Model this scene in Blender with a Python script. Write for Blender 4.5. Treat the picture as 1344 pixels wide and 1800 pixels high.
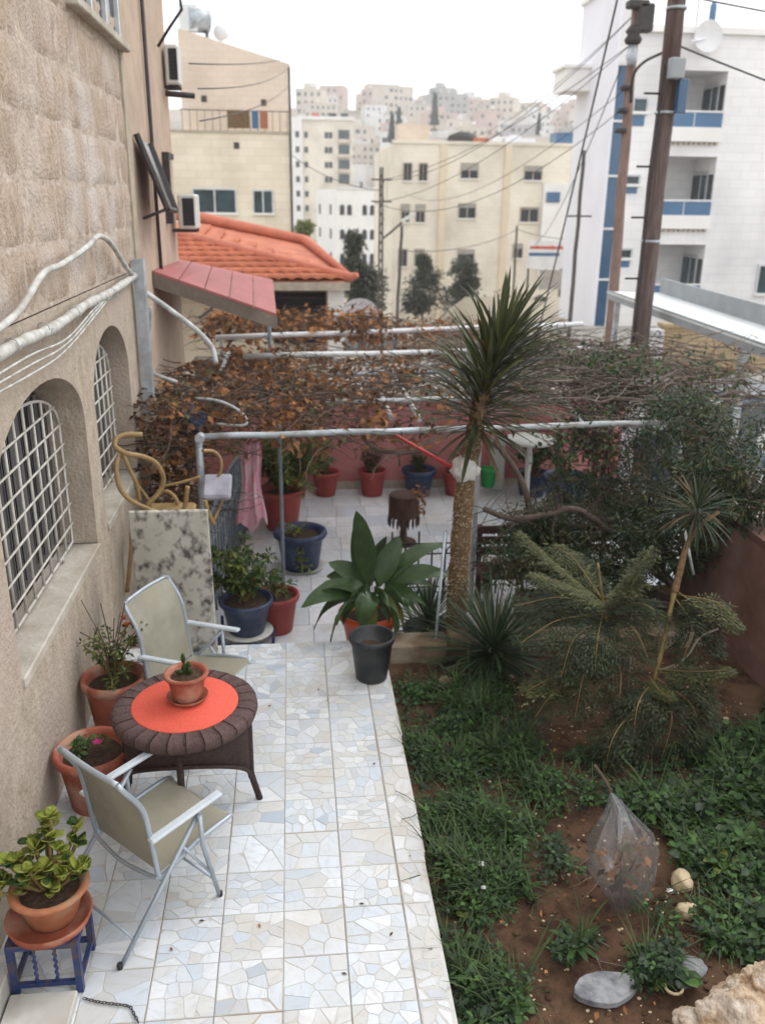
import bpy, bmesh, math, random
from math import sin, cos, pi, radians, sqrt, atan2, hypot, exp
from mathutils import Vector, Matrix, noise
from mathutils.geometry import tessellate_polygon
for _o in list(bpy.data.objects): bpy.data.objects.remove(_o)
S = bpy.context.scene
COL = S.collection
V = Vector
# ---------------------------------------------------------------- camera
CAM_H = 3.6
RIGHT = V((.994977, -.099335, .012340)); DOWN = V((-.021868, -.336008, -.941605)); FWD = V((.097681, .936606, -.336492))
cd = bpy.data.cameras.new('camera'); cam = bpy.data.objects.new('camera', cd); COL.objects.link(cam)
mw = Matrix.Identity(4)
for i in range(3):
    mw[i][0] = RIGHT[i]; mw[i][1] = -DOWN[i]; mw[i][2] = -FWD[i]
mw[2][3] = CAM_H
cam.matrix_world = mw
cd.sensor_fit = 'VERTICAL'; cd.sensor_height = 24; cd.lens = 24*1527/1800
cd.clip_start = .05; cd.clip_end = 6000
cd.dof.use_dof = True; cd.dof.focus_distance = 4.6; cd.dof.aperture_fstop = 1.25
S.camera = cam
# ---------------------------------------------------------------- world, sun, exposure
wd = bpy.data.worlds.new('World'); S.world = wd; wd.use_nodes = True
nt = wd.node_tree; nt.nodes.clear()
sky = nt.nodes.new('ShaderNodeTexSky'); sky.sky_type = 'NISHITA'; sky.sun_disc = False
SUN_EL, SUN_AZ = radians(48), radians(60)
sky.sun_elevation = SUN_EL; sky.sun_rotation = SUN_AZ
hs = nt.nodes.new('ShaderNodeHueSaturation'); hs.inputs['Saturation'].default_value = .12
mx = nt.nodes.new('ShaderNodeMix'); mx.data_type = 'RGBA'; mx.inputs[0].default_value = .8
mx.inputs[7].default_value = (15.8, 16.1, 16.4, 1)
bg = nt.nodes.new('ShaderNodeBackground'); bg.inputs[1].default_value = .1
ow = nt.nodes.new('ShaderNodeOutputWorld')
nt.links.new(sky.outputs[0], hs.inputs['Color']); nt.links.new(hs.outputs[0], mx.inputs[6])
nt.links.new(mx.outputs[2], bg.inputs[0]); nt.links.new(bg.outputs[0], ow.inputs[0])
sd = bpy.data.lights.new('sun', 'SUN'); sd.energy = 1.0; sd.angle = radians(25); sd.color = (1, .98, .94)
so = bpy.data.objects.new('sun', sd); COL.objects.link(so)
sdir = V((sin(SUN_AZ)*cos(SUN_EL), cos(SUN_AZ)*cos(SUN_EL), sin(SUN_EL)))
so.rotation_euler = sdir.to_track_quat('Z', 'Y').to_euler(); so.location = (0, 0, 60)
S.view_settings.view_transform = 'Standard'; S.view_settings.look = 'None'
S.view_settings.exposure = .42; S.view_settings.gamma = 1; S.view_settings.use_curve_mapping = False
try:
    S.cycles.use_denoising = True; S.cycles.max_bounces = 8; S.cycles.transparent_max_bounces = 12
    S.cycles.volume_bounces = 0
except Exception: pass
rnd = random.Random(7)
U = rnd.uniform
# ---------------------------------------------------------------- helpers
def W(u, v, x=None, y=None, z=None):
    """a photo pixel carried along its ray to a real plane"""
    d = RIGHT*((u-672)/1527) + DOWN*((v-900)/1527) + FWD
    t = (x/d.x) if x is not None else (y/d.y) if y is not None else ((z-CAM_H)/d.z)
    return V((0, 0, CAM_H)) + d*t
class MB:
    def __init__(s): s.v = []; s.f = []; s.m = []; s.sm = []; s.cur = 0; s.smooth = False
    def add(s, vs, fs, smooth=None):
        n = len(s.v); s.v += [tuple(p) for p in vs]
        for f in fs:
            s.f.append([i+n for i in f]); s.m.append(s.cur); s.sm.append(s.smooth if smooth is None else smooth)
        return s
    def box(s, c, d, rz=0, rx=0, ry=0, taper=1):
        hx, hy, hz = d[0]/2, d[1]/2, d[2]/2
        R = Matrix.Rotation(rz, 3, 'Z') @ Matrix.Rotation(ry, 3, 'Y') @ Matrix.Rotation(rx, 3, 'X')
        vs = [V(c) + R @ V((x*hx*(taper if z > 0 else 1), y*hy*(taper if z > 0 else 1), z*hz)) for z in (-1, 1) for y in (-1, 1) for x in (-1, 1)]
        return s.add(vs, [(0, 2, 3, 1), (4, 5, 7, 6), (0, 1, 5, 4), (2, 6, 7, 3), (0, 4, 6, 2), (1, 3, 7, 5)])
    def bx(s, x0, x1, y0, y1, z0, z1):
        return s.box(((x0+x1)/2, (y0+y1)/2, (z0+z1)/2), (x1-x0, y1-y0, z1-z0))
    def cbox(s, c, d, b=.01, rz=0, rx=0, ry=0):
        """box with chamfered vertical and top edges"""
        hx, hy, hz = d[0]/2, d[1]/2, d[2]/2
        b = min(b, hx*.9, hy*.9, hz*.9)
        R = Matrix.Rotation(rz, 3, 'Z') @ Matrix.Rotation(ry, 3, 'Y') @ Matrix.Rotation(rx, 3, 'X')
        def ring(x, y, z, k):
            return [(x-k, -y, z), (x, -y+k, z), (x, y-k, z), (x-k, y, z), (-x+k, y, z), (-x, y-k, z), (-x, -y+k, z), (-x+k, -y, z)]
        vs = ring(hx-b, hy-b, -hz, b*.5) + ring(hx, hy, -hz+b, b) + ring(hx, hy, hz-b, b) + ring(hx-b, hy-b, hz, b*.5)
        vs = [V(c) + R @ V(p) for p in vs]
        fs = [tuple(range(7, -1, -1)), tuple(range(24, 32))]
        for k in range(3):
            for i in range(8):
                j = (i+1) % 8
                fs.append((k*8+i, k*8+j, k*8+8+j, k*8+8+i))
        return s.add(vs, fs)
    def tube(s, pts, r, n=8, caps=True, smooth=True):
        pts = [V(p) for p in pts]; m = len(pts)
        rs = r if isinstance(r, (list, tuple)) else [r]*m
        vs = []; ref = None
        for i, p in enumerate(pts):
            t = (pts[min(i+1, m-1)] - pts[max(i-1, 0)])
            if t.length < 1e-9: t = V((0, 0, 1))
            t.normalize()
            if ref is None:
                ref = t.cross(V((0, 0, 1)))
                if ref.length < .1: ref = t.cross(V((1, 0, 0)))
            ref = (ref - t*ref.dot(t))
            if ref.length < 1e-6: ref = t.orthogonal()
            ref.normalize(); b = t.cross(ref)
            for k in range(n):
                a = 2*pi*k/n
                vs.append(p + (ref*cos(a) + b*sin(a))*rs[i])
        fs = []
        for i in range(m-1):
            for k in range(n):
                k2 = (k+1) % n
                fs.append((i*n+k, i*n+k2, (i+1)*n+k2, (i+1)*n+k))
        s.add(vs, fs, smooth)
        if caps and n > 2:
            q = len(s.v) - n*m
            s.f.append([q+k for k in range(n-1, -1, -1)]); s.m.append(s.cur); s.sm.append(False)
            s.f.append([q+(m-1)*n+k for k in range(n)]); s.m.append(s.cur); s.sm.append(False)
        return s
    def lathe(s, prof, n=24, c=(0, 0, 0), smooth=True, wob=0, sx=1, sy=1):
        c = V(c); vs = []
        for (r, z) in prof:
            for k in range(n):
                a = 2*pi*k/n; q = r*(1+wob*sin(3*a+z*9))
                vs.append(c + V((q*cos(a)*sx, q*sin(a)*sy, z)))
        fs = []
        for i in range(len(prof)-1):
            for k in range(n):
                k2 = (k+1) % n
                fs.append((i*n+k, i*n+k2, (i+1)*n+k2, (i+1)*n+k))
        s.add(vs, fs, smooth)
        q = len(s.v) - len(vs)
        if prof[0][0] > 1e-4: s.f.append([q+k for k in range(n-1, -1, -1)]); s.m.append(s.cur); s.sm.append(False)
        e = q+(len(prof)-1)*n
        if prof[-1][0] > 1e-4: s.f.append([e+k for k in range(n)]); s.m.append(s.cur); s.sm.append(False)
        return s
    def prism(s, poly, z0, z1, inset=0):
        n = len(poly); cx = sum(p[0] for p in poly)/n; cy = sum(p[1] for p in poly)/n
        top = [(cx+(p[0]-cx)*(1-inset), cy+(p[1]-cy)*(1-inset), z1) for p in poly]
        s.add([(p[0], p[1], z0) for p in poly] + top, [tuple(range(n, 2*n))] + [(i, (i+1) % n, n+(i+1) % n, n+i) for i in range(n)])
        return s
    def quad(s, a, b, c, d, smooth=None): return s.add([a, b, c, d], [(0, 1, 2, 3)], smooth)
    def blob(s, c, r, sub=2, amp=.25, fr=1.5, seed=0, sc=(1, 1, 1), smooth=True):
        bm = bmesh.new(); bmesh.ops.create_icosphere(bm, subdivisions=sub, radius=1)
        sv = V((seed*3.1, seed*1.7, seed*.9)); vs = []
        for q in bm.verts:
            k = 1 + amp*noise.noise(q.co*fr+sv) + amp*.5*noise.noise(q.co*fr*2.7+sv)
            vs.append(V(c) + V((q.co.x*sc[0], q.co.y*sc[1], q.co.z*sc[2]))*r*k)
        fs = [tuple(q.index for q in f.verts) for f in bm.faces]; bm.free()
        return s.add(vs, fs, smooth)
    def leaf(s, p, d, L, w, bend=0, up=V((0, 0, 1)), segs=3, fold=.25, tip=.0, base=.25, smooth=True, pet=0, twist=0):
        """leaf blade: a folded strip that tapers and droops"""
        p = V(p); d = V(d).normalized(); side = d.cross(up)
        if side.length < .05: side = d.cross(V((1, .3, 0)))
        side.normalize(); nrm = side.cross(d).normalized()
        vs = []; q = p.copy(); dd = d.copy()
        for i in range(segs+1):
            t = i/segs
            ww = w*.5*(base + (1-base)*sin(min(1, t*1.9)*pi/2)) * (1 if t < .5 else sqrt(max(0, 1-((t-.5)/.5)**2)) * (1-tip)+tip*0)
            if pet: k_ = max(0, min(1, (t-pet)/(.45-pet))); ww = w*.5*max(.05, sin(pi*min(1, max(0, (t-pet)/(1-pet))**.9))**.6)
            if i == segs: ww = w*.02
            if twist: side = (side + nrm*twist/segs).normalized(); nrm = side.cross(dd if i else d).normalized()
            vs += [q - side*ww + nrm*fold*ww, q.copy(), q + side*ww + nrm*fold*ww]
            dd = (dd - V((0, 0, 1))*bend/segs).normalized(); nrm = side.cross(dd).normalized()
            q = q + dd*(L/segs)
        fs = []
        for i in range(segs):
            a = i*3; fs += [(a, a+1, a+4, a+3), (a+1, a+2, a+5, a+4)]
        return s.add(vs, fs, smooth)
    def lf(s, p, d, L, w, up):
        """tiny leaf: a folded diamond"""
        side = d.cross(up)
        if side.length < .05: side = d.orthogonal()
        side = side.normalized()*w*.5
        m = p + d*L*.45
        return s.add([p, m+side, p+d*L, m-side], [(0, 1, 2), (0, 2, 3)], False)
    def mesh(s, name, mats, off=V((0, 0, 0))):
        me = bpy.data.meshes.new(name)
        me.from_pydata([(a-off.x, b-off.y, c-off.z) for (a, b, c) in s.v], [], s.f)
        for m in (mats if isinstance(mats, (list, tuple)) else [mats]): me.materials.append(m)
        me.polygons.foreach_set('material_index', s.m); me.polygons.foreach_set('use_smooth', s.sm)
        me.update(); return me
def worldloc(o):
    p = V((0, 0, 0))
    while o: p += o.location; o = o.parent
    return p
def tag(o, label=None, cat=None, group=None, kind=None):
    if label: o['label'] = label
    if cat: o['category'] = cat
    if group: o['group'] = group
    if kind: o['kind'] = kind
    return o
def thing(name, label, cat, loc=(0, 0, 0), rz=0, group=None):
    o = bpy.data.objects.new(name, None); COL.objects.link(o); o.empty_display_size = .1
    o.location = loc; o.rotation_euler = (0, 0, rz)
    return tag(o, label, cat, group)
def put(name, mb, mats, parent=None, kind=None, label=None):
    """a part; its coordinates are local to the parent"""
    o = bpy.data.objects.new(name, mb if isinstance(mb, bpy.types.Mesh) else mb.mesh(name, mats)); COL.objects.link(o)
    o.parent = parent
    return tag(o, label, None, None, kind)
def putw(name, mb, mats, parent=None, kind=None, label=None, cat=None, group=None):
    """the same with coordinates given in the world; a thing of one mesh gets its origin at its base"""
    if parent is not None: off = worldloc(parent); loc = V((0, 0, 0))
    else:
        xs = [p[0] for p in mb.v]; ys = [p[1] for p in mb.v]; zs = [p[2] for p in mb.v]
        off = V(((min(xs)+max(xs))/2, (min(ys)+max(ys))/2, min(zs))); loc = off
    o = bpy.data.objects.new(name, mb.mesh(name, mats, off)); COL.objects.link(o)
    o.parent = parent; o.location = loc
    return tag(o, label, cat, group, kind)
def copy_tree(o, parent=None):
    c = o.copy(); COL.objects.link(c); c.parent = parent
    for ch in list(o.children): copy_tree(ch, c)
    return c
def again(o, loc, rz=0, label=None, sc=1):
    c = copy_tree(o); c.location = loc; c.rotation_euler = (0, 0, rz)
    if sc != 1: c.scale = (sc, sc, sc)
    if label: c['label'] = label
    return c
# ---------------------------------------------------------------- materials
def mat(name, c1, c2=None, scale=6, rough=.75, bump=.0, bscale=None, spec=.35, detail=5, c3=None, s3=1.2, metal=0, alpha=1, trans=0, isl=0, fac=(.35, .65), coat=0, stretch=None):
    m = bpy.data.materials.new(name); m.use_nodes = True; n = m.node_tree; b = n.nodes['Principled BSDF']
    L = n.links.new
    b.inputs['Roughness'].default_value = rough; b.inputs['Specular IOR Level'].default_value = spec; b.inputs['Metallic'].default_value = metal
    geo = n.nodes.new('ShaderNodeNewGeometry'); pos = geo.outputs['Position']
    if stretch:
        vm = n.nodes.new('ShaderNodeVectorMath'); vm.operation = 'MULTIPLY'; vm.inputs[1].default_value = stretch; L(pos, vm.inputs[0]); pos = vm.outputs[0]
    c1 = tuple(c1)+(1,); c2 = tuple(c2)+(1,) if c2 else tuple(x*.75 for x in c1[:3])+(1,)
    t = n.nodes.new('ShaderNodeTexNoise'); t.inputs['Scale'].default_value = scale; t.inputs['Detail'].default_value = detail; t.inputs['Roughness'].default_value = .65
    L(pos, t.inputs['Vector'])
    r = n.nodes.new('ShaderNodeValToRGB'); r.color_ramp.elements[0].position = fac[0]; r.color_ramp.elements[1].position = fac[1]
    r.color_ramp.elements[0].color = c2; r.color_ramp.elements[1].color = c1
    L(t.outputs['Fac'], r.inputs[0]); out = r.outputs[0]
    if c3:
        t3 = n.nodes.new('ShaderNodeTexNoise'); t3.inputs['Scale'].default_value = s3; t3.inputs['Detail'].default_value = 4; L(pos, t3.inputs['Vector'])
        r3 = n.nodes.new('ShaderNodeValToRGB'); r3.color_ramp.elements[0].position = .48; r3.color_ramp.elements[1].position = .68
        r3.color_ramp.elements[0].color = (0, 0, 0, 1); r3.color_ramp.elements[1].color = (1, 1, 1, 1); L(t3.outputs['Fac'], r3.inputs[0])
        k = n.nodes.new('ShaderNodeMix'); k.data_type = 'RGBA'; L(r3.outputs[0], k.inputs[0]); L(out, k.inputs[6]); k.inputs[7].default_value = tuple(c3)+(1,); out = k.outputs[2]
    if isl:
        oi = n.nodes.new('ShaderNodeObjectInfo'); ad = n.nodes.new('ShaderNodeMath'); ad.operation = 'ADD'
        fr = n.nodes.new('ShaderNodeMath'); fr.operation = 'FRACT'
        L(oi.outputs['Random'], ad.inputs[0]); L(geo.outputs['Random Per Island'], ad.inputs[1]); L(ad.outputs[0], fr.inputs[0])
        mr = n.nodes.new('ShaderNodeMapRange'); mr.inputs[3].default_value = 1-isl; mr.inputs[4].default_value = 1+isl; L(fr.outputs[0], mr.inputs[0])
        k = n.nodes.new('ShaderNodeVectorMath'); k.operation = 'SCALE'; L(out, k.inputs[0]); L(mr.outputs[0], k.inputs['Scale']); out = k.outputs[0]
    L(out, b.inputs['Base Color'])
    if bump:
        bt = n.nodes.new('ShaderNodeTexNoise'); bt.inputs['Scale'].default_value = bscale or scale*4; bt.inputs['Detail'].default_value = 6; L(geo.outputs['Position'], bt.inputs['Vector'])
        bp = n.nodes.new('ShaderNodeBump'); bp.inputs['Strength'].default_value = min(1, bump); bp.inputs['Distance'].default_value = .02*max(1, bump); L(bt.outputs['Fac'], bp.inputs['Height']); L(bp.outputs[0], b.inputs['Normal'])
    if alpha < 1: b.inputs['Alpha'].default_value = alpha
    if trans: b.inputs['Transmission Weight'].default_value = trans
    if coat: b.inputs['Coat Weight'].default_value = coat
    return m
def courses(name, c1, c2, bw, bh, mortar, axis='xz', msize=.012, rough=.85, dirt=None, bump=.3):
    """stone facing too far away to build block by block"""
    m = bpy.data.materials.new(name); m.use_nodes = True; n = m.node_tree; b = n.nodes['Principled BSDF']; L = n.links.new
    b.inputs['Roughness'].default_value = rough; b.inputs['Specular IOR Level'].default_value = .2
    geo = n.nodes.new('ShaderNodeNewGeometry'); sp = n.nodes.new('ShaderNodeSeparateXYZ'); L(geo.outputs['Position'], sp.inputs[0])
    ad = n.nodes.new('ShaderNodeMath'); ad.operation = 'ADD'; L(sp.outputs[0], ad.inputs[0]); L(sp.outputs[1], ad.inputs[1])
    cb = n.nodes.new('ShaderNodeCombineXYZ'); L(ad.outputs[0], cb.inputs[0]); L(sp.outputs[2], cb.inputs[1])
    br = n.nodes.new('ShaderNodeTexBrick'); L(cb.outputs[0], br.inputs['Vector'])
    br.inputs['Color1'].default_value = tuple(c1)+(1,); br.inputs['Color2'].default_value = tuple(c2)+(1,); br.inputs['Mortar'].default_value = tuple(mortar)+(1,)
    br.inputs['Scale'].default_value = 1; br.inputs['Mortar Size'].default_value = msize; br.inputs['Brick Width'].default_value = bw; br.inputs['Row Height'].default_value = bh
    t = n.nodes.new('ShaderNodeTexNoise'); t.inputs['Scale'].default_value = .35; t.inputs['Detail'].default_value = 6; L(geo.outputs['Position'], t.inputs['Vector'])
    r = n.nodes.new('ShaderNodeValToRGB'); r.color_ramp.elements[0].position = .4; r.color_ramp.elements[1].position = .7
    d = dirt or tuple(x*.8 for x in c2); r.color_ramp.elements[0].color = (1, 1, 1, 1); r.color_ramp.elements[1].color = tuple(min(1, a/max(.01, q)) for a, q in zip(d, c1))+(1,)
    L(t.outputs['Fac'], r.inputs[0])
    k = n.nodes.new('ShaderNodeMix'); k.data_type = 'RGBA'; k.blend_type = 'MULTIPLY'; k.inputs[0].default_value = 1; L(br.outputs['Color'], k.inputs[6]); L(r.outputs[0], k.inputs[7])
    L(k.outputs[2], b.inputs['Base Color'])
    return m
def marble(name, cols, vein, vscale=9, rough=.35, dirt=(.45, .38, .27)):
    """polished stone pieces: a colour per piece, veins across it, grime in patches"""
    m = bpy.data.materials.new(name); m.use_nodes = True; n = m.node_tree; b = n.nodes['Principled BSDF']; L = n.links.new
    b.inputs['Roughness'].default_value = rough; b.inputs['Specular IOR Level'].default_value = .3
    geo = n.nodes.new('ShaderNodeNewGeometry'); oi = n.nodes.new('ShaderNodeObjectInfo')
    ad = n.nodes.new('ShaderNodeMath'); ad.operation = 'ADD'; fr = n.nodes.new('ShaderNodeMath'); fr.operation = 'FRACT'
    L(oi.outputs['Random'], ad.inputs[0]); L(geo.outputs['Random Per Island'], ad.inputs[1]); L(ad.outputs[0], fr.inputs[0])
    r = n.nodes.new('ShaderNodeValToRGB'); r.color_ramp.interpolation = 'CONSTANT'
    el = r.color_ramp.elements
    while len(el) < len(cols): el.new(.5)
    for i, c in enumerate(cols): el[i].position = i/len(cols); el[i].color = tuple(c)+(1,)
    L(fr.outputs[0], r.inputs[0])
    # direction of the veins turns with the piece
    rot = n.nodes.new('ShaderNodeVectorRotate'); rot.rotation_type = 'Z_AXIS'; an = n.nodes.new('ShaderNodeMath'); an.operation = 'MULTIPLY'; an.inputs[1].default_value = 40
    L(fr.outputs[0], an.inputs[0]); L(geo.outputs['Position'], rot.inputs['Vector']); L(an.outputs[0], rot.inputs['Angle'])
    sc = n.nodes.new('ShaderNodeVectorMath'); sc.operation = 'MULTIPLY'; sc.inputs[1].default_value = (1, 4, 1); L(rot.outputs[0], sc.inputs[0])
    t = n.nodes.new('ShaderNodeTexNoise'); t.inputs['Scale'].default_value = vscale; t.inputs['Detail'].default_value = 7; t.inputs['Roughness'].default_value = .7; t.inputs['Distortion'].default_value = .6; L(sc.outputs[0], t.inputs['Vector'])
    r2 = n.nodes.new('ShaderNodeValToRGB'); r2.color_ramp.elements[0].position = .5; r2.color_ramp.elements[1].position = .72
    r2.color_ramp.elements[0].color = (0, 0, 0, 1); r2.color_ramp.elements[1].color = (.75, .75, .75, 1); L(t.outputs['Fac'], r2.inputs[0])
    k = n.nodes.new('ShaderNodeMix'); k.data_type = 'RGBA'; L(r2.outputs[0], k.inputs[0]); L(r.outputs[0], k.inputs[6]); k.inputs[7].default_value = tuple(vein)+(1,)
    t3 = n.nodes.new('ShaderNodeTexNoise'); t3.inputs['Scale'].default_value = 1.3; t3.inputs['Detail'].default_value = 8; t3.inputs['Roughness'].default_value = .75; L(geo.outputs['Position'], t3.inputs['Vector'])
    r3 = n.nodes.new('ShaderNodeValToRGB'); r3.color_ramp.elements[0].position = .42; r3.color_ramp.elements[1].position = .74
    r3.color_ramp.elements[0].color = (0, 0, 0, 1); r3.color_ramp.elements[1].color = (.72, .72, .72, 1); L(t3.outputs['Fac'], r3.inputs[0])
    k2 = n.nodes.new('ShaderNodeMix'); k2.data_type = 'RGBA'; L(r3.outputs[0], k2.inputs[0]); L(k.outputs[2], k2.inputs[6]); k2.inputs[7].default_value = tuple(dirt)+(1,)
    L(k2.outputs[2], b.inputs['Base Color'])
    return m
M = {}
M['stone'] = mat('rough_limestone', (.52, .42, .34), (.33, .255, .195), 11, .95, .9, 38, .1, c3=(.54, .48, .44), s3=1.3, isl=.05, stretch=(1, 1.2, .5), fac=(.3, .7), detail=7)
M['stone_low'] = mat('rough_limestone_plaster', (.51, .435, .355), (.34, .28, .215), 9, .95, .75, 34, .12, c3=(.44, .36, .31), s3=1.3, stretch=(1, 1, .6), fac=(.3, .7), detail=9)
M['joint'] = mat('pale_joint_mortar', (.56, .48, .41), (.40, .32, .26), 7, .95, .9, 30, .1)
M['jamb'] = mat('dressed_jamb_stone', (.46, .40, .32), (.36, .30, .23), 8, .9, .3, 40, .2)
M['sill'] = mat('grey_sill_stone', (.52, .48, .42), (.40, .36, .30), 5, .8, .3, 30, .25, c3=(.35, .30, .24), s3=3)
M['plain'] = mat('plain_pinkish_render', (.50, .39, .31), (.41, .31, .24), 3, .95, .3, 20, .15)
M['glass_dark'] = mat('dark_window_glass', (.03, .035, .045), (.015, .018, .022), 1.5, .12, spec=.5)
M['curtain'] = mat('grey_curtain', (.14, .13, .13), (.07, .065, .065), 3, .9, stretch=(1, 12, .4))
M['whitebar'] = mat('off_white_painted_bar', (.62, .60, .56), (.46, .43, .38), 9, .6, spec=.3)
M['galv'] = mat('galvanised_steel', (.50, .54, .58), (.34, .38, .42), 7, .5, metal=.35, spec=.5, c3=(.30, .30, .30), s3=5)
M['pipe_pale'] = mat('weathered_white_pipe', (.58, .60, .61), (.34, .36, .37), 8, .55, spec=.4, c3=(.3, .28, .26), s3=6)
M['cable'] = mat('white_cable_sheath', (.60, .60, .57), (.40, .39, .36), 10, .65, c3=(.34, .31, .27), s3=7)
M['black'] = mat('black_cable', (.03, .03, .035), None, 5, .6)
M['darkmetal'] = mat('dark_brown_steel', (.055, .045, .045), (.03, .025, .025), 8, .6, spec=.4)
M['grout'] = mat('cream_cement_matrix', (.57, .565, .55), (.50, .49, .47), 7, .9, .3, 60, .2, c3=(.45, .40, .33), s3=2.2)
M['chip_warm'] = marble('warm_marble_pieces', [(0.589, 0.608, 0.634), (0.551, 0.549, 0.541), (0.627, 0.647, 0.676), (0.532, 0.559, 0.603), (0.58, 0.578, 0.572), (0.684, 0.706, 0.738), (0.56, 0.568, 0.572), (0.494, 0.529, 0.582)], (.46, .46, .46), 9, .45, (.48, .42, .33))
M['chip_white'] = marble('white_marble_pieces', [(0.627, 0.67, 0.721), (0.57, 0.621, 0.69), (0.703, 0.739, 0.783), (0.608, 0.65, 0.711), (0.522, 0.581, 0.659), (0.655, 0.69, 0.731), (0.589, 0.621, 0.659)], (.44, .47, .52), 9, .45, (.52, .48, .41))
M['chip'] = marble('marble_pieces', [(0.589, 0.63, 0.68), (0.513, 0.561, 0.628), (0.636, 0.67, 0.711), (0.541, 0.591, 0.649), (0.57, 0.581, 0.577), (0.408, 0.463, 0.536), (0.608, 0.64, 0.68), (0.551, 0.571, 0.587), (0.703, 0.729, 0.762), (0.57, 0.611, 0.659), (0.494, 0.552, 0.618), (0.617, 0.64, 0.659)], (.44, .46, .50), 9, .45, (.50, .45, .37))
M['kerb'] = mat('worn_cream_kerb', (.52, .45, .34), (.34, .29, .21), 6, .9, .4, 40, .2, c3=(.26, .22, .16), s3=3)
M['bluemarble'] = marble('blue_grey_marble', [(.62, .66, .72), (.70, .72, .76), (.56, .60, .67), (.74, .75, .78), (.64, .66, .69)], (.42, .46, .52), 4, .3, (.40, .36, .30))
M['marblegrout'] = mat('grey_marble_joint', (.30, .28, .25), (.2, .19, .17), 9, .9)
M['stepstone'] = mat('white_step_marble', (.62, .61, .58), (.48, .46, .42), 3, .6, .1, 30, c3=(.40, .38, .34), s3=4)
M['soil'] = mat('red_brown_soil', (.105, .06, .038), (.045, .026, .017), 9, 1, 1, 35, .1, c3=(.15, .09, .055), s3=3.0)
M['road'] = mat('pale_concrete_ground', (.34, .32, .29), (.25, .235, .21), 1.2, .95, .2, 12, .15)
M['asphalt'] = mat('grey_asphalt', (.10, .098, .095), (.055, .053, .05), 3, .9, .2, 40)
M['hill'] = mat('dusty_hillside', (.42, .36, .28), (.32, .27, .21), .05, 1, c3=(.20, .18, .13), s3=.03)
M['pink'] = mat('salmon_pink_paint', (.57, .245, .235), (.48, .19, .185), 2.5, .8, .2, 30, .3, c3=(.34, .10, .095), s3=1.3)
M['pinkroof'] = mat('pink_sheet_paint', (.36, .105, .10), (.28, .08, .075), 2, .6, .1, 10, .4)
M['plinth'] = mat('beige_plinth', (.46, .40, .33), (.33, .28, .22), 5, .9)
M['terra'] = mat('terracotta', (.36, .10, .058), (.24, .065, .038), 7, .7, .2, 30, .3, c3=(.42, .24, .17), s3=6)
M['terraold'] = mat('weathered_terracotta', (.42, .17, .085), (.30, .105, .055), 9, .75, .2, 30, .3, c3=(.30, .20, .12), s3=7)
M['orange'] = mat('orange_plastic', (.62, .085, .022), (.50, .065, .018), 3, .45, spec=.5)
M['redpot'] = mat('red_clay_plastic', (.34, .055, .045), (.25, .04, .034), 4, .55, spec=.4)
M['bluepot'] = mat('navy_blue_plastic', (.018, .035, .10), (.012, .024, .065), 4, .45, spec=.5, c3=(.05, .07, .12), s3=7)
M['blackpot'] = mat('black_plastic', (.022, .025, .028), (.014, .016, .018), 5, .5, spec=.45, c3=(.045, .045, .043), s3=6)
M['greenp'] = mat('bright_green_plastic', (.03, .30, .07), None, 4, .5)
M['potsoil'] = mat('potting_soil', (.085, .05, .03), (.035, .022, .014), 30, 1, .8, 60)
M['bluesteel'] = mat('blue_painted_steel', (.022, .045, .15), (.015, .03, .10), 9, .5, spec=.45, c3=(.10, .06, .04), s3=14)
M['wicker'] = mat('brown_wicker', (.055, .028, .024), (.028, .014, .012), 40, .7, .6, 90, .35, isl=.12)
M['rim'] = mat('brown_wicker_rim', (.115, .07, .066), (.075, .045, .042), 45, .75, .6, 90, .3, isl=.10)
M['mat_red'] = mat('coral_red_mat', (.80, .135, .085), (.66, .09, .06), 120, .7, .5, 160, .3)
M['alu'] = mat('silver_painted_tube', (.40, .45, .50), (.32, .36, .41), 5, .4, metal=.4, spec=.5)
M['armrest'] = mat('silver_plastic_arm', (.52, .57, .61), (.44, .48, .52), 6, .45, spec=.45)
M['sling'] = mat('beige_mesh_sling', (.33, .31, .25), (.25, .235, .185), 4, .8, .3, 220, .2, detail=8, c3=(.30, .28, .21), s3=2.2)
M['slabm'] = mat('mouldy_marble_slab', (.52, .50, .44), (.42, .39, .33), 4, .8, .1, 30, .2, c3=(.10, .085, .085), s3=15, stretch=(1, 1, .8))
M['cane'] = mat('yellow_cane', (.36, .235, .10), (.22, .135, .055), 8, .5, .1, 60, .4)
M['cushion'] = mat('pale_cushion', (.40, .39, .44), (.26, .25, .29), 5, .9)
M['pinkcloth'] = mat('pink_towel', (.80, .46, .53), (.70, .30, .38), 5, .95, .3, 60, c3=(.70, .55, .55), s3=9)
M['greyiron'] = mat('grey_painted_iron', (.20, .23, .26), (.13, .15, .175), 6, .55)
M['blackiron'] = mat('black_wrought_iron', (.02, .022, .026), (.012, .013, .016), 6, .55)
M['wood'] = mat('dark_brown_wood', (.085, .035, .022), (.045, .018, .012), 9, .6, .2, 30, stretch=(1, 6, 1))
M['pole'] = mat('brown_utility_wood', (.165, .125, .115), (.085, .062, .056), 8, .9, .5, 20, .15, stretch=(4, 4, .35), c3=(.07, .04, .035), s3=1.6)
M['polebeige'] = mat('tan_utility_wood', (.27, .19, .16), (.17, .11, .09), 8, .9, .4, 20, .15, stretch=(4, 4, .3))
M['polegrey'] = mat('dark_grey_steel_pole', (.11, .095, .09), (.07, .06, .058), 4, .7)
M['white'] = mat('white_paint', (.74, .74, .75), (.64, .64, .65), 2, .55, spec=.4)
M['whiteplastic'] = mat('white_plastic', (.62, .62, .58), (.5, .5, .46), 3, .5)
M['sheet'] = mat('white_roof_sheet', (.70, .72, .72), (.60, .62, .62), 1.2, .5, spec=.4)
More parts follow.
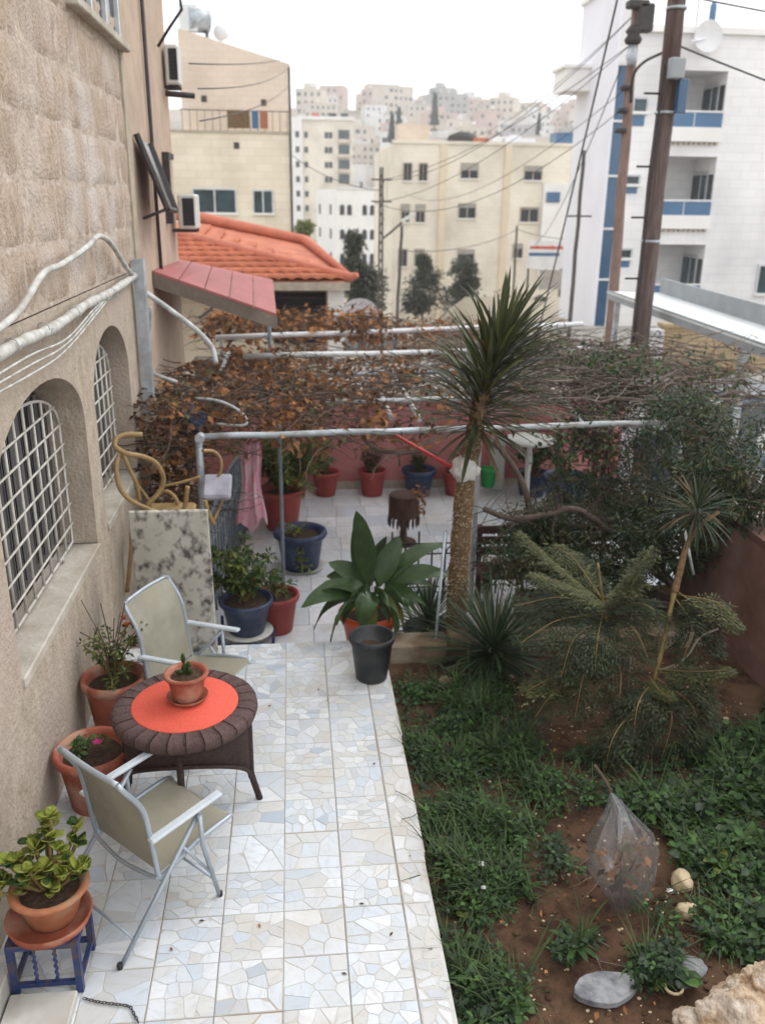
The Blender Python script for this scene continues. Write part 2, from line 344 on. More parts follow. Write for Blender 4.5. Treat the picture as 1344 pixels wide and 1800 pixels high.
M['fascia'] = mat('grey_metal_fascia', (.30, .32, .335), (.24, .255, .27), 2, .6)
M['tile'] = mat('orange_roof_tile', (.53, .18, .095), (.42, .13, .07), 5, .7, .2, 20, .3, isl=.08, c3=(.38, .11, .06), s3=1.4)
M['tilepink'] = mat('faded_ridge_tile', (.52, .17, .10), (.42, .13, .08), 4, .75)
M['beige'] = courses('beige_ashlar', (.76, .69, .57), (.70, .62, .49), .75, .32, (.63, .55, .44), msize=.012)
M['beige2'] = courses('cream_ashlar', (.80, .745, .64), (.76, .70, .59), .6, .28, (.70, .64, .54), msize=.010)
M['pinkish'] = courses('pink_beige_block', (.70, .59, .49), (.66, .55, .45), .5, .25, (.60, .50, .41), msize=.010)
M['tanpil'] = mat('tan_pilaster_stone', (.72, .62, .47), (.64, .54, .40), .6, .9)
M['whitestone'] = courses('white_ashlar', (.84, .83, .82), (.80, .79, .79), .7, .30, (.72, .71, .72), msize=.012)
M['whitewall'] = mat('white_limestone_far', (.82, .81, .79), (.74, .72, .70), .5, .9)
M['towerside'] = mat('lilac_shade_and_pale_metal', (.78, .78, .83), (.72, .72, .77), .6, .85)  # white block's side: lilac shade put into the colour; pale metal reuses it
M['blueglass'] = mat('blue_curtain_glass', (.05, .11, .20), (.035, .085, .16), .8, .12, spec=.5)
M['bluepanel'] = mat('blue_balcony_panel', (.07, .16, .29), (.055, .125, .24), 1, .3, spec=.5)
M['tealglass'] = mat('green_tinted_glass', (.045, .085, .10), (.02, .03, .035), 1, .12, spec=.5)
M['winframe'] = mat('white_window_frame', (.6, .62, .64), None, 4, .5)
M['shutter'] = mat('grey_roller_shutter', (.42, .40, .36), (.34, .32, .29), 3, .7)
M['tanwall'] = courses('tan_boundary_stone', (.50, .38, .24), (.44, .33, .20), .5, .25, (.36, .27, .17), msize=.02)
M['concrete'] = mat('grey_brown_concrete', (.19, .155, .125), (.13, .105, .085), 2, .95, .4, 20, c3=(.26, .22, .18), s3=1)
M['brownplaster'] = mat('red_brown_plaster', (.25, .14, .115), (.16, .08, .06), 2.5, .9, .3, 12, c3=(.32, .23, .22), s3=.9)
M['rock'] = mat('beige_pink_rock', (.56, .44, .32), (.27, .16, .09), 11, .95, 1.2, 40, .12, c3=(.62, .54, .46), s3=6, fac=(.38, .6))
M['palestone'] = mat('pale_yellow_stone', (.58, .48, .32), (.46, .36, .22), 9, .9, .4, 40)
M['greystone'] = mat('grey_flat_stone', (.30, .305, .315), (.20, .205, .215), 28, .85, .3, 60, c3=(.10, .10, .12), s3=9)
M['curbstone'] = mat('brown_curb_stone', (.22, .16, .10), (.13, .09, .055), 7, .95, .6, 30, c3=(.30, .25, .19), s3=3)
M['paper'] = mat('white_paper_scrap', (.8, .8, .8), None, 5, .8)
M['bark'] = mat('scaly_tan_bark', (.21, .14, .075), (.10, .062, .035), 25, .95, .6, 50, .15)
M['scar'] = mat('pale_leaf_scar', (.38, .31, .21), (.22, .16, .10), 30, .95)
M['twig'] = mat('grey_brown_twig', (.13, .095, .075), (.075, .055, .045), 12, .95, .3, 50)
M['twigpale'] = mat('pale_grey_twig', (.24, .20, .17), (.15, .12, .10), 12, .95)
M['greenstem'] = mat('yellow_green_stem', (.22, .16, .05), (.14, .105, .035), 9, .6, c3=(.28, .20, .09), s3=14)
def leafmat(name, a, b, rough=.5, isl=.35, tl=.25):
    m = mat(name, a, b, 8, rough, spec=.35, isl=isl)
    n = m.node_tree; bs = n.nodes['Principled BSDF']; out = [q for q in n.nodes if q.type == 'OUTPUT_MATERIAL'][0]
    tr = n.nodes.new('ShaderNodeBsdfTranslucent'); src = bs.inputs['Base Color'].links[0].from_socket
    n.links.new(src, tr.inputs[0]); ms = n.nodes.new('ShaderNodeMixShader'); ms.inputs[0].default_value = tl
    n.links.new(bs.outputs[0], ms.inputs[1]); n.links.new(tr.outputs[0], ms.inputs[2]); n.links.new(ms.outputs[0], out.inputs[0])
    return m
M['lf_dry'] = leafmat('dry_rust_leaf', (.36, .165, .06), (.20, .09, .036), .85, .55)
M['lf_drydark'] = leafmat('dark_dry_leaf', (.12, .06, .03), (.07, .036, .02), .85, .4)
M['lf_green'] = leafmat('mid_green_leaf', (.06, .12, .025), (.035, .075, .018))
M['lf_dark'] = leafmat('dark_green_leaf', (.036, .068, .026), (.018, .038, .016))
M['lf_aspid'] = leafmat('broad_dark_leaf', (.045, .082, .024), (.024, .05, .016), .4, .3, .15)
M['lf_aspid2'] = leafmat('yellowing_broad_leaf', (.16, .17, .045), (.09, .12, .035), .4, .2)
M['lf_sword'] = leafmat('olive_sword_leaf', (.07, .08, .032), (.042, .05, .022), .45, .4)
M['lf_sword2'] = leafmat('bright_sword_leaf', (.13, .15, .05), (.08, .10, .034), .45, .3)
M['lf_swordbr'] = leafmat('brown_sword_leaf', (.12, .07, .035), (.07, .045, .025), .7, .3)
M['lf_olive'] = leafmat('olive_feather_leaf', (.10, .108, .034), (.055, .062, .02), .6, .4)
M['lf_feather'] = leafmat('dark_feather_leaf', (.046, .06, .023), (.026, .038, .016), .6, .4)
M['lf_yel'] = leafmat('yellow_green_leaf', (.20, .22, .04), (.12, .15, .03), .5, .35)
M['lf_jade'] = leafmat('jade_leaf', (.34, .35, .06), (.20, .26, .04), .35, .3)
M['lf_grass'] = leafmat('weed_grass', (.068, .108, .03), (.036, .066, .02), .6, .4)
M['lf_weed'] = leafmat('weed_leaf', (.065, .135, .03), (.03, .07, .018), .6, .55)
M['lf_street'] = leafmat('street_tree_leaf', (.12, .13, .095), (.075, .085, .06), .8, .3)
M['flower'] = mat('magenta_petal', (.55, .02, .20), None, 8, .6)
M['flowerred'] = mat('orange_red_petal', (.75, .13, .05), None, 8, .6)
M['hw1'] = mat('hill_house_cream', (.66, .59, .50), (.56, .50, .42), .15, .9)
M['hw2'] = mat('hill_house_white', (.76, .75, .72), (.66, .64, .62), .15, .9)
M['hw3'] = mat('hill_house_pinkish', (.62, .49, .43), (.54, .42, .36), .15, .9)
M['hw4'] = mat('hill_house_grey', (.46, .44, .42), (.38, .36, .34), .15, .9)
M['hwin'] = mat('hill_house_window', (.07, .075, .085), None, .4, .3)
# ================================================================ SETTING
def sstep(a, b, x):
    t = max(0, min(1, (x-a)/(b-a))); return t*t*(3-2*t)
def terrain(x, y):
    e = sstep(24, 46, y)*(1-.9*sstep(6.5, 9, x)*(1-sstep(46, 60, y)))
    z = -.62 - 4.3*e - 3*sstep(130, 200, y)
    z += 55*sstep(150, 560, y)*(1 + .10*sin(x*.011+1.2) - .06*sstep(0, 160, x)) if y > 150 else 0
    z -= 50*sstep(620, 1700, y)
    if y > 60: z += noise.noise(V((x*.012, y*.012, 0)))*3*sstep(60, 200, y)
    return z
mb = MB()
ys = [-60, -20, 0, 6, 12, 18, 24, 28, 32, 36, 40, 46, 52, 60, 75, 90, 110, 130, 150] + [170+k*20 for k in range(28)] + [780, 900, 1050, 1300, 1700, 2300, 3000]
xs = [-3000, -1500, -800, -500, -350] + [-260+k*20 for k in range(13)] + [-12, -6, -3, 0, 3, 6, 7, 8, 9, 12, 16, 22, 30] + [45+k*20 for k in range(16)] + [450, 600, 900, 1500, 3000]
gv = [(x, y, terrain(x, y)) for y in ys for x in xs]; nx = len(xs)
mb.add(gv, [(j*nx+i, j*nx+i+1, (j+1)*nx+i+1, (j+1)*nx+i) for j in range(len(ys)-1) for i in range(nx-1)], True)
putw('ground', mb, M['hill'], kind='structure')
mb = MB(); mb.bx(-14, 9.0, 12.55, 24, -.64, -.56); mb.bx(9.0, 26, 12.55, 31, -.64, -.55)
putw('pavement', mb, M['road'], kind='structure')
mb = MB(); mb.quad((-60, 47, -4.86), (120, 47, -4.86), (120, 57, -4.86), (-60, 57, -4.86))
putw('road', mb, M['asphalt'], kind='structure')
# ---- garden bed
mb = MB(); n1, n2 = 70, 90
def soilz(x, y): return -.13 + .03*noise.noise(V((x*1.1, y*1.1, 2))) + .016*noise.noise(V((x*5, y*5, 5))) + .05*sstep(1.2, 3.4, x)
mb.add([(.715+i*3.2/n1, -1.0+j*7.6/n2, soilz(.715+i*3.2/n1, -1+j*7.6/n2) + .012*noise.noise(V((i*.9, j*.9, 1)))) for j in range(n2+1) for i in range(n1+1)],
       [(j*(n1+1)+i, j*(n1+1)+i+1, (j+1)*(n1+1)+i+1, (j+1)*(n1+1)+i) for j in range(n2) for i in range(n1)], True)
soil = putw('garden_soil', mb, M['soil'], kind='structure')
mb = MB(); r2 = random.Random(2)
for k in range(900):
    x = r2.uniform(.8, 3.5); y = r2.uniform(1.9, 6.3); r = r2.uniform(.004, .012) if k > 60 else r2.uniform(.014, .028)
    mb.blob((x, y, soilz(x, y)+r*.2), r, 1 if r > .013 else 0, .3, 2, k, (1, .8, .6), False)
putw('pebbles', mb, M['palestone'], kind='stuff')
mb = MB()
for k in range(1500):
    x = r2.uniform(.76, 3.6); y = r2.uniform(1.9, 6.4); r = r2.uniform(.008, .022)
    mb.blob((x, y, soilz(x, y)+r*.15), r, 0, .4, 2, k, (1, .9, .6), False)
putw('soil_clods', mb, M['soil'], kind='stuff')
# ---- patio
patio = thing('patio', 'raised garden patio paved with cast tiles of broken white and grey marble', 'patio', (-.4, 4, 0)); patio['kind'] = 'structure'
mb = MB(); mb.bx(-1.56, .535, -1, 6.73, -.5, -.012)
for yy0, yy1, xa in [(-1, 2.9, .688), (2.9, 4.1, .694), (4.1, 5.3, .706), (5.3, 6.73, .716)]:
    mb.bx(.535, xa, yy0, yy1-.003, -.5, -.010)
putw('slab', mb, M['grout'], patio)
r3 = random.Random(11)
def clip(poly, nx_, ny_, c):
    out = []
    for i in range(len(poly)):
        p, q = poly[i], poly[(i+1) % len(poly)]
        dp = p[0]*nx_+p[1]*ny_-c; dq = q[0]*nx_+q[1]*ny_-c
        if dp <= 0: out.append(p)
        if dp*dq < 0:
            t = dp/(dp-dq); out.append((p[0]+(q[0]-p[0])*t, p[1]+(q[1]-p[1])*t))
    return out
def shrink(poly, d):
    """move each edge of a convex polygon inward by d"""
    out = list(poly); n = len(poly)
    for i in range(n):
        p, q = poly[i], poly[(i+1) % n]; ex, ey = q[0]-p[0], q[1]-p[1]; l = hypot(ex, ey)
        if l < 1e-6: continue
        a, b = ey/l, -ex/l
        out = clip(out, a, b, p[0]*a+p[1]*b-d)
        if len(out) < 3: return []
    return out
def area(p): return abs(sum(p[i][0]*p[(i+1) % len(p)][1]-p[(i+1) % len(p)][0]*p[i][1] for i in range(len(p))))/2
def cells(w, h, n, mg):
    ax, ay = r3.choice([(1, 1), (1, 1.7), (1.6, 1), (1, 1.3)])
    gx_, gy_ = (r3.randint(3, 5), r3.randint(3, 5)) if n > 7 else (2, r3.randint(3, 5))
    if r3.random() < .12: gx_, gy_ = 2, 3
    pts = [((i_+.5+r3.uniform(-.42, .42)+(.25 if j_ % 2 else -.25)*r3.random())/gx_*w-w/2, (j_+.5+r3.uniform(-.36, .36))/gy_*h-h/2) for i_ in range(gx_) for j_ in range(gy_) if r3.random() > .08]
    for it in range(1): pass
    res = []
    for i, p in enumerate(pts):
        poly = [(-w/2+mg, -h/2+mg), (w/2-mg, -h/2+mg), (w/2-mg, h/2-mg), (-w/2+mg, h/2-mg)]
        for j, q in enumerate(pts):
            if i == j: continue
            a, b = (q[0]-p[0])*ax*ax, (q[1]-p[1])*ay*ay
            c = (a*(p[0]+q[0])+b*(p[1]+q[1]))/2
            poly = clip(poly, a, b, c)
            if len(poly) < 3: break
        if len(poly) >= 3:
            poly = shrink(poly, r3.choice([.0006, .001, .0016, .0035]) if w > .2 else r3.uniform(.003, .010))
            if len(poly) >= 3 and r3.random() < .5:   # knock a corner off
                k = r3.randrange(len(poly)); a0, b0, c0 = poly[k-1], poly[k], poly[(k+1) % len(poly)]
                t = r3.uniform(.15, .4)
                poly = poly[:k] + [(b0[0]+(a0[0]-b0[0])*t, b0[1]+(a0[1]-b0[1])*t), (b0[0]+(c0[0]-b0[0])*t, b0[1]+(c0[1]-b0[1])*t)] + poly[k+1:]
            if len(poly) >= 3 and area(poly) > .0004: res.append(poly)
    return res
cols = [.5235-.3205*k for k in range(8)]; rows = [2.48+.3062*k for k in range(14)]
chips_left = 295; far_chips = MB(); tmb = {}
def tile(x0, x1, y0, y1, kerb=False):
    global chips_left
    w, h = x1-x0-(.006 if abs(x1-.5235) < .001 or abs(x1+.438) < .002 else .0014), y1-y0-.0014
    z = r3.uniform(-.0015, .0015)
    key = (round(w, 3), round(h, 3))
    if key not in tmb:
        b = MB(); b.cbox((0, 0, -.011), (w, h, .020), .001); tmb[key] = b.mesh('tile', M['grout'])
    t = put('tile', tmb[key], None, patio); t.location = V(((x0+x1)/2, (y0+y1)/2, z)) - patio.location
    cm = r3.choices(['chip', 'chip_warm', 'chip_white'], [4, 1.5 if y0 < 5 else 6, 4 if y0 < 5 else 1])[0] if not kerb else 'chip_warm'
    cm0 = cm
    ks = cells(w, h, r3.randint(8, 17) if not kerb else r3.randint(4, 7), .0006)
    for poly in ks:
        hh = r3.uniform(.0006, .0018)
        if r3.random() < .5 and not kerb: cm = r3.choices(['chip', 'chip_warm', 'chip_white'], [4, 2, 3])[0]
        elif not kerb: cm = cm0
        if chips_left > 0 and x1 > -1.2:
            b = MB(); b.prism(poly, -.004, hh, .03); cc = put('marble_piece', b, M[cm], t); chips_left -= 1
            cc.location = (0, 0, 0)
        else:
            far_chips.cur = ['chip', 'chip_warm', 'chip_white'].index(cm); far_chips.prism([(p[0]+(x0+x1)/2, p[1]+(y0+y1)/2) for p in poly], z-.004, z+hh, .03)
for j in range(len(rows)):
    y0, y1 = rows[j], min(rows[j]+.3062, 6.728)
    tile(.5275, (.680 if y0 < 4 else .696), y0, y1, True)
    for i in range(7):
        x0 = max(cols[i+1], -1.545)
        if cols[i]-x0 > .05: tile(x0, cols[i], y0, y1)
putw('marble_piece', far_chips, [M['chip'], M['chip_warm'], M['chip_white']], patio, kind='stuff')
# ---- marble steps at the foot of the stair
st = thing('marble_steps', 'white marble stair treads cut off at the bottom corner, below the blue stand', 'steps', (-1.3, 2.6, 0)); st['kind'] = 'structure'
mb = MB(); mb.cbox((-1.245, 2.6, .02), (.31, 1.32, .05), .006); putw('tread', mb, M['stepstone'], st)
mb = MB(); mb.cbox((-1.475, 2.6, .07), (.13, 1.40, .14), .006); putw('tread', mb, M['stepstone'], st)
# ---- lower courtyard
court = thing('courtyard_floor', 'lower courtyard floor of blue grey marble tiles', 'floor', (1.5, 9.5, -.45)); court['kind'] = 'structure'
mb = MB(); mb.bx(-1.56, 5.6, 6.735, 12.5, -.62, -.462); putw('bed', mb, M['marblegrout'], court)
b = MB(); b.cbox((0, 0, -.008), (.394, .394, .016), .002); tm = b.mesh('tile', M['bluemarble'])
for i in range(16):
    for j in range(14):
        t = put('tile', tm, None, court); t.location = (-.9+ .4*i - 1.5 + .02*(j % 3), 6.94+.4*j-9.5, r3.uniform(-.001, .001))
        if t.location.x + 1.5 < -1.4: t.location.x = -1.35-1.5+.0
# ---- kerb of rough stones between garden and courtyard
cu = thing('stone_curb', 'low rough brown stone curb between the garden bed and the courtyard', 'curb', (1.9, 6.68, -.45)); cu['kind'] = 'structure'
x = .745
while x < 3.6:
    w = r3.uniform(.35, .6); b = MB(); b.cbox((x+w/2, 6.66+r3.uniform(-.015, .015), -.2), (w-.012, .25, .5+r3.uniform(-.02, .02)), .018); putw('stone', b, M['curbstone'], cu); x += w
# ---- right-hand garden wall
mb = MB(); q = []
for j in range(25):
    for i in range(9):
        y = 3.2+j*.18; z = -.2+i*.155
        q.append((3.66+.05*noise.noise(V((y*1.5, z*1.5, 3)))+ .08*(1-(i/8)), y, z))
mb.add(q, [(j*9+i, j*9+i+1, (j+1)*9+i+1, (j+1)*9+i) for j in range(24) for i in range(8)], True)
mb.bx(3.74, 3.95, 3.2, 7.5, -.3, 1.06)
putw('garden_side_wall', mb, M['brownplaster'], label='red brown plastered wall along the right side of the garden bed', cat='wall')
# ================================================================ STONE HOUSE on the left
WX = -1.545
house = thing('stone_house', 'tall rough limestone house with two arched barred windows beside the patio', 'house', (-4, 6, -.5))
def arch(y0, y1, zs, rise, n=18):
    c = (y0+y1)/2; a = (y1-y0)/2
    return [(c+a*cos(pi*k/n), zs+rise*sin(pi*k/n)) for k in range(n+1)]
WINS = [(4.42, 6.47, 1.075, 2.06, .46), (6.84, 8.36, 1.10, 2.10, .48)]
outer = [(-1, -.5), (9.2, -.5), (9.2, 2.93), (-1, 2.93)]
holes = []
for (a, b_, z0, zs, ri) in WINS: holes.append([(a, z0), (b_, z0)] + arch(a, b_, zs, ri))
mb = MB(); flat = []; loops = []
for lp in [outer]+holes:
    loops.append([V((p[0], p[1], 0)) for p in lp]); flat += lp
tri = tessellate_polygon(loops)
mb.add([(WX, p[0], p[1]) for p in flat], [tuple(t) for t in tri])
for lp in holes:
    n = len(lp)
    for i in range(n):
        p, q = lp[i], lp[(i+1) % n]
        if i == 0: continue
        mb.quad((WX, p[0], p[1]), (WX, q[0], q[1]), (WX-.30, q[0], q[1]), (WX-.30, p[0], p[1]))
putw('wall', mb, M['stone_low'], house)
mb = MB(); mb.bx(-9, WX-.34, -1, 12.95, -.5, 8.2); putw('core', mb, M['plain'], house)
mb = MB(); mb.bx(WX-.33, WX-.012, -1, 9.2, 2.932, 8.2); putw('backing_wall', mb, M['joint'], house)
mb = MB(); mb.bx(WX-.335, WX-.035, 9.2, 12.95, -.5, 8.2); putw('rendered_wall', mb, M['plain'], house)
r4 = random.Random(5)
zc = 2.945; row = 0
while zc < 7.4:
    hgt = .375; y = 1.2 - (row % 2)*.5
    while y < 9.19:
        w = r4.choice([.62, .8, .95, 1.1]); y1 = min(y+w, 9.195)
        if 9.195-y1 < .25: y1 = 9.195
        b = MB(); nu, nv = 16, 8; q = []; sd_ = r4.uniform(0, 50)
        for j in range(nv+1):
            for i in range(nu+1):
                e = min(i, nu-i, (j), (nv-j))
                yy_ = y+.004+(y1-y-.008)*i/nu; zz_ = zc+.004+(hgt-.008)*j/nv
                if e == 0: jx = .006*noise.noise(V((yy_*7, zz_*7, 4))); bul = -.0085
                else: jx = 0; bul = (.0 if e == 1 else .004)+.018*noise.noise(V((yy_*3.1, zz_*3.1, sd_)))+.013*noise.noise(V((yy_*9, zz_*9, sd_)))
                q.append((WX-.006+bul, yy_+jx, zz_+jx))
        b.add(q, [(j*(nu+1)+i, j*(nu+1)+i+1, (j+1)*(nu+1)+i+1, (j+1)*(nu+1)+i) for j in range(nv) for i in range(nu)], True)
        if not (zc > 4.9 and zc < 6.2 and y1 > 7.28 and y < 9.0):
            putw('stone_block', b, M['stone'], house)
        y = y1
    zc += hgt; row += 1
# arched windows
for (a, b_, z0, zs, ri) in WINS:
    wn = thing('window', None, None, V((WX-.2, (a+b_)/2, z0)) - house.location); wn.parent = house
    g = MB(); lp = [(a+.02, z0)] + [(b_-.02, z0)] + arch(a+.02, b_-.02, zs, ri-.02)
    g.add([(WX-.285, p[0], p[1]) for p in lp], [tuple(range(len(lp)))]); putw('pane', g, M['glass_dark'], wn)
    g = MB()
    c0 = (a+b_)/2
    for k in range(26):
        yy = a+.06+(b_-a-.12)*k/25; zt = zs+(ri-.06)*sqrt(max(0, 1-((yy-c0)/((b_-a)/2))**2))
        g.quad((WX-.27+.012*(k % 2), yy, z0+.05), (WX-.27+.012*((k+1) % 2), min(b_-.06, yy+.05), z0+.05), (WX-.27+.012*((k+1) % 2), min(b_-.06, yy+.05), zt-.04), (WX-.27+.012*(k % 2), yy, zt-.04))
    putw('curtain', g, M['curtain'], wn)
    g = MB(); g.cbox((WX-.13, c0, z0-.035), (.30, b_-a-.006, .066), .008); putw('sill', g, M['sill'], wn)
    gx = WX-.165; ga, gb, gz, gs, gr = a+.10, b_-.10, z0+.05, zs-.03, ri-.13
    fr = [(gx, ga, gz)] + [(gx, p[0], p[1]) for p in reversed(arch(ga, gb, gs, gr))] + [(gx, gb, gz), (gx, ga, gz)]
    g = MB(); g.tube(fr, .011, 6); putw('grille_frame', g, M['whitebar'], wn)
    nb = 9 if b_-a > 1.8 else 7; cc = (ga+gb)/2; hw = (gb-ga)/2
    for k in range(1, nb):
        yy = ga+(gb-ga)*k/nb; zt = gs+gr*sqrt(max(0, 1-((yy-cc)/hw)**2))
        g = MB(); g.tube([(gx+.004, yy, gz), (gx+.004, yy, zt)], .0105, 6); putw('grille_bar', g, M['whitebar'], wn)
    nh = 8
    for k in range(1, nh):
        zz = gz+(gs+gr-gz)*k/nh
        y0, y1 = ga, gb
        if zz > gs:
            s_ = sqrt(max(0, 1-((zz-gs)/gr)**2)); y0, y1 = cc-hw*s_, cc+hw*s_
        g = MB(); g.tube([(gx+.018, y0, zz), (gx+.018, y1, zz)], .008, 6); putw('grille_bar', g, M['whitebar'], wn)
    g = MB()
    for yy in (ga+.3, gb-.3): g.tube([(gx, yy, gz), (gx, yy, z0)], .009, 6)
    putw('grille_foot', g, M['whitebar'], wn)
# upper window with sill
wn = thing('window', None, None, V((WX-.1, 8.2, 4.95)) - house.location); wn.parent = house
g = MB(); g.cbox((WX+.02, 8.25, 4.92), (.14, 2.15, .07), .01); putw('sill', g, M['sill'], wn)
g = MB(); g.bx(WX-.009, WX-.002, 7.32, 9.15, 4.96, 6.2); putw('pane', g, M['glass_dark'], wn)
for yy in (7.32, 7.93, 8.54, 9.14):
    g = MB(); g.bx(WX-.001, WX+.035, yy-.03, yy+.03, 4.96, 6.2); putw('frame', g, M['winframe'], wn)
# pale strip where the rough stone meets the rendered wall
g = MB(); g.bx(WX-.03, WX+.012, 9.203, 9.40, 1.2, 8.2); putw('corner_strip', g, M['jamb'], house)
# awning window leaf of dark steel
aw = thing('awning_window', 'dark steel top hung window leaf propped open high on the house wall', 'window', (WX, 10.1, 3.4))
h0 = V((WX, 9.85, 4.22)); h1 = V((WX, 10.75, 4.18)); o0 = V((WX+.26, 9.85, 3.50)); o1 = V((WX+.24, 10.75, 3.47))
g = MB(); g.tube([h0, o0], .035, 6, smooth=False); putw('side_bar', g, M['darkmetal'], aw)
g = MB(); g.tube([h1, o1], .035, 6, smooth=False); putw('side_bar', g, M['darkmetal'], aw)
g = MB(); g.tube([o0, o1], .03, 6, smooth=False); putw('bottom_rail', g, M['darkmetal'], aw)
g = MB(); g.tube([o0, (WX, 9.85, 3.40)], .018, 6); putw('stay', g, M['darkmetal'], aw)
g = MB(); g.quad(h0+V((.01, .03, -.03)), h1+V((.01, -.03, -.03)), o1+V((-.01, -.03, .03)), o0+V((-.01, .03, .03))); putw('pane', g, M['glass_dark'], aw)
# second leaf further along the same wall
aw2 = thing('window_frame', 'narrow dark window frame beside the air conditioner at the far end of the house wall', 'window frame', (WX, 12.0, 3.4))
g = MB(); g.bx(WX-.034, WX+.05, 11.9, 12.0, 3.3, 4.15); putw('side_bar', g, M['darkmetal'], aw2)
g = MB(); g.bx(WX-.034, WX+.04, 12.0, 12.5, 4.08, 4.15); putw('top_rail', g, M['darkmetal'], aw2)
def drainpipe(label, pts, r, m):
    g = MB(); g.tube(pts, r, 8); return putw('drainpipe', g, m, label=label, cat='pipe')
drainpipe('thin dark pipe running down the rendered end of the house wall', [(WX+.0, 10.9, 5.7), (WX+.0, 10.9, 4.0), (WX, 10.92, 2.6)], .022, M['darkmetal'])
# air conditioners
def aircon(loc, dims, label):
    t = thing('air_conditioner', label, 'air conditioner', loc, 0, 'air conditioners on the house wall')
    w, d, h = dims
    g = MB(); g.cbox((0, 0, h/2), (w, d, h), .02); put('casing', g, M['whiteplastic'], t)
    g = MB(); g.cbox((.02, -d/2-.004, h*.5), (w*.62, .02, h*.78), .004); gr = put('grille', g, M['black'], t)
    g = MB()
    for k in range(7): g.bx(-w*.27+.02, w*.27+.02, -d/2-.022, -d/2-.015, h*(.2+.1*k), h*(.2+.1*k)+.008)
    put('grille_slat', g, M['darkmetal'], gr)
    g = MB(); g.bx(-w*.5-.15, w*.45, -d*.3, -d*.2, -.04, -.001); g.bx(-w*.5-.15, w*.45, d*.2, d*.3, -.04, -.001); put('bracket', g, M['darkmetal'], t)
    return t
ac = aircon((-1.36, 12.6, 3.22), (.24, .5, .44), 'white air conditioner with a dark grille just above the red tiled roof')
a2 = aircon((-1.46, 12.7, 4.98), (.17, .4, .46), 'upper grey white air conditioner at the roof end of the house wall')
g = MB(); g.tube([(WX, 12.4, 4.86), (-1.18, 12.4, 4.84)], .035, 8); putw('wall_bracket', g, M['darkmetal'], label='short brown pipe stub sticking out below the upper air conditioner', cat='bracket')
g = MB(); pts = [(WX, 11.8, 6.7), (-1.46, 11.8, 6.3), (-1.25, 11.8, 5.95), (-1.22, 11.8, 5.7), (-1.38, 11.8, 5.5), (WX+.02, 11.8, 5.3)]
g.tube(pts, .018, 6); putw('cable', g, M['black'], label='black cable looping out from the top of the house wall', cat='cable')
# galvanised post and the pipes along the wall
g = MB(); g.box((-1.47, 8.86, 2.3), (.10, .05, 1.5)); g.box((-1.44, 8.90, 2.3), (.045, .11, 1.5))
putw('steel_post', g, M['galv'], label='upright galvanised steel post fixed to the wall past the second arched window', cat='post')
g = MB()
def smooth(pts, n=6):
    """Catmull-Rom through the points"""
    P_ = [V(p) for p in pts]; P_ = [P_[0]*2-P_[1]] + P_ + [P_[-1]*2-P_[-2]]; out = []
    for i in range(1, len(P_)-2):
        a, b, c, d = P_[i-1:i+3]
        for k in range(n):
            t = k/n; out.append(.5*((2*b)+(c-a)*t+(2*a-5*b+4*c-d)*t*t+(3*b-a-3*c+d)*t**3))
    out.append(P_[-2]); return out
ip = thing('insulated_pipe', 'thick white lagged pipe running along the wall above the arched windows', 'pipe', (-1.48, 6.2, 2.82))
g.tube(smooth([(-1.48, 3.6, 2.82), (-1.475, 4.8, 2.855), (-1.475, 5.6, 2.84), (-1.475, 6.6, 2.875), (-1.48, 7.4, 2.87), (-1.50, 8.8, 2.90)]), [.034+.004*sin(k*1.7) for k in range(31)], 10)
b1 = putw('pipe', g, M['cable'], ip)
g = MB(); g.tube(smooth([(-1.47, 4.2, 2.95), (-1.45, 4.85, 3.02), (-1.44, 5.4, 3.18), (-1.45, 5.9, 3.20), (-1.44, 6.6, 3.27), (-1.43, 7.0, 3.33), (-1.44, 7.5, 3.25), (-1.46, 8.1, 3.05), (-1.49, 8.6, 2.93)]), .021, 8)
putw('wavy_cable', g, M['cable'], label='loose white cable looping in waves above the lagged pipe', cat='cable')
g = MB()
for k in range(3):
    g.tube(smooth([(-1.46, 3.6, 2.76-.02*k), (-1.44, 4.9, 2.78-.05*k), (-1.44, 5.8, 2.75-.03*k), (-1.46, 6.9+.2*k, 2.84), (-1.49, 8.2, 2.88)]), .007, 6)
putw('cable_bundle', g, M['cable'], label='bundle of thin white cables sagging under the lagged pipe', cat='cables')
for k in range(7): g = MB(); yt = 4.4+k*.55+.2*sin(k*5); g.tube([(-1.475+.041*cos(a*pi/4), yt+.06*a/8, 2.86+.041*sin(a*pi/4)) for a in range(9)], .004, 5); putw('tape_strip', g, M['pipe_pale'], ip)
g = MB(); g.tube(smooth([(-1.46, 8.95, 2.75), W(300, 545, y=9.1), W(345, 580, y=9.0), W(372, 610, y=8.9), W(380, 640, y=8.8)]), .026, 8)
putw('bent_conduit', g, M['pipe_pale'], label='white flexible conduit bending from the steel post down to the pergola', cat='conduit')
g = MB(); g.tube(smooth([W(265, 540, y=9.6), W(262, 600, y=9.6), W(262, 640, y=9.6)]), .02, 6)
putw('downpipe', g, M['pipe_pale'], label='thin white downpipe just right of the steel post', cat='pipe')
g = MB(); g.tube(smooth([W(382, 518, y=12), W(374, 540, y=12), W(350, 560, y=12)]), .022, 6)
putw('short_conduit', g, M['pipe_pale'], label='short white conduit hanging off the pink sloping roof edge', cat='conduit')
g = MB(); g.tube(smooth([W(345, 700, y=8.6), W(385, 705, y=8.5), W(420, 722, y=8.4), W(434, 742, y=8.3), W(420, 748, y=8.3), W(380, 745, y=8.4)]), .014, 6)
putw('looped_conduit', g, M['pipe_pale'], label='pale loop of conduit lying among dry vine leaves near the pergola corner', cat='conduit')
g = MB(); g.tube([W(262, 655, y=9.2), W(312, 672, y=9.2)], .02, 6)
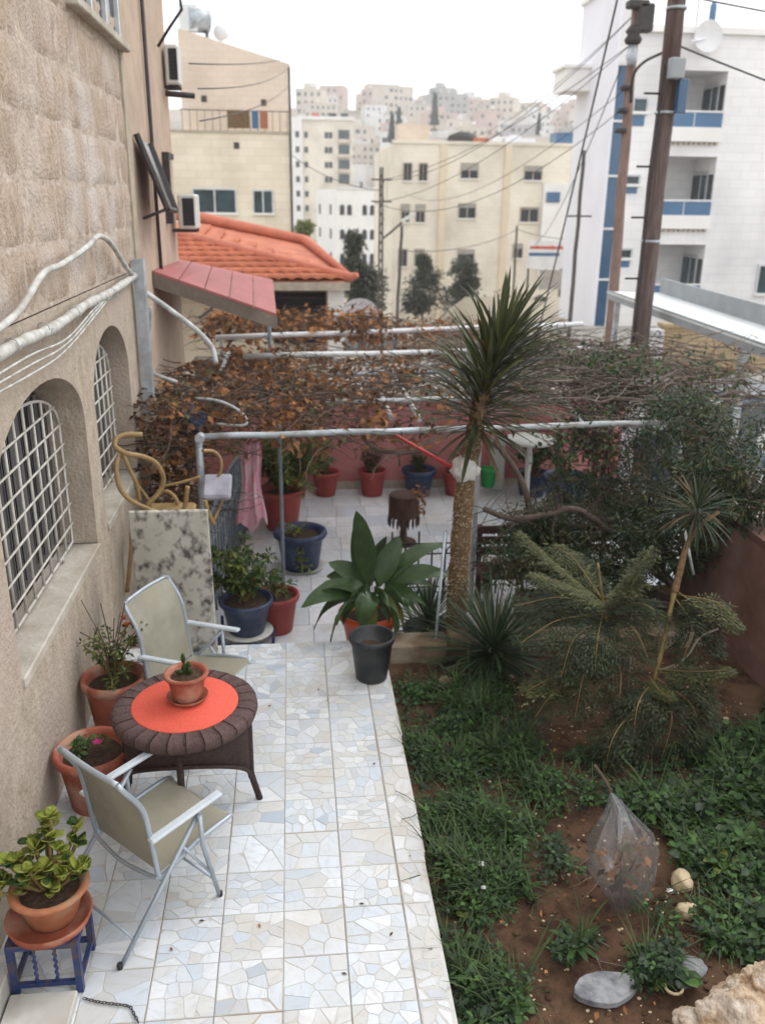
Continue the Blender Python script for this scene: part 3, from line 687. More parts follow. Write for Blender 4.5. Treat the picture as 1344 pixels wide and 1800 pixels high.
putw('pale_rod', g, M['pipe_pale'], label='short pale rod sticking out of the vine beside the steel post', cat='rod')
# pink lean-to roof
lt = thing('lean_to_roof', 'pink painted sheet lean-to roof sloping down from the end of the house', 'roof', (-.9, 11.6, 2.2))
A = W(262, 480, y=10.4); B = W(300, 456, y=13.3); D = W(480, 495, y=13.3); C_ = W(487, 556, y=10.9)
A.x = max(A.x, -1.57)
for k in range(5):
    t0, t1 = k/5+.004, (k+1)/5-.004; g = MB()
    p, q = A.lerp(C_, t0), A.lerp(C_, t1); r_, s_ = B.lerp(D, t1), B.lerp(D, t0)
    up = V((0, 0, .03))
    g.add([p, q, r_, s_, p+up, q+up, r_+up, s_+up], [(3, 2, 1, 0), (4, 5, 6, 7), (0, 1, 5, 4), (1, 2, 6, 5), (2, 3, 7, 6), (3, 0, 4, 7)])
    putw('roof_panel', g, M['pinkroof'], lt)
g = MB(); dz = V((0, .02, -.16))
g.add([A-V((0, 0, .004)), C_-V((0, 0, .004)), C_+dz, A+dz, A+V((0, .06, -.004)), C_+V((0, .06, -.004)), C_+dz+V((0, .06, 0)), A+dz+V((0, .06, 0))], [(0, 3, 2, 1), (4, 5, 6, 7), (0, 4, 7, 3), (1, 2, 6, 5), (3, 7, 6, 2)])
putw('fascia', g, M['concrete'], lt)
for p in (D,):
    g = MB(); g.tube([p+V((-.08, .05, -.1)), V((p.x-.08, p.y+.05, -.56))], .03, 8); putw('post', g, M['greyiron'], lt)
# grey concrete wall behind the vine
g = MB(); g.bx(-1.55, -.1, 13.75, 14.0, -.6, 1.15); g.bx(-1.55, -.05, 13.7, 14.05, 1.152, 1.25)
putw('concrete_wall', g, M['concrete'], label='low grey brown concrete wall behind the pergola vine', cat='wall')
# pink courtyard wall
pw = thing('pink_wall', 'salmon pink painted wall with a beige plinth closing the courtyard', 'wall', (1.6, 12.4, -.45))
g = MB(); g.bx(-1.5, 4.9, 12.33, 12.53, -.45, .93); putw('wall', g, M['pink'], pw)
g = MB(); g.cbox((1.7, 12.43, .96), (6.5, .28, .05), .01); putw('coping', g, M['plinth'], pw)
g = MB(); g.bx(-1.5, 4.9, 12.305, 12.329, -.45, -.33); putw('plinth', g, M['plinth'], pw)
g = MB(); g.bx(4.05, 4.28, 10.9, 11.15, -.45, .72); g.cbox((4.165, 11.025, .76), (.3, .32, .07), .02)
putw('pink_pillar', g, M['pink'], label='free standing pink pillar at the right of the courtyard', cat='pillar')
# ================================================================ RED TILED HOUSE
rh = thing('tiled_house', 'low house with an orange red tiled hip roof beyond the pergola', 'house', (-1.5, 20, -.6))
E_ = V((1.18, 18, 2.08)); A = V((-2.95, 22.2, 2.80)); R1 = V((.36, 22.8, 2.56)); T2 = V((-2.75, 24.2, 3.10)); WL = V((-6.5, 18, 2.04)); AL = V((-7.5, 22.2, 2.80))
def tile_slope(mb, a, b, c, d, nrow, amp=.045, per=.26):
    """a-b the eave, d-c the upper edge; courses of curved tiles lapping each other"""
    for k in range(nrow):
        e0, e1 = a.lerp(d, k/nrow), b.lerp(c, k/nrow); f0, f1 = a.lerp(d, (k+1.15)/nrow), b.lerp(c, (k+1.15)/nrow)
        n = max(2, int((e1-e0).length/per*6)); vs = []
        for i in range(n+1):
            t = i/n; ph = (e1-e0).length*t/per*2*pi
            w = amp*(abs(sin(ph/2))**.8)
            p = e0.lerp(e1, t)+V((0, 0, w+.085)); q = f0.lerp(f1, t)+V((0, 0, w*.9-.0))
            vs += [p+V((0, 0, -.06)), p, q]
        fs = []
        for i in range(n): a_ = i*3; fs += [(a_, a_+3, a_+4, a_+1), (a_+1, a_+4, a_+5, a_+2)]
        mb.add(vs, fs, True)
g = MB(); g.add([WL, E_, A, AL], [(0, 1, 2, 3)]); g.add([E_, R1, T2, A], [(0, 1, 2, 3)]); g.add([V((WL.x, 18.05, 1.95)), V((1.13, 18.05, 1.95)), V((1.13, 23, 1.95)), V((WL.x, 23, 1.95))], [(3, 2, 1, 0)])
roof = putw('roof', g, M['tile'], rh)
g = MB(); tile_slope(g, WL, E_, A+V((.001, 0, 0)), AL, 9); putw('roof_tile', g, M['tile'], roof, kind='stuff')
g = MB(); tile_slope(g, E_.lerp(A, .02), E_.lerp(R1, .02)+V((.02, 0, 0)), T2, A, 10, .03); putw('roof_tile', g, M['tile'], roof, kind='stuff')
g = MB(); g.tube([E_+V((.12, -.1, .14)), E_+V((0, 0, .07)), A+V((0, 0, .09))], [.05, .10, .12], 8); putw('hip_ridge', g, M['tilepink'], roof)
g = MB(); g.tube([E_+V((.02, .02, .06)), R1+V((0, 0, .10)), T2+V((0, 0, .12)), T2+V((-3, .6, .2))], [.06, .13, .16, .16], 8); putw('top_ridge', g, M['tilepink'], roof)
g = MB(); g.bx(-6.5, 1.16, 17.97, 18.02, 1.90, 2.06); putw('gutter_board', g, M['plinth'], rh)
g = MB(); g.bx(-6.5, -.42, 18.5, 23, -.6, 1.94); g.bx(-.42, 1.06, 18.75, 23, -.6, 1.94); putw('wall', g, M['beige'], rh)
g = MB(); g.bx(.72, 1.05, 18.25, 18.55, -.6, 1.93); putw('corner_pillar', g, M['whitewall'], rh)
g = MB(); g.bx(-.40, .70, 18.66, 18.74, .75, 1.80); wn = putw('window', g, M['glass_dark'], rh)
for k in range(6):
    g = MB(); g.box((.15, 18.62, .86+k*.17), (1.10, .07, .05), rx=.5); putw('louvre_slat', g, M['darkmetal'], wn)
# satellite dish on the pergola side
sdh = thing('satellite_dish', 'pale blue satellite dish beside the tiled house corner', 'satellite dish', (1.6, 17, -.55))
c = W(632, 552, y=17)
g = MB(); g.tube([(c.x, 17.1, -.55), (c.x, 17.1, c.z)], .03, 6); putw('mast', g, M['polegrey'], sdh)
g = MB(); R = .36
for j in range(5):
    r0, r1 = R*j/5, R*(j+1)/5
    for k in range(16):
        a0, a1 = 2*pi*k/16, 2*pi*(k+1)/16
        f = lambda r, a: V((c.x+r*cos(a), 17+.0-.5*r*r+.1-.2*r*sin(a), c.z+r*.85*sin(a)))
        g.quad(f(r0, a0), f(r1, a0), f(r1, a1), f(r0, a1), True)
putw('dish', g, M['towerside'], sdh)
g = MB(); g.tube([(c.x, 17, c.z-.3), (c.x, 16.6, c.z-.05)], .012, 5); g.box((c.x, 16.6, c.z), (.05, .08, .05)); putw('feed_arm', g, M['polegrey'], sdh)
# ================================================================ windows helper
def win(parent, x0, x1, z0, z1, y, glass='glass_dark', frame='winframe', shut=0, depth=.14, mull=True, rec=True):
    """window let into a south face at y: recess box, pane, frame bars, sill"""
    fw = min(.07, (x1-x0)*.08)
    g = MB(); g.bx(x0, x1, y-.02, y-.005, z0, z1); w = putw('window', g, M[glass], parent)
    g = MB(); g.bx(x0-.06, x0, y-.09, y+.02, z0-.002, z1+.05); g.bx(x1, x1+.06, y-.09, y+.02, z0-.002, z1+.05); g.bx(x0-.059, x1+.059, y-.085, y+.02, z1+.001, z1+.07)
    if mull: g.bx((x0+x1)/2-fw/2, (x0+x1)/2+fw/2, y-.05, y-.021, z0+.001, z1-.001)
    putw('frame', g, M[frame], w)
    g = MB(); g.bx(x0-.1, x1+.1, y-.14, y+.02, z0-.09, z0-.003); putw('sill', g, M['whitewall'], w)
    if shut:
        g = MB(); zz = z1-(z1-z0)*shut
        for k in range(6): g.bx(x0+.005, x1-.005, y-.06-.008*(k % 2), y-.022, zz+(z1-zz)*k/6+.002, zz+(z1-zz)*(k+1)/6-.002)
        putw('shutter', g, M['shutter'], w)
    return w
# ================================================================ WHITE APARTMENT BLOCK on the right
wb = thing('white_apartment_block', 'white stone apartment block with blue glass stair strip and recessed balconies', 'building', (14, 36, -.6))
TX0, TX1 = 11.1, 11.2
g = MB(); g.bx(TX0, TX1, 32, 36.2, -1.6, 10.6); putw('stair_tower', g, M['towerside'], wb)
g = MB(); g.bx(10.15, TX0-.002, 34.6, 36.1, 7.55, 8.3); g.bx(10.05, TX0-.002, 34.5, 36.2, 8.302, 8.42); putw('cornice', g, M['whitewall'], wb)
g = MB(); g.bx(11.0, 11.3, 31.93, 36.3, 10.602, 10.75); putw('cornice', g, M['whitewall'], wb)
z = 8.15
for k in range(5):
    zb = z-1.78
    g = MB(); g.bx(TX1+.003, 11.63, 32.1, 32.2, max(zb, -1.0), z-.07); putw('glass_panel', g, M['blueglass'], wb)
    g = MB(); g.bx(TX1+.003, 11.63, 32.02, 32.21, z-.07, z); putw('floor_band', g, M['white'], wb)
    z = zb
g = MB(); g.bx(TX1+.002, 11.64, 32.21, 36.2, -1.6, 8.15); g.bx(TX1+.002, 11.64, 32, 36.2, 8.151, 10.6); putw('strip_backing', g, M['whitestone'], wb)
FY = 32.15; RX0, RX1 = 13.05, 15.2
recs = [(6.15, 8.0), (3.22, 5.25), (.28, 2.25)]
g = MB(); g.bx(11.645, RX0, FY, 36.2, -1.6, 9.3); g.bx(RX1, 26, FY, 36.2, -1.6, 9.3)
zz = -1.6
for (a, b_) in sorted(recs): g.bx(RX0+.0005, RX1-.0005, FY, FY+1.8, zz, a); zz = b_
g.bx(RX0+.0005, RX1-.0005, FY, FY+1.8, zz, 9.3); g.bx(RX0+.0005, RX1-.0005, FY+1.8, 36.2, -1.6, 9.3)
putw('facade', g, M['whitestone'], wb)
g = MB(); g.bx(11.645, 26, FY-.14, FY-.001, 9.12, 9.32); putw('parapet_cap', g, M['whitewall'], wb)
for (a, b_) in recs:
    g = MB(); g.bx(RX0+.02, RX1-.02, FY-.16, FY-.002, a-.42, a+.04); bal = putw('balcony', g, M['whitewall'], wb)
    g = MB()
    for k in range(11): g.bx(RX0+.05+.19*k, RX0+.14+.19*k, FY-.12, FY-.003, a-.52, a-.422)
    putw('balcony_moulding', g, M['plinth'], bal)
    n = 2
    for k in range(n):
        x0 = RX0+.04+(RX1-RX0-.08)*k/n
        g = MB(); g.bx(x0+.01, x0+(RX1-RX0-.08)/n-.01, FY-.12, FY-.10, a+.05, a+.51); putw('rail_panel', g, M['bluepanel'], bal)
    g = MB(); g.bx(RX0, RX1, FY-.15, FY-.09, a+.52, a+.58); g.bx(RX0, RX1, FY-.14, FY-.085, a+.042, a+.049)
    for k in range(n+1): xx = RX0+.04+(RX1-RX0-.08)*k/n; g.bx(xx-.014, xx+.014, FY-.13, FY-.088, a+.05, a+.519)
    putw('hand_rail', g, M['white'], bal)
    g = MB(); g.bx(RX1-.03, RX1-.0006, FY+.55, FY+1.74, a+.02, a+1.45); d = putw('balcony_door', g, M['tealglass'], bal)
    g = MB(); g.bx(RX1-.05, RX1-.001, FY+.47, FY+.549, a+.02, a+1.5); g.bx(RX1-.05, RX1-.001, FY+.47, FY+1.74, a+1.501, a+1.56); g.bx(RX1-.045, RX1-.031, FY+1.0, FY+1.07, a+.03, a+1.449)
    putw('door_frame', g, M['winframe'], d)
    g = MB(); g.bx(RX1-.03, RX1-.0006, FY+.1, FY+.42, a+.15, a+1.45); putw('side_window', g, M['glass_dark'], bal)
    g = MB(); g.bx(RX0+.04, RX0+.33, FY+1.77, FY+1.79, a+.0, a+1.3); putw('side_door', g, M['blueglass'], bal)
for (zl, zh) in [(6.2, 7.05), (3.98, 4.55), (1.43, 2.04)]:
    win(wb, 11.92, 12.36, (zl+zh)/2+.04, zh, FY, 'tealglass', mull=False)
    g = MB(); g.bx(11.92, 12.36, FY-.02, FY-.004, zl, (zl+zh)/2-.08); putw('blue_spandrel', g, M['bluepanel'], wb)
win(wb, 17.4, 18.5, .52, 1.5, FY, 'tealglass'); win(wb, 17.4, 18.5, 3.5, 4.5, FY, 'tealglass'); win(wb, 17.4, 18.5, 6.4, 7.4, FY, 'tealglass')
g = MB(); g.bx(11.7, 12.2, FY-.05, FY-.003, -1.35, -.9); putw('vent', g, M['darkmetal'], wb)
# dish and mast on that roof
d = thing('satellite_dish', 'white satellite dish on the parapet of the white apartment block', 'satellite dish', (14.1, 31.8, 9.3))
g = MB(); c = V((14.15, 31.75, 9.0))
for j in range(5):
    for k in range(16):
        f = lambda r, a: V((c.x+r*cos(a), c.y-.35*r*r+.1, c.z+r*sin(a)))
        g.quad(f(.5*j/5, 2*pi*k/16), f(.5*(j+1)/5, 2*pi*k/16), f(.5*(j+1)/5, 2*pi*(k+1)/16), f(.5*j/5, 2*pi*(k+1)/16), True)
putw('dish', g, M['white'], d); g = MB(); g.tube([(14.15, 31.9, 8.95), (13.55, 31.7, 8.8)], .05, 6); putw('arm', g, M['towerside'], d)
g = MB(); g.tube([(14.2, 33, 9.3), (14.2, 33, 11)], .02, 5); putw('roof_mast', g, M['polegrey'], label='thin mast on the roof of the white apartment block', cat='mast')
g = MB(); g.lathe([(.12, 0), (.12, .85), (.06, .95)], 8, (14.75, 33, 9.3)); putw('blue_tube', g, M['bluepanel'], label='small blue vent tube on the roof of the white apartment block', cat='vent')
g = MB(); g.bx(9.6, 26, 22, 22.35, -.62, .62); g.bx(9.55, 26, 21.93, 22.42, .621, .70)
putw('boundary_wall', g, M['tanwall'], label='tan stone boundary wall in front of the white apartment block', cat='wall')
# ================================================================ BEIGE HOUSE on the left
bl = thing('beige_house', 'two tier beige stone house with a roof terrace behind the tiled roof', 'building', (-3, 46, -4.8))
g = MB(); g.bx(-9, .02, 42, 52, -5, 6.35); putw('wall', g, M['beige'], bl)
g = MB(); g.bx(-9, .06, 41.95, 42.2, 6.352, 6.45); putw('terrace_edge', g, M['plinth'], bl)
UY = 43.6; x0, x1 = -4.75, .12
g = MB(); g.add([(x0, UY, 6.36), (x1, UY, 6.36), (x1, UY, 9.35), (x0, UY, 10.65), (x0, 52, 6.36), (x1, 52, 6.36), (x1, 52, 9.35), (x0, 52, 10.65)], [(0, 1, 2, 3), (5, 4, 7, 6), (1, 5, 6, 2), (4, 0, 3, 7), (3, 2, 6, 7)])
putw('upper_storey', g, M['pinkish'], bl)
win(bl, -4.28, -2.46, 3.05, 4.0, 42, 'tealglass'); win(bl, -1.62, -.82, 3.05, 3.97, 42, 'tealglass')
win(bl, -4.28, -2.6, -.2, .9, 42, 'glass_dark')
for (x, z, y) in [(-3.75, 7.85, UY), (-1.1, 7.75, UY), (-2.3, 5.85, 42)]:
    g = MB(); g.bx(x-.12, x+.12, y-.03, y-.003, z-.13, z+.13); putw('vent', g, M['darkmetal'], bl)
g = MB()
for k in range(15): xx = -4.6+k*.325; g.tube([(xx, 42.05, 6.45), (xx, 42.05, 7.25)], .012, 4)
g.tube([(-4.7, 42.05, 7.26), (.02, 42.05, 7.26)], .022, 5); putw('terrace_railing', g, M['darkmetal'], bl)
g = MB(); g.tube([(.07, 41.9, 9.0), (.07, 41.9, 1), (.07, 41.9, -4)], .06, 6); putw('rain_pipe', g, M['darkmetal'], bl)
for (xa, xb, m, lb) in [(-2.65, -1.7, 'bark', 'brown patterned cloth hung over the railing of the beige house terrace'), (-1.6, -1.3, 'bluepanel', 'small blue cloth hung over the railing of the beige house terrace'), (-1.25, -.9, 'terraold', 'rust coloured cloth hung over the railing of the beige house terrace')]:
    g = MB(); n = 8
    for k in range(n): 
        xx, xy = xa+(xb-xa)*k/n, xa+(xb-xa)*(k+1)/n; o0, o1 = .03*(k % 2), .03*((k+1) % 2)
        g.quad((xx, 42.0-o0, 6.55), (xy, 42.0-o1, 6.55), (xy, 42.0-o1, 7.28), (xx, 42.0-o0, 7.28)); g.quad((xy, 42.10+o1, 6.75), (xx, 42.10+o0, 6.75), (xx, 42.0-o0, 7.281), (xy, 42.0-o1, 7.281))
    putw('cloth', g, M[m], label=lb, cat='cloth')
tk = thing('water_tank', 'white cylindrical water tank with a square end on top of the beige house', 'water tank', (-4, 44.4, 10.5))
g = MB()
for k in range(2): pass
a_ = [( -.42, 0)]
g.tube([(-4.35, 44.2, 11.1), (-3.5, 44.6, 11.1)], .50, 16); putw('drum', g, M['galv'], tk)
g = MB(); g.bx(-4.7, -3.9, 44.0, 44.06, 10.6, 11.65); putw('end_panel', g, M['sheet'], tk)
g = MB(); g.bx(-4.4, -4.3, 44.1, 44.7, 10.3, 10.65); g.bx(-3.6, -3.5, 44.2, 44.8, 10.2, 10.65); putw('cradle', g, M['darkmetal'], tk)
g = MB(); g.blob((-2.95, 45.0, 10.75), .36, 2, .02, 1, 3, (1, .4, 1)); g.tube([(-2.95, 45, 10.4), (-2.95, 45, 9.9)], .04, 5); putw('roof_dish', g, M['white'], label='small round white dish to the right of the roof water tank', cat='satellite dish')
# ================================================================ BEIGE APARTMENT BLOCK, middle right
br = thing('cream_apartment_block', 'large cream stone apartment block with tan pilasters across the street', 'building', (13, 68, -4.9))
g = MB(); g.bx(6.9, 19.9, 62, 76, -5.2, 7.25); putw('wall', g, M['beige2'], br)
g = MB(); g.bx(6.8, 20, 61.9, 62.3, 7.252, 7.45); putw('parapet', g, M['beige2'], br)
for xx in (10.25, 14.65):
    g = MB(); g.bx(xx-.22, xx+.22, 61.86, 61.998, -5.2, 7.24); putw('pilaster', g, M['tanpil'], br)
for (xa, xb, za, zb, sh) in [(7.6, 8.1, 4.95, 6.0, 0), (8.65, 9.15, 4.95, 6.0, 0), (11.5, 12.6, 5.15, 6.05, .45), (15.85, 17, 5.1, 5.95, .35),
                         (7.5, 8.0, 2.3, 3.4, .4), (8.5, 9.05, 2.3, 3.4, .4), (11.45, 12.55, 2.6, 3.5, .25), (15.75, 16.95, 2.4, 3.3, .1),
                         (8.5, 9.1, -.6, .5, .3), (15.4, 16.0, .0, .9, .3), (7.4, 7.9, -.6, .5, 0), (11.5, 12.6, -.4, .5, .3)]:
    win(br, xa, xb, za, zb, 62, 'glass_dark', 'plinth', sh)
g = MB(); g.bx(17.2, 19.6, 61.7, 61.99, -1.2, 4.9); putw('lighter_bay', g, M['whitewall'], br)
g = MB(); g.bx(17.4, 18.3, 61.55, 61.69, 3.75, 4.35); g.bx(17.36, 18.34, 61.6, 61.695, 3.70, 3.748); putw('blue_sign', g, M['bluepanel'], label='plain blue panel on the upper right of the cream apartment block', cat='sign')
g = MB(); g.bx(18.0, 19.3, 62.5, 64, 7.46, 8.1); g.bx(17.95, 19.35, 62.45, 64.05, 8.101, 8.15); putw('blue_tank', g, M['bluepanel'], label='square blue tank on the roof of the cream apartment block', cat='tank')
g = MB(); g.bx(14.9, 16.6, 62.6, 64, 7.46, 7.75); g.bx(14.95, 15.6, 62.7, 63.2, 7.751, 7.95); putw('roof_shed', g, M['towerside'], label='pale low sheet shed on the roof of the cream apartment block', cat='shed')
g = MB(); g.blob((11.9, 63.5, 7.5), .9, 2, .2, 1.2, 4, (1.3, .6, .75)); putw('roof_tarpaulin', g, M['darkmetal'], label='dark tarpaulin heap on the roof of the cream apartment block', cat='tarpaulin')
g = MB(); g.bx(12.4, 13.4, 62.6, 63.2, 7.46, 7.72); putw('rust_box', g, M['tile'], label='flat orange red box beside the dark tarpaulin on the cream roof', cat='box')
g = MB(); g.bx(7.4, 9.6, 64, 66, 7.46, 8.6); putw('roof_room', g, M['pinkish'], label='pinkish roof room on the left of the cream apartment block', cat='roof room')
# billboard
sg = thing('billboard', 'white billboard with red and blue lettering bands in front of the cream block', 'billboard', (14.5, 48, -4.8))
p0, p1 = W(926, 472, y=48), W(994, 424, y=48)
g = MB(); g.bx(p0.x, p1.x, 48, 48.08, p0.z, p1.z); putw('board', g, M['white'], sg)
hgt = p1.z-p0.z; r5 = random.Random(9)
g = MB(); x = p0.x+.08
while x < p1.x-.15:
    w = r5.uniform(.05, .16); g.bx(x, x+w, 47.98, 47.999, p0.z+hgt*.72+r5.uniform(-.02, .03), p0.z+hgt*.80+r5.uniform(0, .05)); x += w+r5.uniform(.0, .04)
g.bx(p0.x+.08, p1.x-.1, 47.985, 47.998, p0.z+hgt*.72, p0.z+hgt*.745); putw('red_lettering', g, M['flowerred'] if 0 else M['orange'], sg)
g = MB(); g.bx(p0.x+.04, p1.x-.3, 47.985, 47.999, p0.z+hgt*.46, p0.z+hgt*.58); putw('blue_band', g, M['bluepanel'], sg)
for xx in (p0.x+.1, p1.x-.1):
    g = MB(); g.bx(xx-.05, xx+.05, 48.09, 48.17, -4.9, p0.z+.3); putw('leg', g, M['polegrey'], sg)
g = MB(); g.bx(p0.x+.7, p1.x, 47.9, 48, p0.z-1.1, p0.z-.12); g.bx(p0.x+.66, p1.x+.04, 47.88, 47.99, p0.z-.12, p0.z-.06); putw('lower_panel', g, M['shutter'], label='grey beige hoarding panel standing below the white billboard', cat='panel')
# ================================================================ WHITE HOUSE WITH ARCHED WINDOWS
ah = thing('arched_window_house', 'bright white house with rows of small paired arched windows down the valley', 'building', (8, 116, -8))
g = MB(); g.add([(5.5, 112, -9), (12.4, 112, -9), (12.4, 112, 4.95), (5.5, 112, 4.95), (3.4, 122, -9), (12.4, 124, -9), (12.4, 124, 4.95), (3.4, 122, 4.95)], [(0, 1, 2, 3), (4, 0, 3, 7), (3, 2, 6, 7), (1, 5, 6, 2), (5, 4, 7, 6)])
putw('wall', g, M['whitewall'], ah)
g = MB(); g.bx(5.4, 12.5, 111.85, 112.2, 4.952, 5.2); putw('parapet', g, M['white'], ah)
def archwin(parent, x, z, w, h, y):
    g = MB(); pts = [(x-w/2, z), (x+w/2, z)] + [(x+w/2*cos(pi*k/6), z+h-w/2+w/2*sin(pi*k/6)) for k in range(7)]
    n = len(pts); g.add([(p[0], y-.06, p[1]) for p in pts]+[(p[0], y-.005, p[1]) for p in pts], [tuple(range(n))]+[(i, i+n, (i+1) % n+n, (i+1) % n) for i in range(n)])
    putw('window', g, M['glass_dark'], parent)
for zz in (2.0, -.85, -3.7):
    for xx in (6.25, 7.15, 9.0, 9.95, 11.6): archwin(ah, xx, zz, .55, 1.2, 112)
for zz in (2.0, -.85, -3.7):
    for t in (.2, .75):
        x, y = 5.5-2.1*t, 112+10*t
        g = MB(); g.add([(x-.03, y, zz), (x-.03-.2, y+.95, zz), (x-.03-.2, y+.95, zz+1.2), (x-.03, y, zz+1.2)], [(1, 0, 3, 2)]); putw('window', g, M['glass_dark'], ah)
# ================================================================ TALL APARTMENT BLOCK down the valley
tb = thing('tall_apartment_block', 'tall pale apartment block with many small windows behind the arched house', 'building', (7, 210, -14))
g = MB(); g.bx(.3, 2.8, 204, 220, -16, 20.4); putw('white_wing', g, M['whitewall'], tb)
g = MB(); g.bx(2.802, 13.9, 205, 222, -16, 20.0); putw('wall', g, M['beige2'], tb)
g = MB(); g.bx(2.0, 14.2, 204.6, 223, 20.01, 20.7); putw('parapet', g, M['whitewall'], tb)
for k in range(10):
    zz = 16.4-k*3.0
    for xx in (3.3, 7.7, 8.6):
        g = MB(); g.bx(xx, xx+.75, 204.9, 204.99, zz, zz+1.2); putw('window', g, M['glass_dark'], tb)
    g = MB(); g.bx(10.7, 13.1, 204.85, 204.99, zz-.2, zz+1.7); w = putw('window', g, M['tealglass'], tb)
    g = MB(); g.bx(10.6, 13.2, 203.9, 204.84, zz-.9, zz-.2); putw('balcony', g, M['pinkish'], w)
    g = MB(); g.bx(1.4, 2.2, 203.9, 203.99, zz, zz+1.2); putw('window', g, M['glass_dark'], tb)
for (xx, m) in ((5, 'rust'), (8.8, 'navy'), (11.3, 'navy')):
    g = MB(); g.bx(xx, xx+1.6, 206, 207, 20.71, 21.5); putw('roof_tank', g, M['tilepink'] if m == 'rust' else M['glass_dark'], tb)
# ================================================================ HILLSIDE HOUSES
r6 = random.Random(21)
hm = []
for v in range(12):
    w, d = r6.uniform(9, 16), r6.uniform(9, 13); n = r6.choice([2, 3, 3, 4]); h = 3.1*n
    g = MB(); g.bx(-w/2, w/2, -d/2, d/2, -7, h); g.bx(-w/2-.15, w/2+.15, -d/2-.15, d/2+.15, h+.002, h+.5)
    if v % 2: g.bx(-w/4, w/6, -d/6, d/3, h+.51, h+3)
    if v % 3 == 0: g.bx(w/2+.002, w/2+w*.35, -d/2+1.5, d/2, -7, h*.6)
    if v % 4 == 1: g.bx(-w/2, w/2, -d/2-1.3, -d/2-.002, 2.8, 3.7); 
    wmb = MB(); k = max(3, int(w/2.6))
    for fl in range(n):
        for q in range(k):
            if r6.random() < .2: continue
            x = -w/2+(q+.5)*w/k; ww = r6.choice([.5, .5, .8]); wmb.bx(x-ww, x+ww, -d/2-.08, -d/2-.004, fl*3.1+.9, fl*3.1+2.2)
    tmb_ = []
    for q in range(r6.randint(1, 3)):
        x = r6.uniform(-w/2+1, w/2-1); tq = MB(); tq.lathe([(.5, h+1.3), (.5, h+2.4)], 8, (x, r6.uniform(-d/3, -d/6), 0)); tmb_.append(tq)
    hm.append((g, wmb, tmb_, n))
mesh_cache = {}
colw = [('hw1', 'cream'), ('hw2', 'whitish'), ('hw3', 'pinkish'), ('hw4', 'grey')]
def hill_house(x, y, rz, s, v, ci, label):
    key = (v, ci)
    if key not in mesh_cache: mesh_cache[key] = (hm[v][0].mesh('house', M[colw[ci][0]]), hm[v][1].mesh('window', M['hwin']), [q.mesh('water_tank', M['hw2' if ci != 1 else 'hw4']) for q in hm[v][2]])
    a, b_, c = mesh_cache[key]
    o = bpy.data.objects.new('hillside_house', a); COL.objects.link(o); o.location = (x, y, terrain(x, y)); o.rotation_euler = (0, 0, rz); o.scale = (s, s, s)
    tag(o, label, 'house', 'houses on the far hillside')
    put('window', b_, None, o, kind='stuff'); [put('roof_tank', q, None, o) for q in c]
cnt = 0
yy = 150
hh_list = []
while yy < 575:
    stp = 15+ (yy-150)*.02
    half0 = (495-510)/1527*yy*1.03; half1 = (1008-510)/1527*yy*1.03
    x = half0 - r6.uniform(0, 12)
    while x < half1:
        x += r6.uniform(15, 25)*(.95 + (yy-150)/900)
        px = 510+1527*x/yy/1.02
        if yy < 240 and px < 640: continue
        hh_list.append((x, yy+r6.uniform(-6, 6)))
    yy += stp*r6.uniform(.9, 1.15)
bands = ['low on', 'midway up', 'high on', 'topping']
seen_l = {}
def uniq(s):
    k = seen_l.get(s, 0); seen_l[s] = k+1
    return s + ['', ', standing further back', ', furthest of three', ', fourth back', ', fifth back', ', sixth back', ', seventh back'][min(k, 6)]
for (x, y) in hh_list[:290]:
    v = r6.randrange(12); ci = r6.choices([0, 1, 2, 3], [4, 3, 2, 1.2])[0]
    bnd = 0 if y < 260 else 1 if y < 380 else 2 if y < 480 else 3
    s = r6.uniform(.78, 1.1)
    hor = 'above the tall apartment block' if x/y < .07 else 'above the street lamp' if x/y < .13 else 'above the cream block' if x/y < .24 else 'beside the white apartment block'
    hill_house(x, y, r6.uniform(-.5, .5), s, v, ci, uniq(f'{colw[ci][1]} {["two","three","four"][hm[v][3]-2]} storey house {bands[bnd]} the hillside {hor}'))
# trees on the hill
def cone_tree(h, r, n, seed):
    rr = random.Random(seed); g = MB()
    for k in range(n):
        t = rr.random()**1.3; z = h*(.06+.94*t); rad = r*(1-t*.95)*sqrt(rr.random()); a = rr.uniform(0, 6.28)
        p = V((rad*cos(a), rad*sin(a), z)); d = V((cos(a)*.5, sin(a)*.5, rr.uniform(.3, 1))).normalized()
        g.lf(p, d, rr.uniform(.5, 1.0)*h/9, rr.uniform(.3, .55)*h/9, V((rr.uniform(-1, 1), rr.uniform(-1, 1), .3)))
    t = MB(); t.tube([(0, 0, -1), (0, 0, h*.8)], [.02*h, .005*h], 6)
    return g, t
ch = thing('cypress_tree', 'tall dark cypress tree on the skyline of the far hillside', 'tree', (0, 0, 0))
cg, ct = cone_tree(15, 2.0, 700, 4); put('crown', cg, M['lf_dark'], ch); put('trunk', ct, M['twig'], ch)
ch.location = W(763, 222, y=330); ch.location.z = W(763, 224, y=330).z; ch.scale = (.7, .7, .7)
for (u, v, y, s, lb) in [(688, 255, 250, .5, 'dark cypress among the houses left of the pinkish hill house'), (700, 235, 270, .45, 'second dark cypress among the houses above the street lamp'), (945, 240, 300, .45, 'short dark cypress above the right end of the cream block roof')]:
    p = W(u, v, y=y); again(ch, (p.x, y, p.z), .7, lb, s)
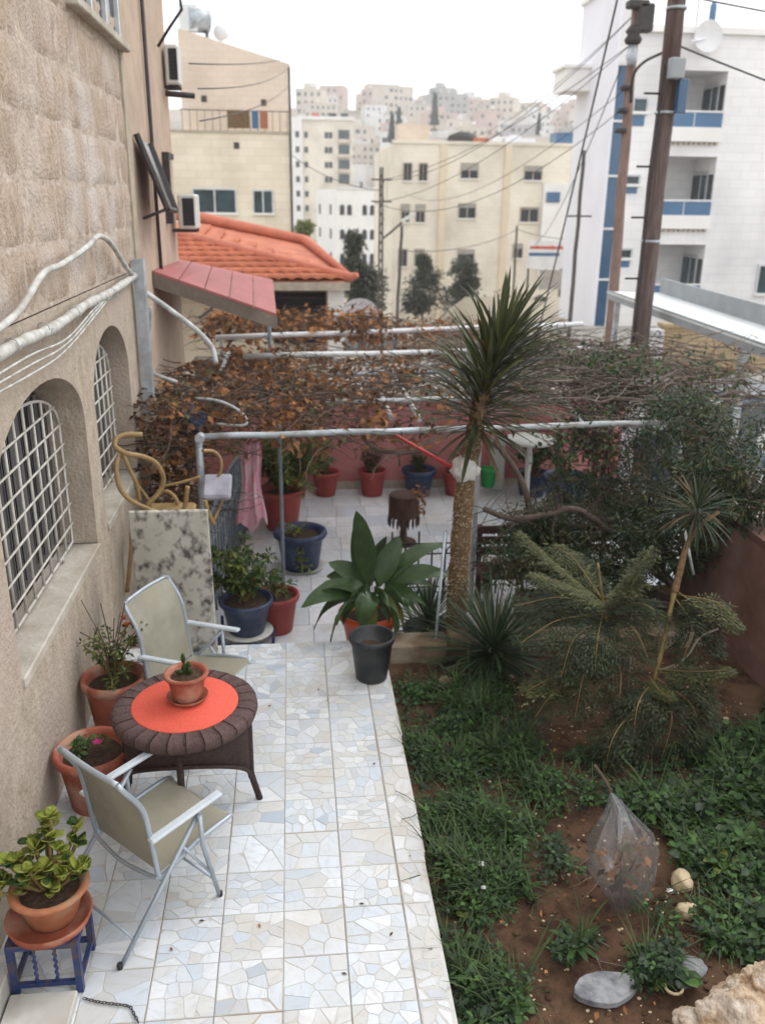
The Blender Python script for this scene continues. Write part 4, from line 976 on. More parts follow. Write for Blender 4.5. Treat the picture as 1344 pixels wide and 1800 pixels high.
# ================================================================ POLES, LAMP, WIRES
def pole(name, label, base, top, r0, r1, m):
    t = thing(name, label, 'utility pole', (base[0], base[1], base[2]))
    g = MB(); n = 14; b0, t0 = V(base), V(top)
    g.tube([b0.lerp(t0, k/n)+V((.02*noise.noise(V((k*.5, 1, 2))), 0, 0)) for k in range(n+1)], [r0+(r1-r0)*k/n for k in range(n+1)], 14); putw('shaft', g, M[m], t)
    return t
Pb = V((6.1, 15, -.6)); Pt = V((6.12, 15.05, 8.4))
p1 = pole('utility_pole', 'thick dark brown wooden utility pole with a grey junction box, nearest the canopy', Pb, Pt, .165, .138, 'pole')
c = W(1185, 118, y=14.8)
g = MB(); g.cbox((c.x+.02, 14.78, c.z-.02), (.24, .16, .30), .015); putw('junction_box', g, M['fascia'], p1)
g = MB(); g.cbox((c.x+.16, 14.8, c.z-.42), (.15, .14, .5), .01); putw('meter_box', g, M['blueglass'], p1)
for zz in (4.2, 3.4, 2.4, 5.3):
    g = MB(); g.tube([(5.72, 15, zz), (6.0, 15, zz)], .018, 5); putw('climbing_peg', g, M['darkmetal'], p1)
for zz in (5.0, 6.5, 3.0):
    g = MB(); g.lathe([(.162, zz), (.166, zz+.04)], 14, (6.11, 15.02, 0)); putw('steel_band', g, M['galv'], p1)
g = MB(); g.tube(smooth([(5.95, 14.85, 5.7), (5.92, 14.83, 4.0), (5.93, 14.84, 1.2)]), .02, 5); putw('cable', g, M['black'], p1)
P2b = W(1073, 590, y=21); P2b.z = -.6; P2t = W(1120, -20, y=21)
p2 = pole('utility_pole', 'lighter tan utility pole with insulators and a transformer box, behind the dark pole', P2b, P2t, .13, .10, 'polebeige')
c = W(1112, 70, y=20.8)
g = MB(); g.lathe([(.16, -.08), (.2, 0), (.13, .1), (.19, .16), (.1, .28)], 10, c); putw('insulator', g, M['darkmetal'], p2)
g = MB(); g.lathe([(.08, -.5), (.13, -.35), (.09, -.1)], 8, c); putw('insulator', g, M['galv'], p2)
c2 = W(1132, 32, y=20.8)
g = MB(); g.cbox(c2, (.34, .3, .55), .03); putw('transformer', g, M['darkmetal'], p2)
c = W(1120, 8, y=20.8); g = MB(); g.cbox(c, (.45, .3, .16), .03); putw('bracket', g, M['darkmetal'], p2)
g = MB(); g.tube(smooth([W(1108, 180, y=20.9), W(1112, 135, y=20.7), W(1130, 110, y=20.5), W(1165, 92, y=20.3)]), .03, 6); putw('service_cable', g, M['black'], p2)
for (u, v) in ((1100, 155), (1095, 195), (1091, 230)):
    c = W(u, v, y=21); g = MB(); g.lathe([(.135, -.05), (.145, 0), (.135, .05)], 12, c); putw('clamp', g, M['darkmetal'], p2)
P3b = W(1000, 575, y=26); P3b.z = -.6
p3 = pole('thin_pole', 'thin dark steel pole in front of the white block stair tower', P3b, W(1026, 264, y=26), .065, .05, 'polegrey')
g = MB(); g.box(W(1018, 380, y=25.9), (.7, .05, .05)); putw('cross_arm', g, M['polegrey'], p3)
# street lamp
lm = thing('lattice_pole', 'dark steel pole in the street carrying a lamp arm', 'street lamp', (3.6, 36, -2.7))
g = MB(); b0 = V((3.56, 36, -3.0)); t0 = V((3.54, 36, 4.85))
for (dx, dy) in ((-.09, -.09), (.09, -.09), (.09, .09), (-.09, .09)): g.tube([b0+V((dx, dy, 0)), t0+V((dx*.5, dy*.5, 0))], .035, 5)
for k in range(22):
    z0 = -3+k*.35; s1 = .09 if k % 2 else -.09
    for dy in (-.08, .08): g.tube([(3.55+s1, 36+dy, z0), (3.55-s1, 36+dy, z0+.35)], .02, 4)
putw('lattice_shaft', g, M['polegrey'], lm)
g = MB(); g.tube(smooth([(3.58, 35.9, 2.2), (3.9, 35.8, 2.45), (4.35, 35.7, 2.85)]), .045, 6); putw('lamp_arm', g, M['polegrey'], lm)
g = MB(); g.box((4.58, 35.68, 3.02), (.62, .22, .12), ry=-.5); putw('lamp_head', g, M['whiteplastic'], lm)
for zz in (4.4, 3.6): g = MB(); g.box((3.55, 35.9, zz), (.8, .06, .06)); putw('cross_arm', g, M['polegrey'], lm)
pole('plain_pole', 'plain grey steel pole standing right of the lattice lamp pole', (4.3, 37, -3), W(706, 396, y=37), .075, .06, 'polegrey')
pole('short_pole', 'short grey pole with wires before the cream block, left of the billboard', (W(902, 520, y=50).x, 50, -4.9), W(908, 396, y=50), .07, .06, 'polegrey')
def wire(a, b, sag, r, label, m='black'):
    a, b = V(a), V(b); g = MB(); n = 16
    g.tube([a.lerp(b, k/n)-V((0, 0, sag*4*(k/n)*(1-k/n))) for k in range(n+1)], r, 4, False)
    putw('overhead_wire', g, M[m], label=label, cat='wire', group='overhead wires')
T1 = V((6.0, 15, 6.6)); T2_ = W(1112, 75, y=20.8); T2b = W(1125, 15, y=20.8)
wl = [(T2_, (3.55, 36, 4.4)), (T2_, (3.55, 36, 3.6)), (T2b, (3.9, 36, 4.4)), (T2b, (9.9, 60, 7.5)), (W(1095, 190, y=20.8), (3.2, 36, 3.6)), (W(1095, 160, y=20.8), (7.5, 61, 4.2))]
for k, (a, b) in enumerate(wl):
    wire(a, b, .5+.15*k, .010, ['topmost wire from the tan pole insulator to the lattice lamp pole', 'second wire from the tan pole insulator to the lattice lamp pole', 'wire from the transformer to the far lamp pole', 'wire from the transformer running over the cream block', 'low wire from the tan pole clamp to the lamp pole', 'low wire from the tan pole towards the cream block wall'][k])
wire(W(1084, 0, y=18), P3b.lerp(W(1026, 264, y=26), .05)+V((-1, 0, 0)), .1, .02, 'thick guy wire slanting down past the white block stair tower')
wire(W(1090, 120, y=20), W(940, 430, y=44), .6, .012, 'thin wire dropping from the tan pole towards the billboard')
wire(T1+V((.2, 0, -.6)), (20, 20, 4.3), .3, .016, 'wire leaving the dark pole to the right over the white block facade')
wire(T1+V((.2, 0, .1)), (20, 22, 7.4), .2, .014, 'upper wire leaving the dark pole to the right over the white block roof')
wire((-1.2, 13.1, 5.0), W(505, 120, y=41), .2, .010, 'lowest wire from the house wall to the beige house'); wire((-1.3, 13.1, 5.3), W(508, 100, y=41), .1, .010, 'upper wire from the house wall to the beige house')
wire((-1.2, 13.1, 4.6), W(508, 150, y=41), .2, .010, 'third wire from the house wall to the beige house')
wire(W(906, 405, y=50), W(700, 440, y=37), .4, .016, 'wire between the short pole and the plain grey pole')
wire(W(906, 402, y=50), W(990, 420, y=46), .1, .016, 'wire from the short pole to the billboard end')
wire((3.6, 36, 4.0), (.1, 42, 5.5), .3, .014, 'wire from the lamp pole to the beige house corner')
# ================================================================ CANOPY on the right
cp = thing('sheet_canopy', 'white sheet metal canopy with a grey fascia and raised back edge on the right', 'canopy', (8, 14, -.55))
z0 = 1.85
a = W(1066, 512, z=z0); b = W(1352, 612, z=z0); d_ = W(1150, 489, z=z0+.30); e_ = W(1352, 550, z=z0+.30)
a2, d2, e2 = a+V((.9, .2, 0)), V((d_.x+.2, d_.y, z0)), V((e_.x+.4, e_.y, z0))
b2 = b + (b-a).normalized()*.5
g = MB(); g.add([a, b2, e2+(b-a).normalized()*.5, d2, a-V((0, 0, .03)), b2-V((0, 0, .03)), e2-V((0, 0, .03)), d2-V((0, 0, .03))], [(0, 1, 2, 3), (7, 6, 5, 4), (0, 4, 5, 1), (3, 7, 4, 0), (2, 6, 7, 3)]); putw('roof_sheet', g, M['sheet'], cp)
nrm = (b-a).cross(V((0, 0, 1))).normalized()
if nrm.y > 0: nrm = -nrm
nrm2 = nrm*.03
g = MB(); h = V((0, 0, -.15)); up = V((0, 0, .03))
g.add([a+nrm2+up, b2+nrm2+up, b2+nrm2+h, a+nrm2+h, a+up+nrm2*.1, b2+up+nrm2*.1, b2+h+nrm2*.1, a+h+nrm2*.1], [(0, 3, 2, 1), (4, 5, 6, 7), (0, 1, 5, 4), (3, 7, 6, 2), (0, 4, 7, 3)]); putw('fascia', g, M['fascia'], cp)
g = MB(); t = V((0, 0, .30)); bk = -nrm*.06; e3 = e2+(b-a).normalized()*.5
g.add([d2, e3, e3+t, d2+t, d2+bk, e3+bk, e3+bk+t, d2+bk+t], [(0, 1, 2, 3), (4, 7, 6, 5), (3, 2, 6, 7), (0, 3, 7, 4), (0, 4, 5, 1)]); putw('back_upstand', g, M['fascia'], cp)
pp = W(1306, 625, y=a.lerp(b, .85).y+.15)
g = MB(); g.bx(pp.x-.06, pp.x+.06, pp.y-.06, pp.y+.06, -.6, z0-.16); putw('post', g, M['galv'], cp)
g = MB(); q = a.lerp(b, .07)+V((.15, .1, 0)); g.bx(q.x-.05, q.x+.05, q.y, q.y+.1, -.6, z0-.04); putw('post', g, M['galv'], cp)
# white post box below it
g = MB(); c = W(1143, 640, y=17.5); g.cbox((c.x, 17.5, c.z+.35), (.32, .3, .75), .02); g.tube([(c.x, 17.5, -.58), (c.x, 17.5, c.z)], .06, 6)
putw('cabinet', g, M['towerside'], label='pale blue white meter cabinet behind the dark wooden pole', cat='cabinet')
# car on the street at the right edge
car = thing('parked_car', 'bluish grey parked car half hidden by the shrub at the right edge', 'car', (8.3, 13.6, -.55))
c = V((7.6, 12.9, -.55)); 
def car_build(t):
    prof = [(-2.0, .25), (-2.05, .7), (-1.9, .85), (-1.15, .92), (-.55, 1.38), (.75, 1.42), (1.45, 1.0), (2.0, .92), (2.1, .6), (2.05, .25)]
    g = MB(); n = len(prof); ring = []
    for (yy, k) in ((-.80, .93), (-.84, 1), (.84, 1), (.80, .93)):
        ring.append([V((p[0]*(.99 if k < 1 else 1), yy*(1 if p[1] < 1 else .82), p[1])) for p in prof])
    vs = [p for r in ring for p in r]; fs = [tuple(range(n-1, -1, -1)), tuple(range(3*n, 4*n))]
    for j in range(3):
        for i in range(n): fs.append((j*n+i, j*n+(i+1) % n, (j+1)*n+(i+1) % n, (j+1)*n+i))
    g.add(vs, fs); put('body', g, M['fascia'] if 0 else M['carpaint'], t)
    for s in (-1, 1):
        g = MB(); y = .705*s
        g.add([(-.98, y, .96), (-.5, y, 1.30), (.05, y, 1.33), (.05, y, .96)], [(0, 1, 2, 3)]); g.add([(.12, y, .96), (.12, y, 1.33), (.7, y, 1.34), (1.2, y, .98)], [(0, 1, 2, 3)])
        g = MB(); g.add([(x, .86*s if z < 1 else .715*s, z) for x, z in ((-.95, .95), (-.48, 1.31), (.05, 1.35), (.05, .95))], [(0, 1, 2, 3)]); g.add([(x, .86*s if z < 1 else .715*s, z) for x, z in ((.12, .95), (.12, 1.35), (.68, 1.36), (1.22, .98))], [(0, 1, 2, 3)])
        put('side_window', g, M['glass_dark'], t)
        for x in (-1.3, 1.3):
            g = MB(); g.tube([(x, .68*s, .32), (x, .88*s, .32)], .32, 18); w = put('wheel', g, M['black'], t)
            g = MB(); g.tube([(x, .87*s, .32), (x, .895*s, .32)], .19, 12); put('rim', g, M['galv'], w)
    g = MB(); g.quad((-1.16, -.66, .935), (-1.16, .66, .935), (-.57, .6, 1.375), (-.57, -.6, 1.375)); put('windscreen', g, M['glass_dark'], t)
    for s in (-1, 1): g = MB(); g.cbox((-2.0, .6*s, .68), (.14, .3, .14), .03); put('headlight', g, M['white'], t)
M['carpaint'] = mat('blue_grey_car_paint', (.10, .14, .20), (.08, .11, .16), 1, .3, spec=.5, coat=.6)
car_build(car); car.location = (7.1, 13.3, -.55); car.rotation_euler = (0, 0, .35)
# ================================================================ STREET TREES
def clump_tree(name, label, base, h, crown, n, leaf, lm_, seed, trunk_r=.09, lean=(0, 0), forks=3, cat='tree', group=None):
    """crown: list of (dx, dy, dz, rx, ry, rz) lobes; leaves cluster on branch tips inside them"""
    rr = random.Random(seed); t = thing(name, label, cat, base, 0, group); b0 = V((0, 0, 0))
    g = MB(); fork = V((lean[0]*.5, lean[1]*.5, h*.45))
    g.tube(smooth([b0, fork*.5+V((.03, 0, 0)), fork]), [trunk_r*(1-.5*k/12) for k in range(13)], 8)
    lg = MB()
    for (dx, dy, dz, rx, ry, rz) in crown:
        c = V((dx, dy, dz))
        g.tube(smooth([fork*.9, fork.lerp(c, .5)+V((rr.uniform(-.1, .1), 0, 0)), c]), [trunk_r*.5*(1-.8*k/12) for k in range(13)], 6)
        for q in range(n):
            a, z = rr.uniform(0, 6.28), rr.uniform(-1, 1); s = sqrt(1-z*z); k = rr.uniform(.35, 1.0)
            tip = c+V((rx*s*cos(a)*k, ry*s*sin(a)*k, rz*z*k))
            if q % 3 == 0: g.tube([c.lerp(tip, .1), tip], [trunk_r*.12, trunk_r*.04], 4)
            cr = rr.uniform(.10, .22)*max(rx, rz)
            for m_ in range(14):
                d = V((rr.gauss(0, 1), rr.gauss(0, 1), rr.gauss(0, .8)+.2)).normalized()
                lg.lf(tip+d*cr*rr.random(), (d+V((0, 0, -.2))).normalized(), leaf*rr.uniform(.7, 1.3), leaf*rr.uniform(.35, .6), V((rr.uniform(-1, 1), rr.uniform(-1, 1), 1)))
    put('trunk', g, M['twig'], t); put('crown', lg, M[lm_], t, kind='stuff')
    return t
ty = 52
b = W(742, 565, y=ty)
clump_tree('street_tree', 'dark street tree with an egg shaped crown on a straight trunk', (b.x, ty, -4.8), 4.4, [(0, 0, 3.4, 1.35, 1.2, 1.2), (.25, 0, 4.2, .95, .9, .75), (-.35, .2, 2.7, 1.05, .9, .7), (0, 0, 5.1, .4, .4, .5)], 100, .22, 'lf_street', 3, .10)
b = W(812, 565, y=ty)
clump_tree('street_tree', 'dark street tree with a narrow two lobed crown on leaning twin stems', (b.x-.4, ty, -4.8), 4.2, [(.1, 0, 3.0, 1.25, 1, 1.0), (.45, 0, 4.7, .95, .8, .75), (.6, 0, 3.8, .8, .7, .6)], 100, .22, 'lf_street', 4, .08, (.5, 0))
b = W(635, 560, y=40)
clump_tree('conifer_tree', 'loose dark evergreen tree beside the tiled roof corner', (b.x, 40, -4), 5, [(-.35, 0, 5.7, .4, .4, .8), (-.2, 0, 4.8, .75, .7, .7), (.35, 0, 4.2, .85, .7, .75), (-.4, 0, 4.1, .7, .6, .7), (.2, 0, 3.3, .9, .7, .6)], 90, .2, 'lf_street', 5, .1)
b = W(905, 545, y=46)
clump_tree('bare_street_tree', 'brownish half bare street tree behind the spiky palm top', (b.x-.3, 46, -4.8), 4, [(-.2, 0, 3.2, 1.3, 1, 1.0), (.6, 0, 2.6, .9, .9, .9)], 40, .22, 'lf_drydark', 6, .09)
b = W(940, 530, y=44)
clump_tree('street_tree', 'small green grey tree below the billboard', (b.x, 44, -4.6), 3.5, [(0, 0, 2.4, 1.0, .9, .9), (.3, 0, 3.2, .6, .6, .6)], 50, .24, 'lf_street', 8, .08)
b = W(533, 400, y=80)
clump_tree('palm_clump', 'small yellow green tree top between the beige house and the arched house', (b.x, 80, -4.6), 8, [(0, 0, 5.9, .9, .8, .6), (-.2, 0, 5.2, .5, .5, .5)], 30, .5, 'lf_yel', 9, .12)
# brown bush behind the right boundary
b = W(1235, 655, y=16.5)
clump_tree('rust_bush', 'rust brown hedge bush before the tan boundary wall', (b.x, 16.5, -.55), 1.4, [(0, 0, .75, .8, .5, .45), (-.5, 0, .6, .5, .4, .4), (.55, 0, .7, .5, .4, .45)], 60, .12, 'lf_dry', 10, .04, cat='bush')
# ================================================================ PERGOLA
pg = thing('pergola', 'pergola frame of white and galvanised pipes over the courtyard carrying dry vines', 'pergola', (1.2, 11, -.45))
PZ = 1.5
def pipe(name, a, b, r=.032, m='galv', par=pg):
    g = MB(); a, b = V(a), V(b); n = 6
    g.tube([a.lerp(b, k/n)+V((0, 0, .006*sin(k*2.1))) for k in range(n+1)], r, 8); return putw(name, g, M[m], par)
pipe('beam', (-.90, 8.04, 1.5), (1.2, 8.17, 1.505), .031, 'galv')
pipe('beam', (1.205, 8.17, 1.505), (4.05, 8.36, 1.51), .031, 'pipe_pale')
pipe('beam', (.3, 9.5, 1.5), (2.3, 9.62, 1.5), .028, 'pipe_pale')
pipe('beam', (-.67, 11.95, 1.6), (4.6, 12.4, 1.62), .036, 'white')
pipe('beam', (-1.16, 13.37, 1.64), (5.0, 14.9, 1.64), .040, 'white')
pipe('beam', (-.2, 11.0, 1.5), (3.2, 11.3, 1.5), .024, 'greyiron')
pipe('beam', W(600, 662, z=1.42), W(770, 640, z=1.42), .022, 'galv')
for (a, b) in [((639, 628), (688, 735)), ((682, 640), (737, 738)), ((400, 622), (366, 712)), ((648, 668), (600, 690)), ((985, 700), (1025, 748))]:
    pipe('rafter', W(a[0], a[1], z=1.46), W(b[0], b[1], z=1.44), .030, 'pipe_pale')
for (x, y) in [(-.90, 8.0), (1.79, 8.16), (-1.15, 14.2), (3.9, 12.9), (1.9, 14.6), (3.98, 8.42)]:
    pipe('post', (x, y, -.46), (x, y, 1.52), .034 if y < 9 else .03, 'galv')
pipe('post', (-.16, 8.6, -.46), (-.16, 8.6, 1.47), .02, 'greyiron')
g = MB(); g.tube([W(352, 772, y=8.0)+V((0, -.05, .01)), W(352, 772, y=8.0)+V((0, .06, .01))], .045, 8); putw('elbow_cap', g, M['galv'], pg)
# ---- vines
def twig_walk(g, p, d, n, step, r, rr, wig=.5, grav=0, zl=None):
    pts = [V(p)]; d = V(d).normalized()
    for k in range(n):
        d = (d + V((rr.gauss(0, wig), rr.gauss(0, wig), rr.gauss(0, wig*.6)-grav))*.35).normalized()
        q = pts[-1]+d*step
        if zl and not zl[0] < q.z < zl[1]: d.z = -d.z; q = pts[-1]+d*step
        pts.append(q)
    g.tube(pts, [r*(1-.75*k/n) for k in range(n+1)], 4, False)
    return pts
def vine(name, label, stems, area_fn, ntw, nlf, leaf, mats, seed, r=.006, droop=.5, cat='vine', twigm='twig', zl=(1.2, 1.85), curl=.6):
    rr = random.Random(seed); p0 = stems[0][0][0]
    t = thing(name, label, cat, p0)
    for pts, r0 in stems:
        g = MB(); sp = smooth(pts, 8); m = len(sp); g.tube([q+V((.02*noise.noise(q*3), .02*noise.noise(q*3+V((9, 0, 0))), .02*noise.noise(q*3+V((0, 9, 0))))) for q in sp], [r0*(1-.6*k/m) for k in range(m)], 7); putw('stem', g, M[twigm], t)
    g = MB(); lgs = [MB() for _ in mats]
    for k in range(ntw):
        p = area_fn(rr); a = rr.uniform(0, 6.28)
        pts = twig_walk(g, p, (cos(a), sin(a)*.8, rr.uniform(-.2, .2)), rr.randint(6, 12), .08, r*rr.uniform(.6, 1.6), rr, .6, 0, zl)
    for k in range(nlf):
        p = area_fn(rr); c = rr.randint(2, 5)
        mi = rr.choices(range(len(mats)), [m[1] for m in mats])[0]
        for q in range(c):
            d = V((rr.gauss(0, 1), rr.gauss(0, 1), rr.gauss(-droop, .6))).normalized()
            o = V((rr.gauss(0, .07), rr.gauss(0, .07), rr.gauss(0, .05)))
            lgs[mi].leaf(p+o, d, leaf*rr.uniform(.6, 1.3), leaf*rr.uniform(.5, .95), rr.uniform(-.5, 1.2)*curl, V((rr.uniform(-1, 1), rr.uniform(-1, 1), 1)), 2, rr.uniform(.1, .7))
    putw('twig', g, M[twigm], t, kind='stuff')
    for m, l in zip(mats, lgs):
        if l.v: putw('leaf', l, M[m[0]], t, kind='stuff')
    return t
def dens(rr, regs):
    tot = sum(r[0] for r in regs); q = rr.uniform(0, tot)
    for r in regs:
        q -= r[0]
        if q <= 0: break
    _, x0, x1, y0, y1, z0, z1 = r
    return V((rr.uniform(x0, x1), rr.uniform(y0, y1), rr.uniform(z0, z1)))
DRY = [('lf_dry', 5), ('lf_drydark', 2), ('lf_olive', .5)]
R1_ = [(4, -1.45, .2, 8.6, 11, 1.45, 1.72), (3.6, -.9, 1.0, 8.3, 10.4, 1.42, 1.66), (2.5, -.3, 1.6, 9.5, 12.5, 1.42, 1.65), (1.0, 1, 2.4, 8.3, 11.5, 1.42, 1.6), (3.2, -1.5, -.95, 8.2, 9.0, .45, 1.5), (1.6, -1.5, -.8, 8.2, 9.2, 1.3, 1.75), (1.2, -.9, 1.5, 8.1, 8.5, 1.3, 1.55)]
vine('grape_vine', 'dry rust leaved grape vine over the pergola front, hanging down at its left corner', [([(-1.1, 8.6, -.4), (-1.15, 8.5, .4), (-.95, 8.5, 1.3), (-.3, 9.2, 1.56), (.8, 9.9, 1.55), (1.8, 10.5, 1.55)], .035), ([(-1.0, 8.5, 1.2), (-.8, 9.8, 1.6), (-.2, 11.2, 1.6)], .02)],
     lambda rr: dens(rr, R1_), 800, 980, .085, DRY, 31)
R2_ = [(4, -1.45, 1.5, 13.6, 15.4, 1.5, 1.9), (2, 1, 3.2, 14.0, 15.4, 1.42, 1.66), (1.0, 1.0, 3.4, 12.0, 13.4, 1.42, 1.58), (.8, -1.0, .6, 12.2, 13.2, 1.4, 1.6)]
vine('grape_vine', 'dry orange brown vine heaped along the back edge of the pergola below the tiled house', [([(-1.2, 14.3, -.4), (-1.1, 14.2, .8), (-.9, 14.2, 1.55), (.3, 14.4, 1.6), (1.8, 14.6, 1.55)], .035)],
     lambda rr: dens(rr, R2_), 520, 720, .10, [('lf_dry', 6), ('lf_drydark', 2)], 32)
R3_ = [(5, 2.0, 4.6, 8.6, 11.5, 1.42, 1.85), (3, 3.6, 6.0, 9.2, 12.4, 1.3, 1.9), (1.5, 2.2, 4.2, 11.5, 13.5, 1.42, 1.8), (1.2, 1.2, 2.6, 9.5, 13.5, 1.42, 1.6)]
bv = vine('bougainvillea', 'tangle of bare grey twigs over the right half of the pergola with few leaves', [([(4.6, 9.2, -.4), (4.5, 9.2, .6), (4.3, 9.3, 1.5), (3.4, 9.7, 1.62), (2.4, 10.2, 1.6)], .05), ([(4.5, 9.2, .8), (5.2, 9.8, 1.5), (5.8, 10.6, 1.75)], .045), ([(4.4, 9.25, 1.4), (3.6, 10.6, 1.75), (2.8, 12, 1.7)], .035), ([(4.5, 9.2, 1.2), (3.7, 8.9, 1.62), (2.6, 8.9, 1.6)], .035)],
     lambda rr: dens(rr, R3_), 900, 110, .055, [('lf_green', 3), ('lf_drydark', 1)], 33, .008, .3, 'bougainvillea', 'twig', (1.3, 2.0))
g = MB(); rr = random.Random(3)
for k in range(420):
    p = dens(rr, R3_); a = rr.uniform(0, 6.28); twig_walk(g, p, (cos(a), sin(a)*.5, .05), 9, .10, .009, rr, .5, 0, (1.35, 2.0))
putw('pale_twig', g, M['twigpale'], bv, kind='stuff')
R4_ = [(4, 3.3, 4.1, 9.0, 10.2, 1.3, 2.05), (2, 2.6, 3.6, 10, 11.6, 1.5, 2.0), (2, 2.55, 3.3, 8.2, 9.0, .9, 1.6), (1, 4.6, 5.4, 9, 11, 1.5, 2.0)]
vine('climbing_shrub', 'small leaved green climber growing through the bare twigs behind the palm top', [([(3.4, 9.3, -.4), (3.5, 9.3, .6), (3.7, 9.5, 1.6), (3.9, 9.7, 2.0)], .03), ([(3.45, 9.3, 1), (3.0, 8.9, 1.4), (2.9, 8.6, 1.5)], .02)], lambda rr: dens(rr, R4_), 80, 620, .06, [('lf_green', 2), ('lf_dark', 3), ('lf_olive', 1)], 34)
# thick bare limb bending right of the palm trunk
lb = thing('bare_limb', 'crooked bare grey limb arching low behind the spiky palm trunk', 'branch', (2.5, 8.0, -.45))
g = MB(); pts = smooth([W(868, 775, y=8.1), W(905, 825, y=8.1), W(925, 870, y=8.0), W(932, 920, y=8.0), W(935, 1010, y=8.05)]); m = len(pts); g.tube(pts, [.028+.012*k/m for k in range(m)], 7); putw('limb', g, M['twig'], lb)
g = MB(); pts = smooth([W(850, 895, y=7.7), W(900, 912, y=7.7), W(960, 905, y=7.7), W(1010, 895, y=7.7), W(1060, 925, y=7.7), W(1085, 945, y=7.7)]); g.tube(pts, .03, 7); putw('limb', g, M['twig'], lb)
g = MB(); rr = random.Random(8)
for k in range(60): p = rr.choice(pts); twig_walk(g, p, (rr.uniform(-1, 1), rr.uniform(-.5, .5), rr.uniform(-.5, 1)), 6, .07, .006, rr, .6)
putw('twig', g, M['twig'], lb, kind='stuff')
g = MB(); pts = smooth([W(640, 770, y=9.5), W(660, 790, y=9.5), W(700, 795, y=9.5), W(745, 792, y=9.5), W(770, 800, y=9.5)]); g.tube(pts, [.035*(1-.4*k/len(pts)) for k in range(len(pts))], 7)
g.tube([W(700, 792, y=9.5), W(702, 820, y=9.5)], .012, 5)
putw('hanging_branch', g, M['twig'], label='thick crooked vine branch hanging under the pergola front before the pink wall', cat='branch')
# ================================================================ SPIKY PALM
def sword_head(parent, c, axis, n, L, w, seed, mats, spread=(10, 120), bend=.35, upbias=0, copies=True, name='leaf'):
    rr = random.Random(seed); axis = V(axis).normalized(); e1 = axis.orthogonal().normalized(); e2 = axis.cross(e1)
    protos = {}
    for k in range(n):
        t = (k+.5)/n; ang = radians(spread[0]+(spread[1]-spread[0])*t**.8)+rr.gauss(0, .06); az = k*2.39996+rr.gauss(0, .12)
        d = axis*cos(ang)+(e1*cos(az)+e2*sin(az))*sin(ang)
        mi = rr.choices(range(len(mats)), [m[1]*(1 if not m[2] else (t if m[2] > 0 else 1-t)) + .001 for m in mats])[0]
        key = (mi, k % 3)
        if key not in protos:
            g = MB(); g.leaf((0, 0, 0), (0, 1, 0), 1, w/L*rr.uniform(.9, 1.15), bend*rr.uniform(.4, 1.3), V((0, 0, 1)), 5, .35, 0, .45); protos[key] = g.mesh(name, M[mats[mi][0]])
        o = put(name, protos[key], None, parent); l = L*rr.uniform(.8, 1.1)
        d.normalize(); side = d.cross(V((0, 0, 1))); side = side.normalized() if side.length > .05 else e1; up = side.cross(d)
        R = Matrix((side, d, up)).transposed().to_4x4()
        o.matrix_local = Matrix.Translation(V(c)+axis*(.22*(1-t))*L*.55 + d*.02) @ R @ Matrix.Diagonal((l, l, l, 1))
palm = thing('spiky_palm', 'tall spiky dracaena with a scaly tan trunk and dense sword leaves leaning right', 'palm', (1.40, 6.93, -.13))
base = palm.location
tp = [W(800, 1118, y=6.93), W(806, 1000, y=6.9), W(818, 850, y=6.86), W(834, 760, y=6.84), W(848, 690, y=6.84)]
pts = smooth(tp, 8); m = len(pts)
g = MB(); g.tube(pts, [.095-.032*k/m+.006*sin(k*1.9) for k in range(m)], 14); trunk = putw('trunk', g, M['bark'], palm)
g = MB(); rr = random.Random(12)
for k in range(1150):
    t = rr.random()*.78+.04; i = min(m-2, int(t*(m-1))); p = pts[i].lerp(pts[i+1], t*(m-1)-i); r = .095-.032*t; a = rr.uniform(0, 6.28); d = V((cos(a), sin(a), 0))
    q = p+d*(r-.003); s_ = V((-sin(a), cos(a), 0)); w = rr.uniform(.007, .018); hh = rr.uniform(.004, .009)
    g.add([q-s_*w, q+d*.014+V((0, 0, -.004)), q+s_*w, q+d*.006+V((0, 0, hh)), q+d*.004+V((0, 0, -hh))], [(0, 1, 3), (1, 2, 3), (0, 4, 1), (4, 2, 1)])
putw('leaf_scar', g, M['scar'], trunk, kind='stuff')
hd = W(850, 690, y=6.84)-base
for k, (u, v, n, L, s0, s1, ax) in enumerate([(836, 754, 36, .56, 55, 118, .2), (839, 734, 50, .66, 38, 94, .22), (846, 708, 54, .70, 26, 80, .27), (855, 680, 54, .70, 18, 72, .34), (866, 650, 50, .66, 12, 62, .40), (877, 622, 40, .62, 3, 52, .44)]):
    sword_head(palm, W(u, v, y=6.84)-base, (ax, -.05+.02*k, .93), n, L, .034, 5+k, [('lf_sword', 6, 0), ('lf_sword2', .5+.6*k, -1), ('lf_swordbr', 2.4-.3*k, 1)], (s0, s1), .42)
g = MB(); g.tube(smooth([W(842, 720, y=6.84), W(858, 665, y=6.84), W(884, 600, y=6.84)]), [.055*(1-.6*k/13) for k in range(13)], 10); putw('crown_stem', g, M['lf_swordbr'], palm)
# red rod and white cloth
g = MB(); g.tube([W(697, 766, y=8.0), W(802, 826, y=6.95)], .017, 8); putw('red_rod', g, M['redpot'] if 0 else M['redrod'] if 'redrod' in M else M.setdefault('redrod', mat('red_painted_rod', (.50, .03, .03), (.4, .025, .025), 6, .45)), label='red rod bracing the palm trunk to the pergola beam', cat='rod')
g = MB(); c = W(818, 824, y=6.84); g.blob(c, .125, 3, .45, 2.2, 5, (.82, .9, 1.0)); g.blob(c+V((-.05, -.06, .03)), .08, 3, .5, 2.5, 8)
putw('cloth_wrap', g, M['clothw'] if 'clothw' in M else M.setdefault('clothw', mat('off_white_cloth', (.66, .63, .60), (.5, .47, .44), 14, .95, .4, 40)), label='crumpled white cloth tied round the palm trunk', cat='cloth')
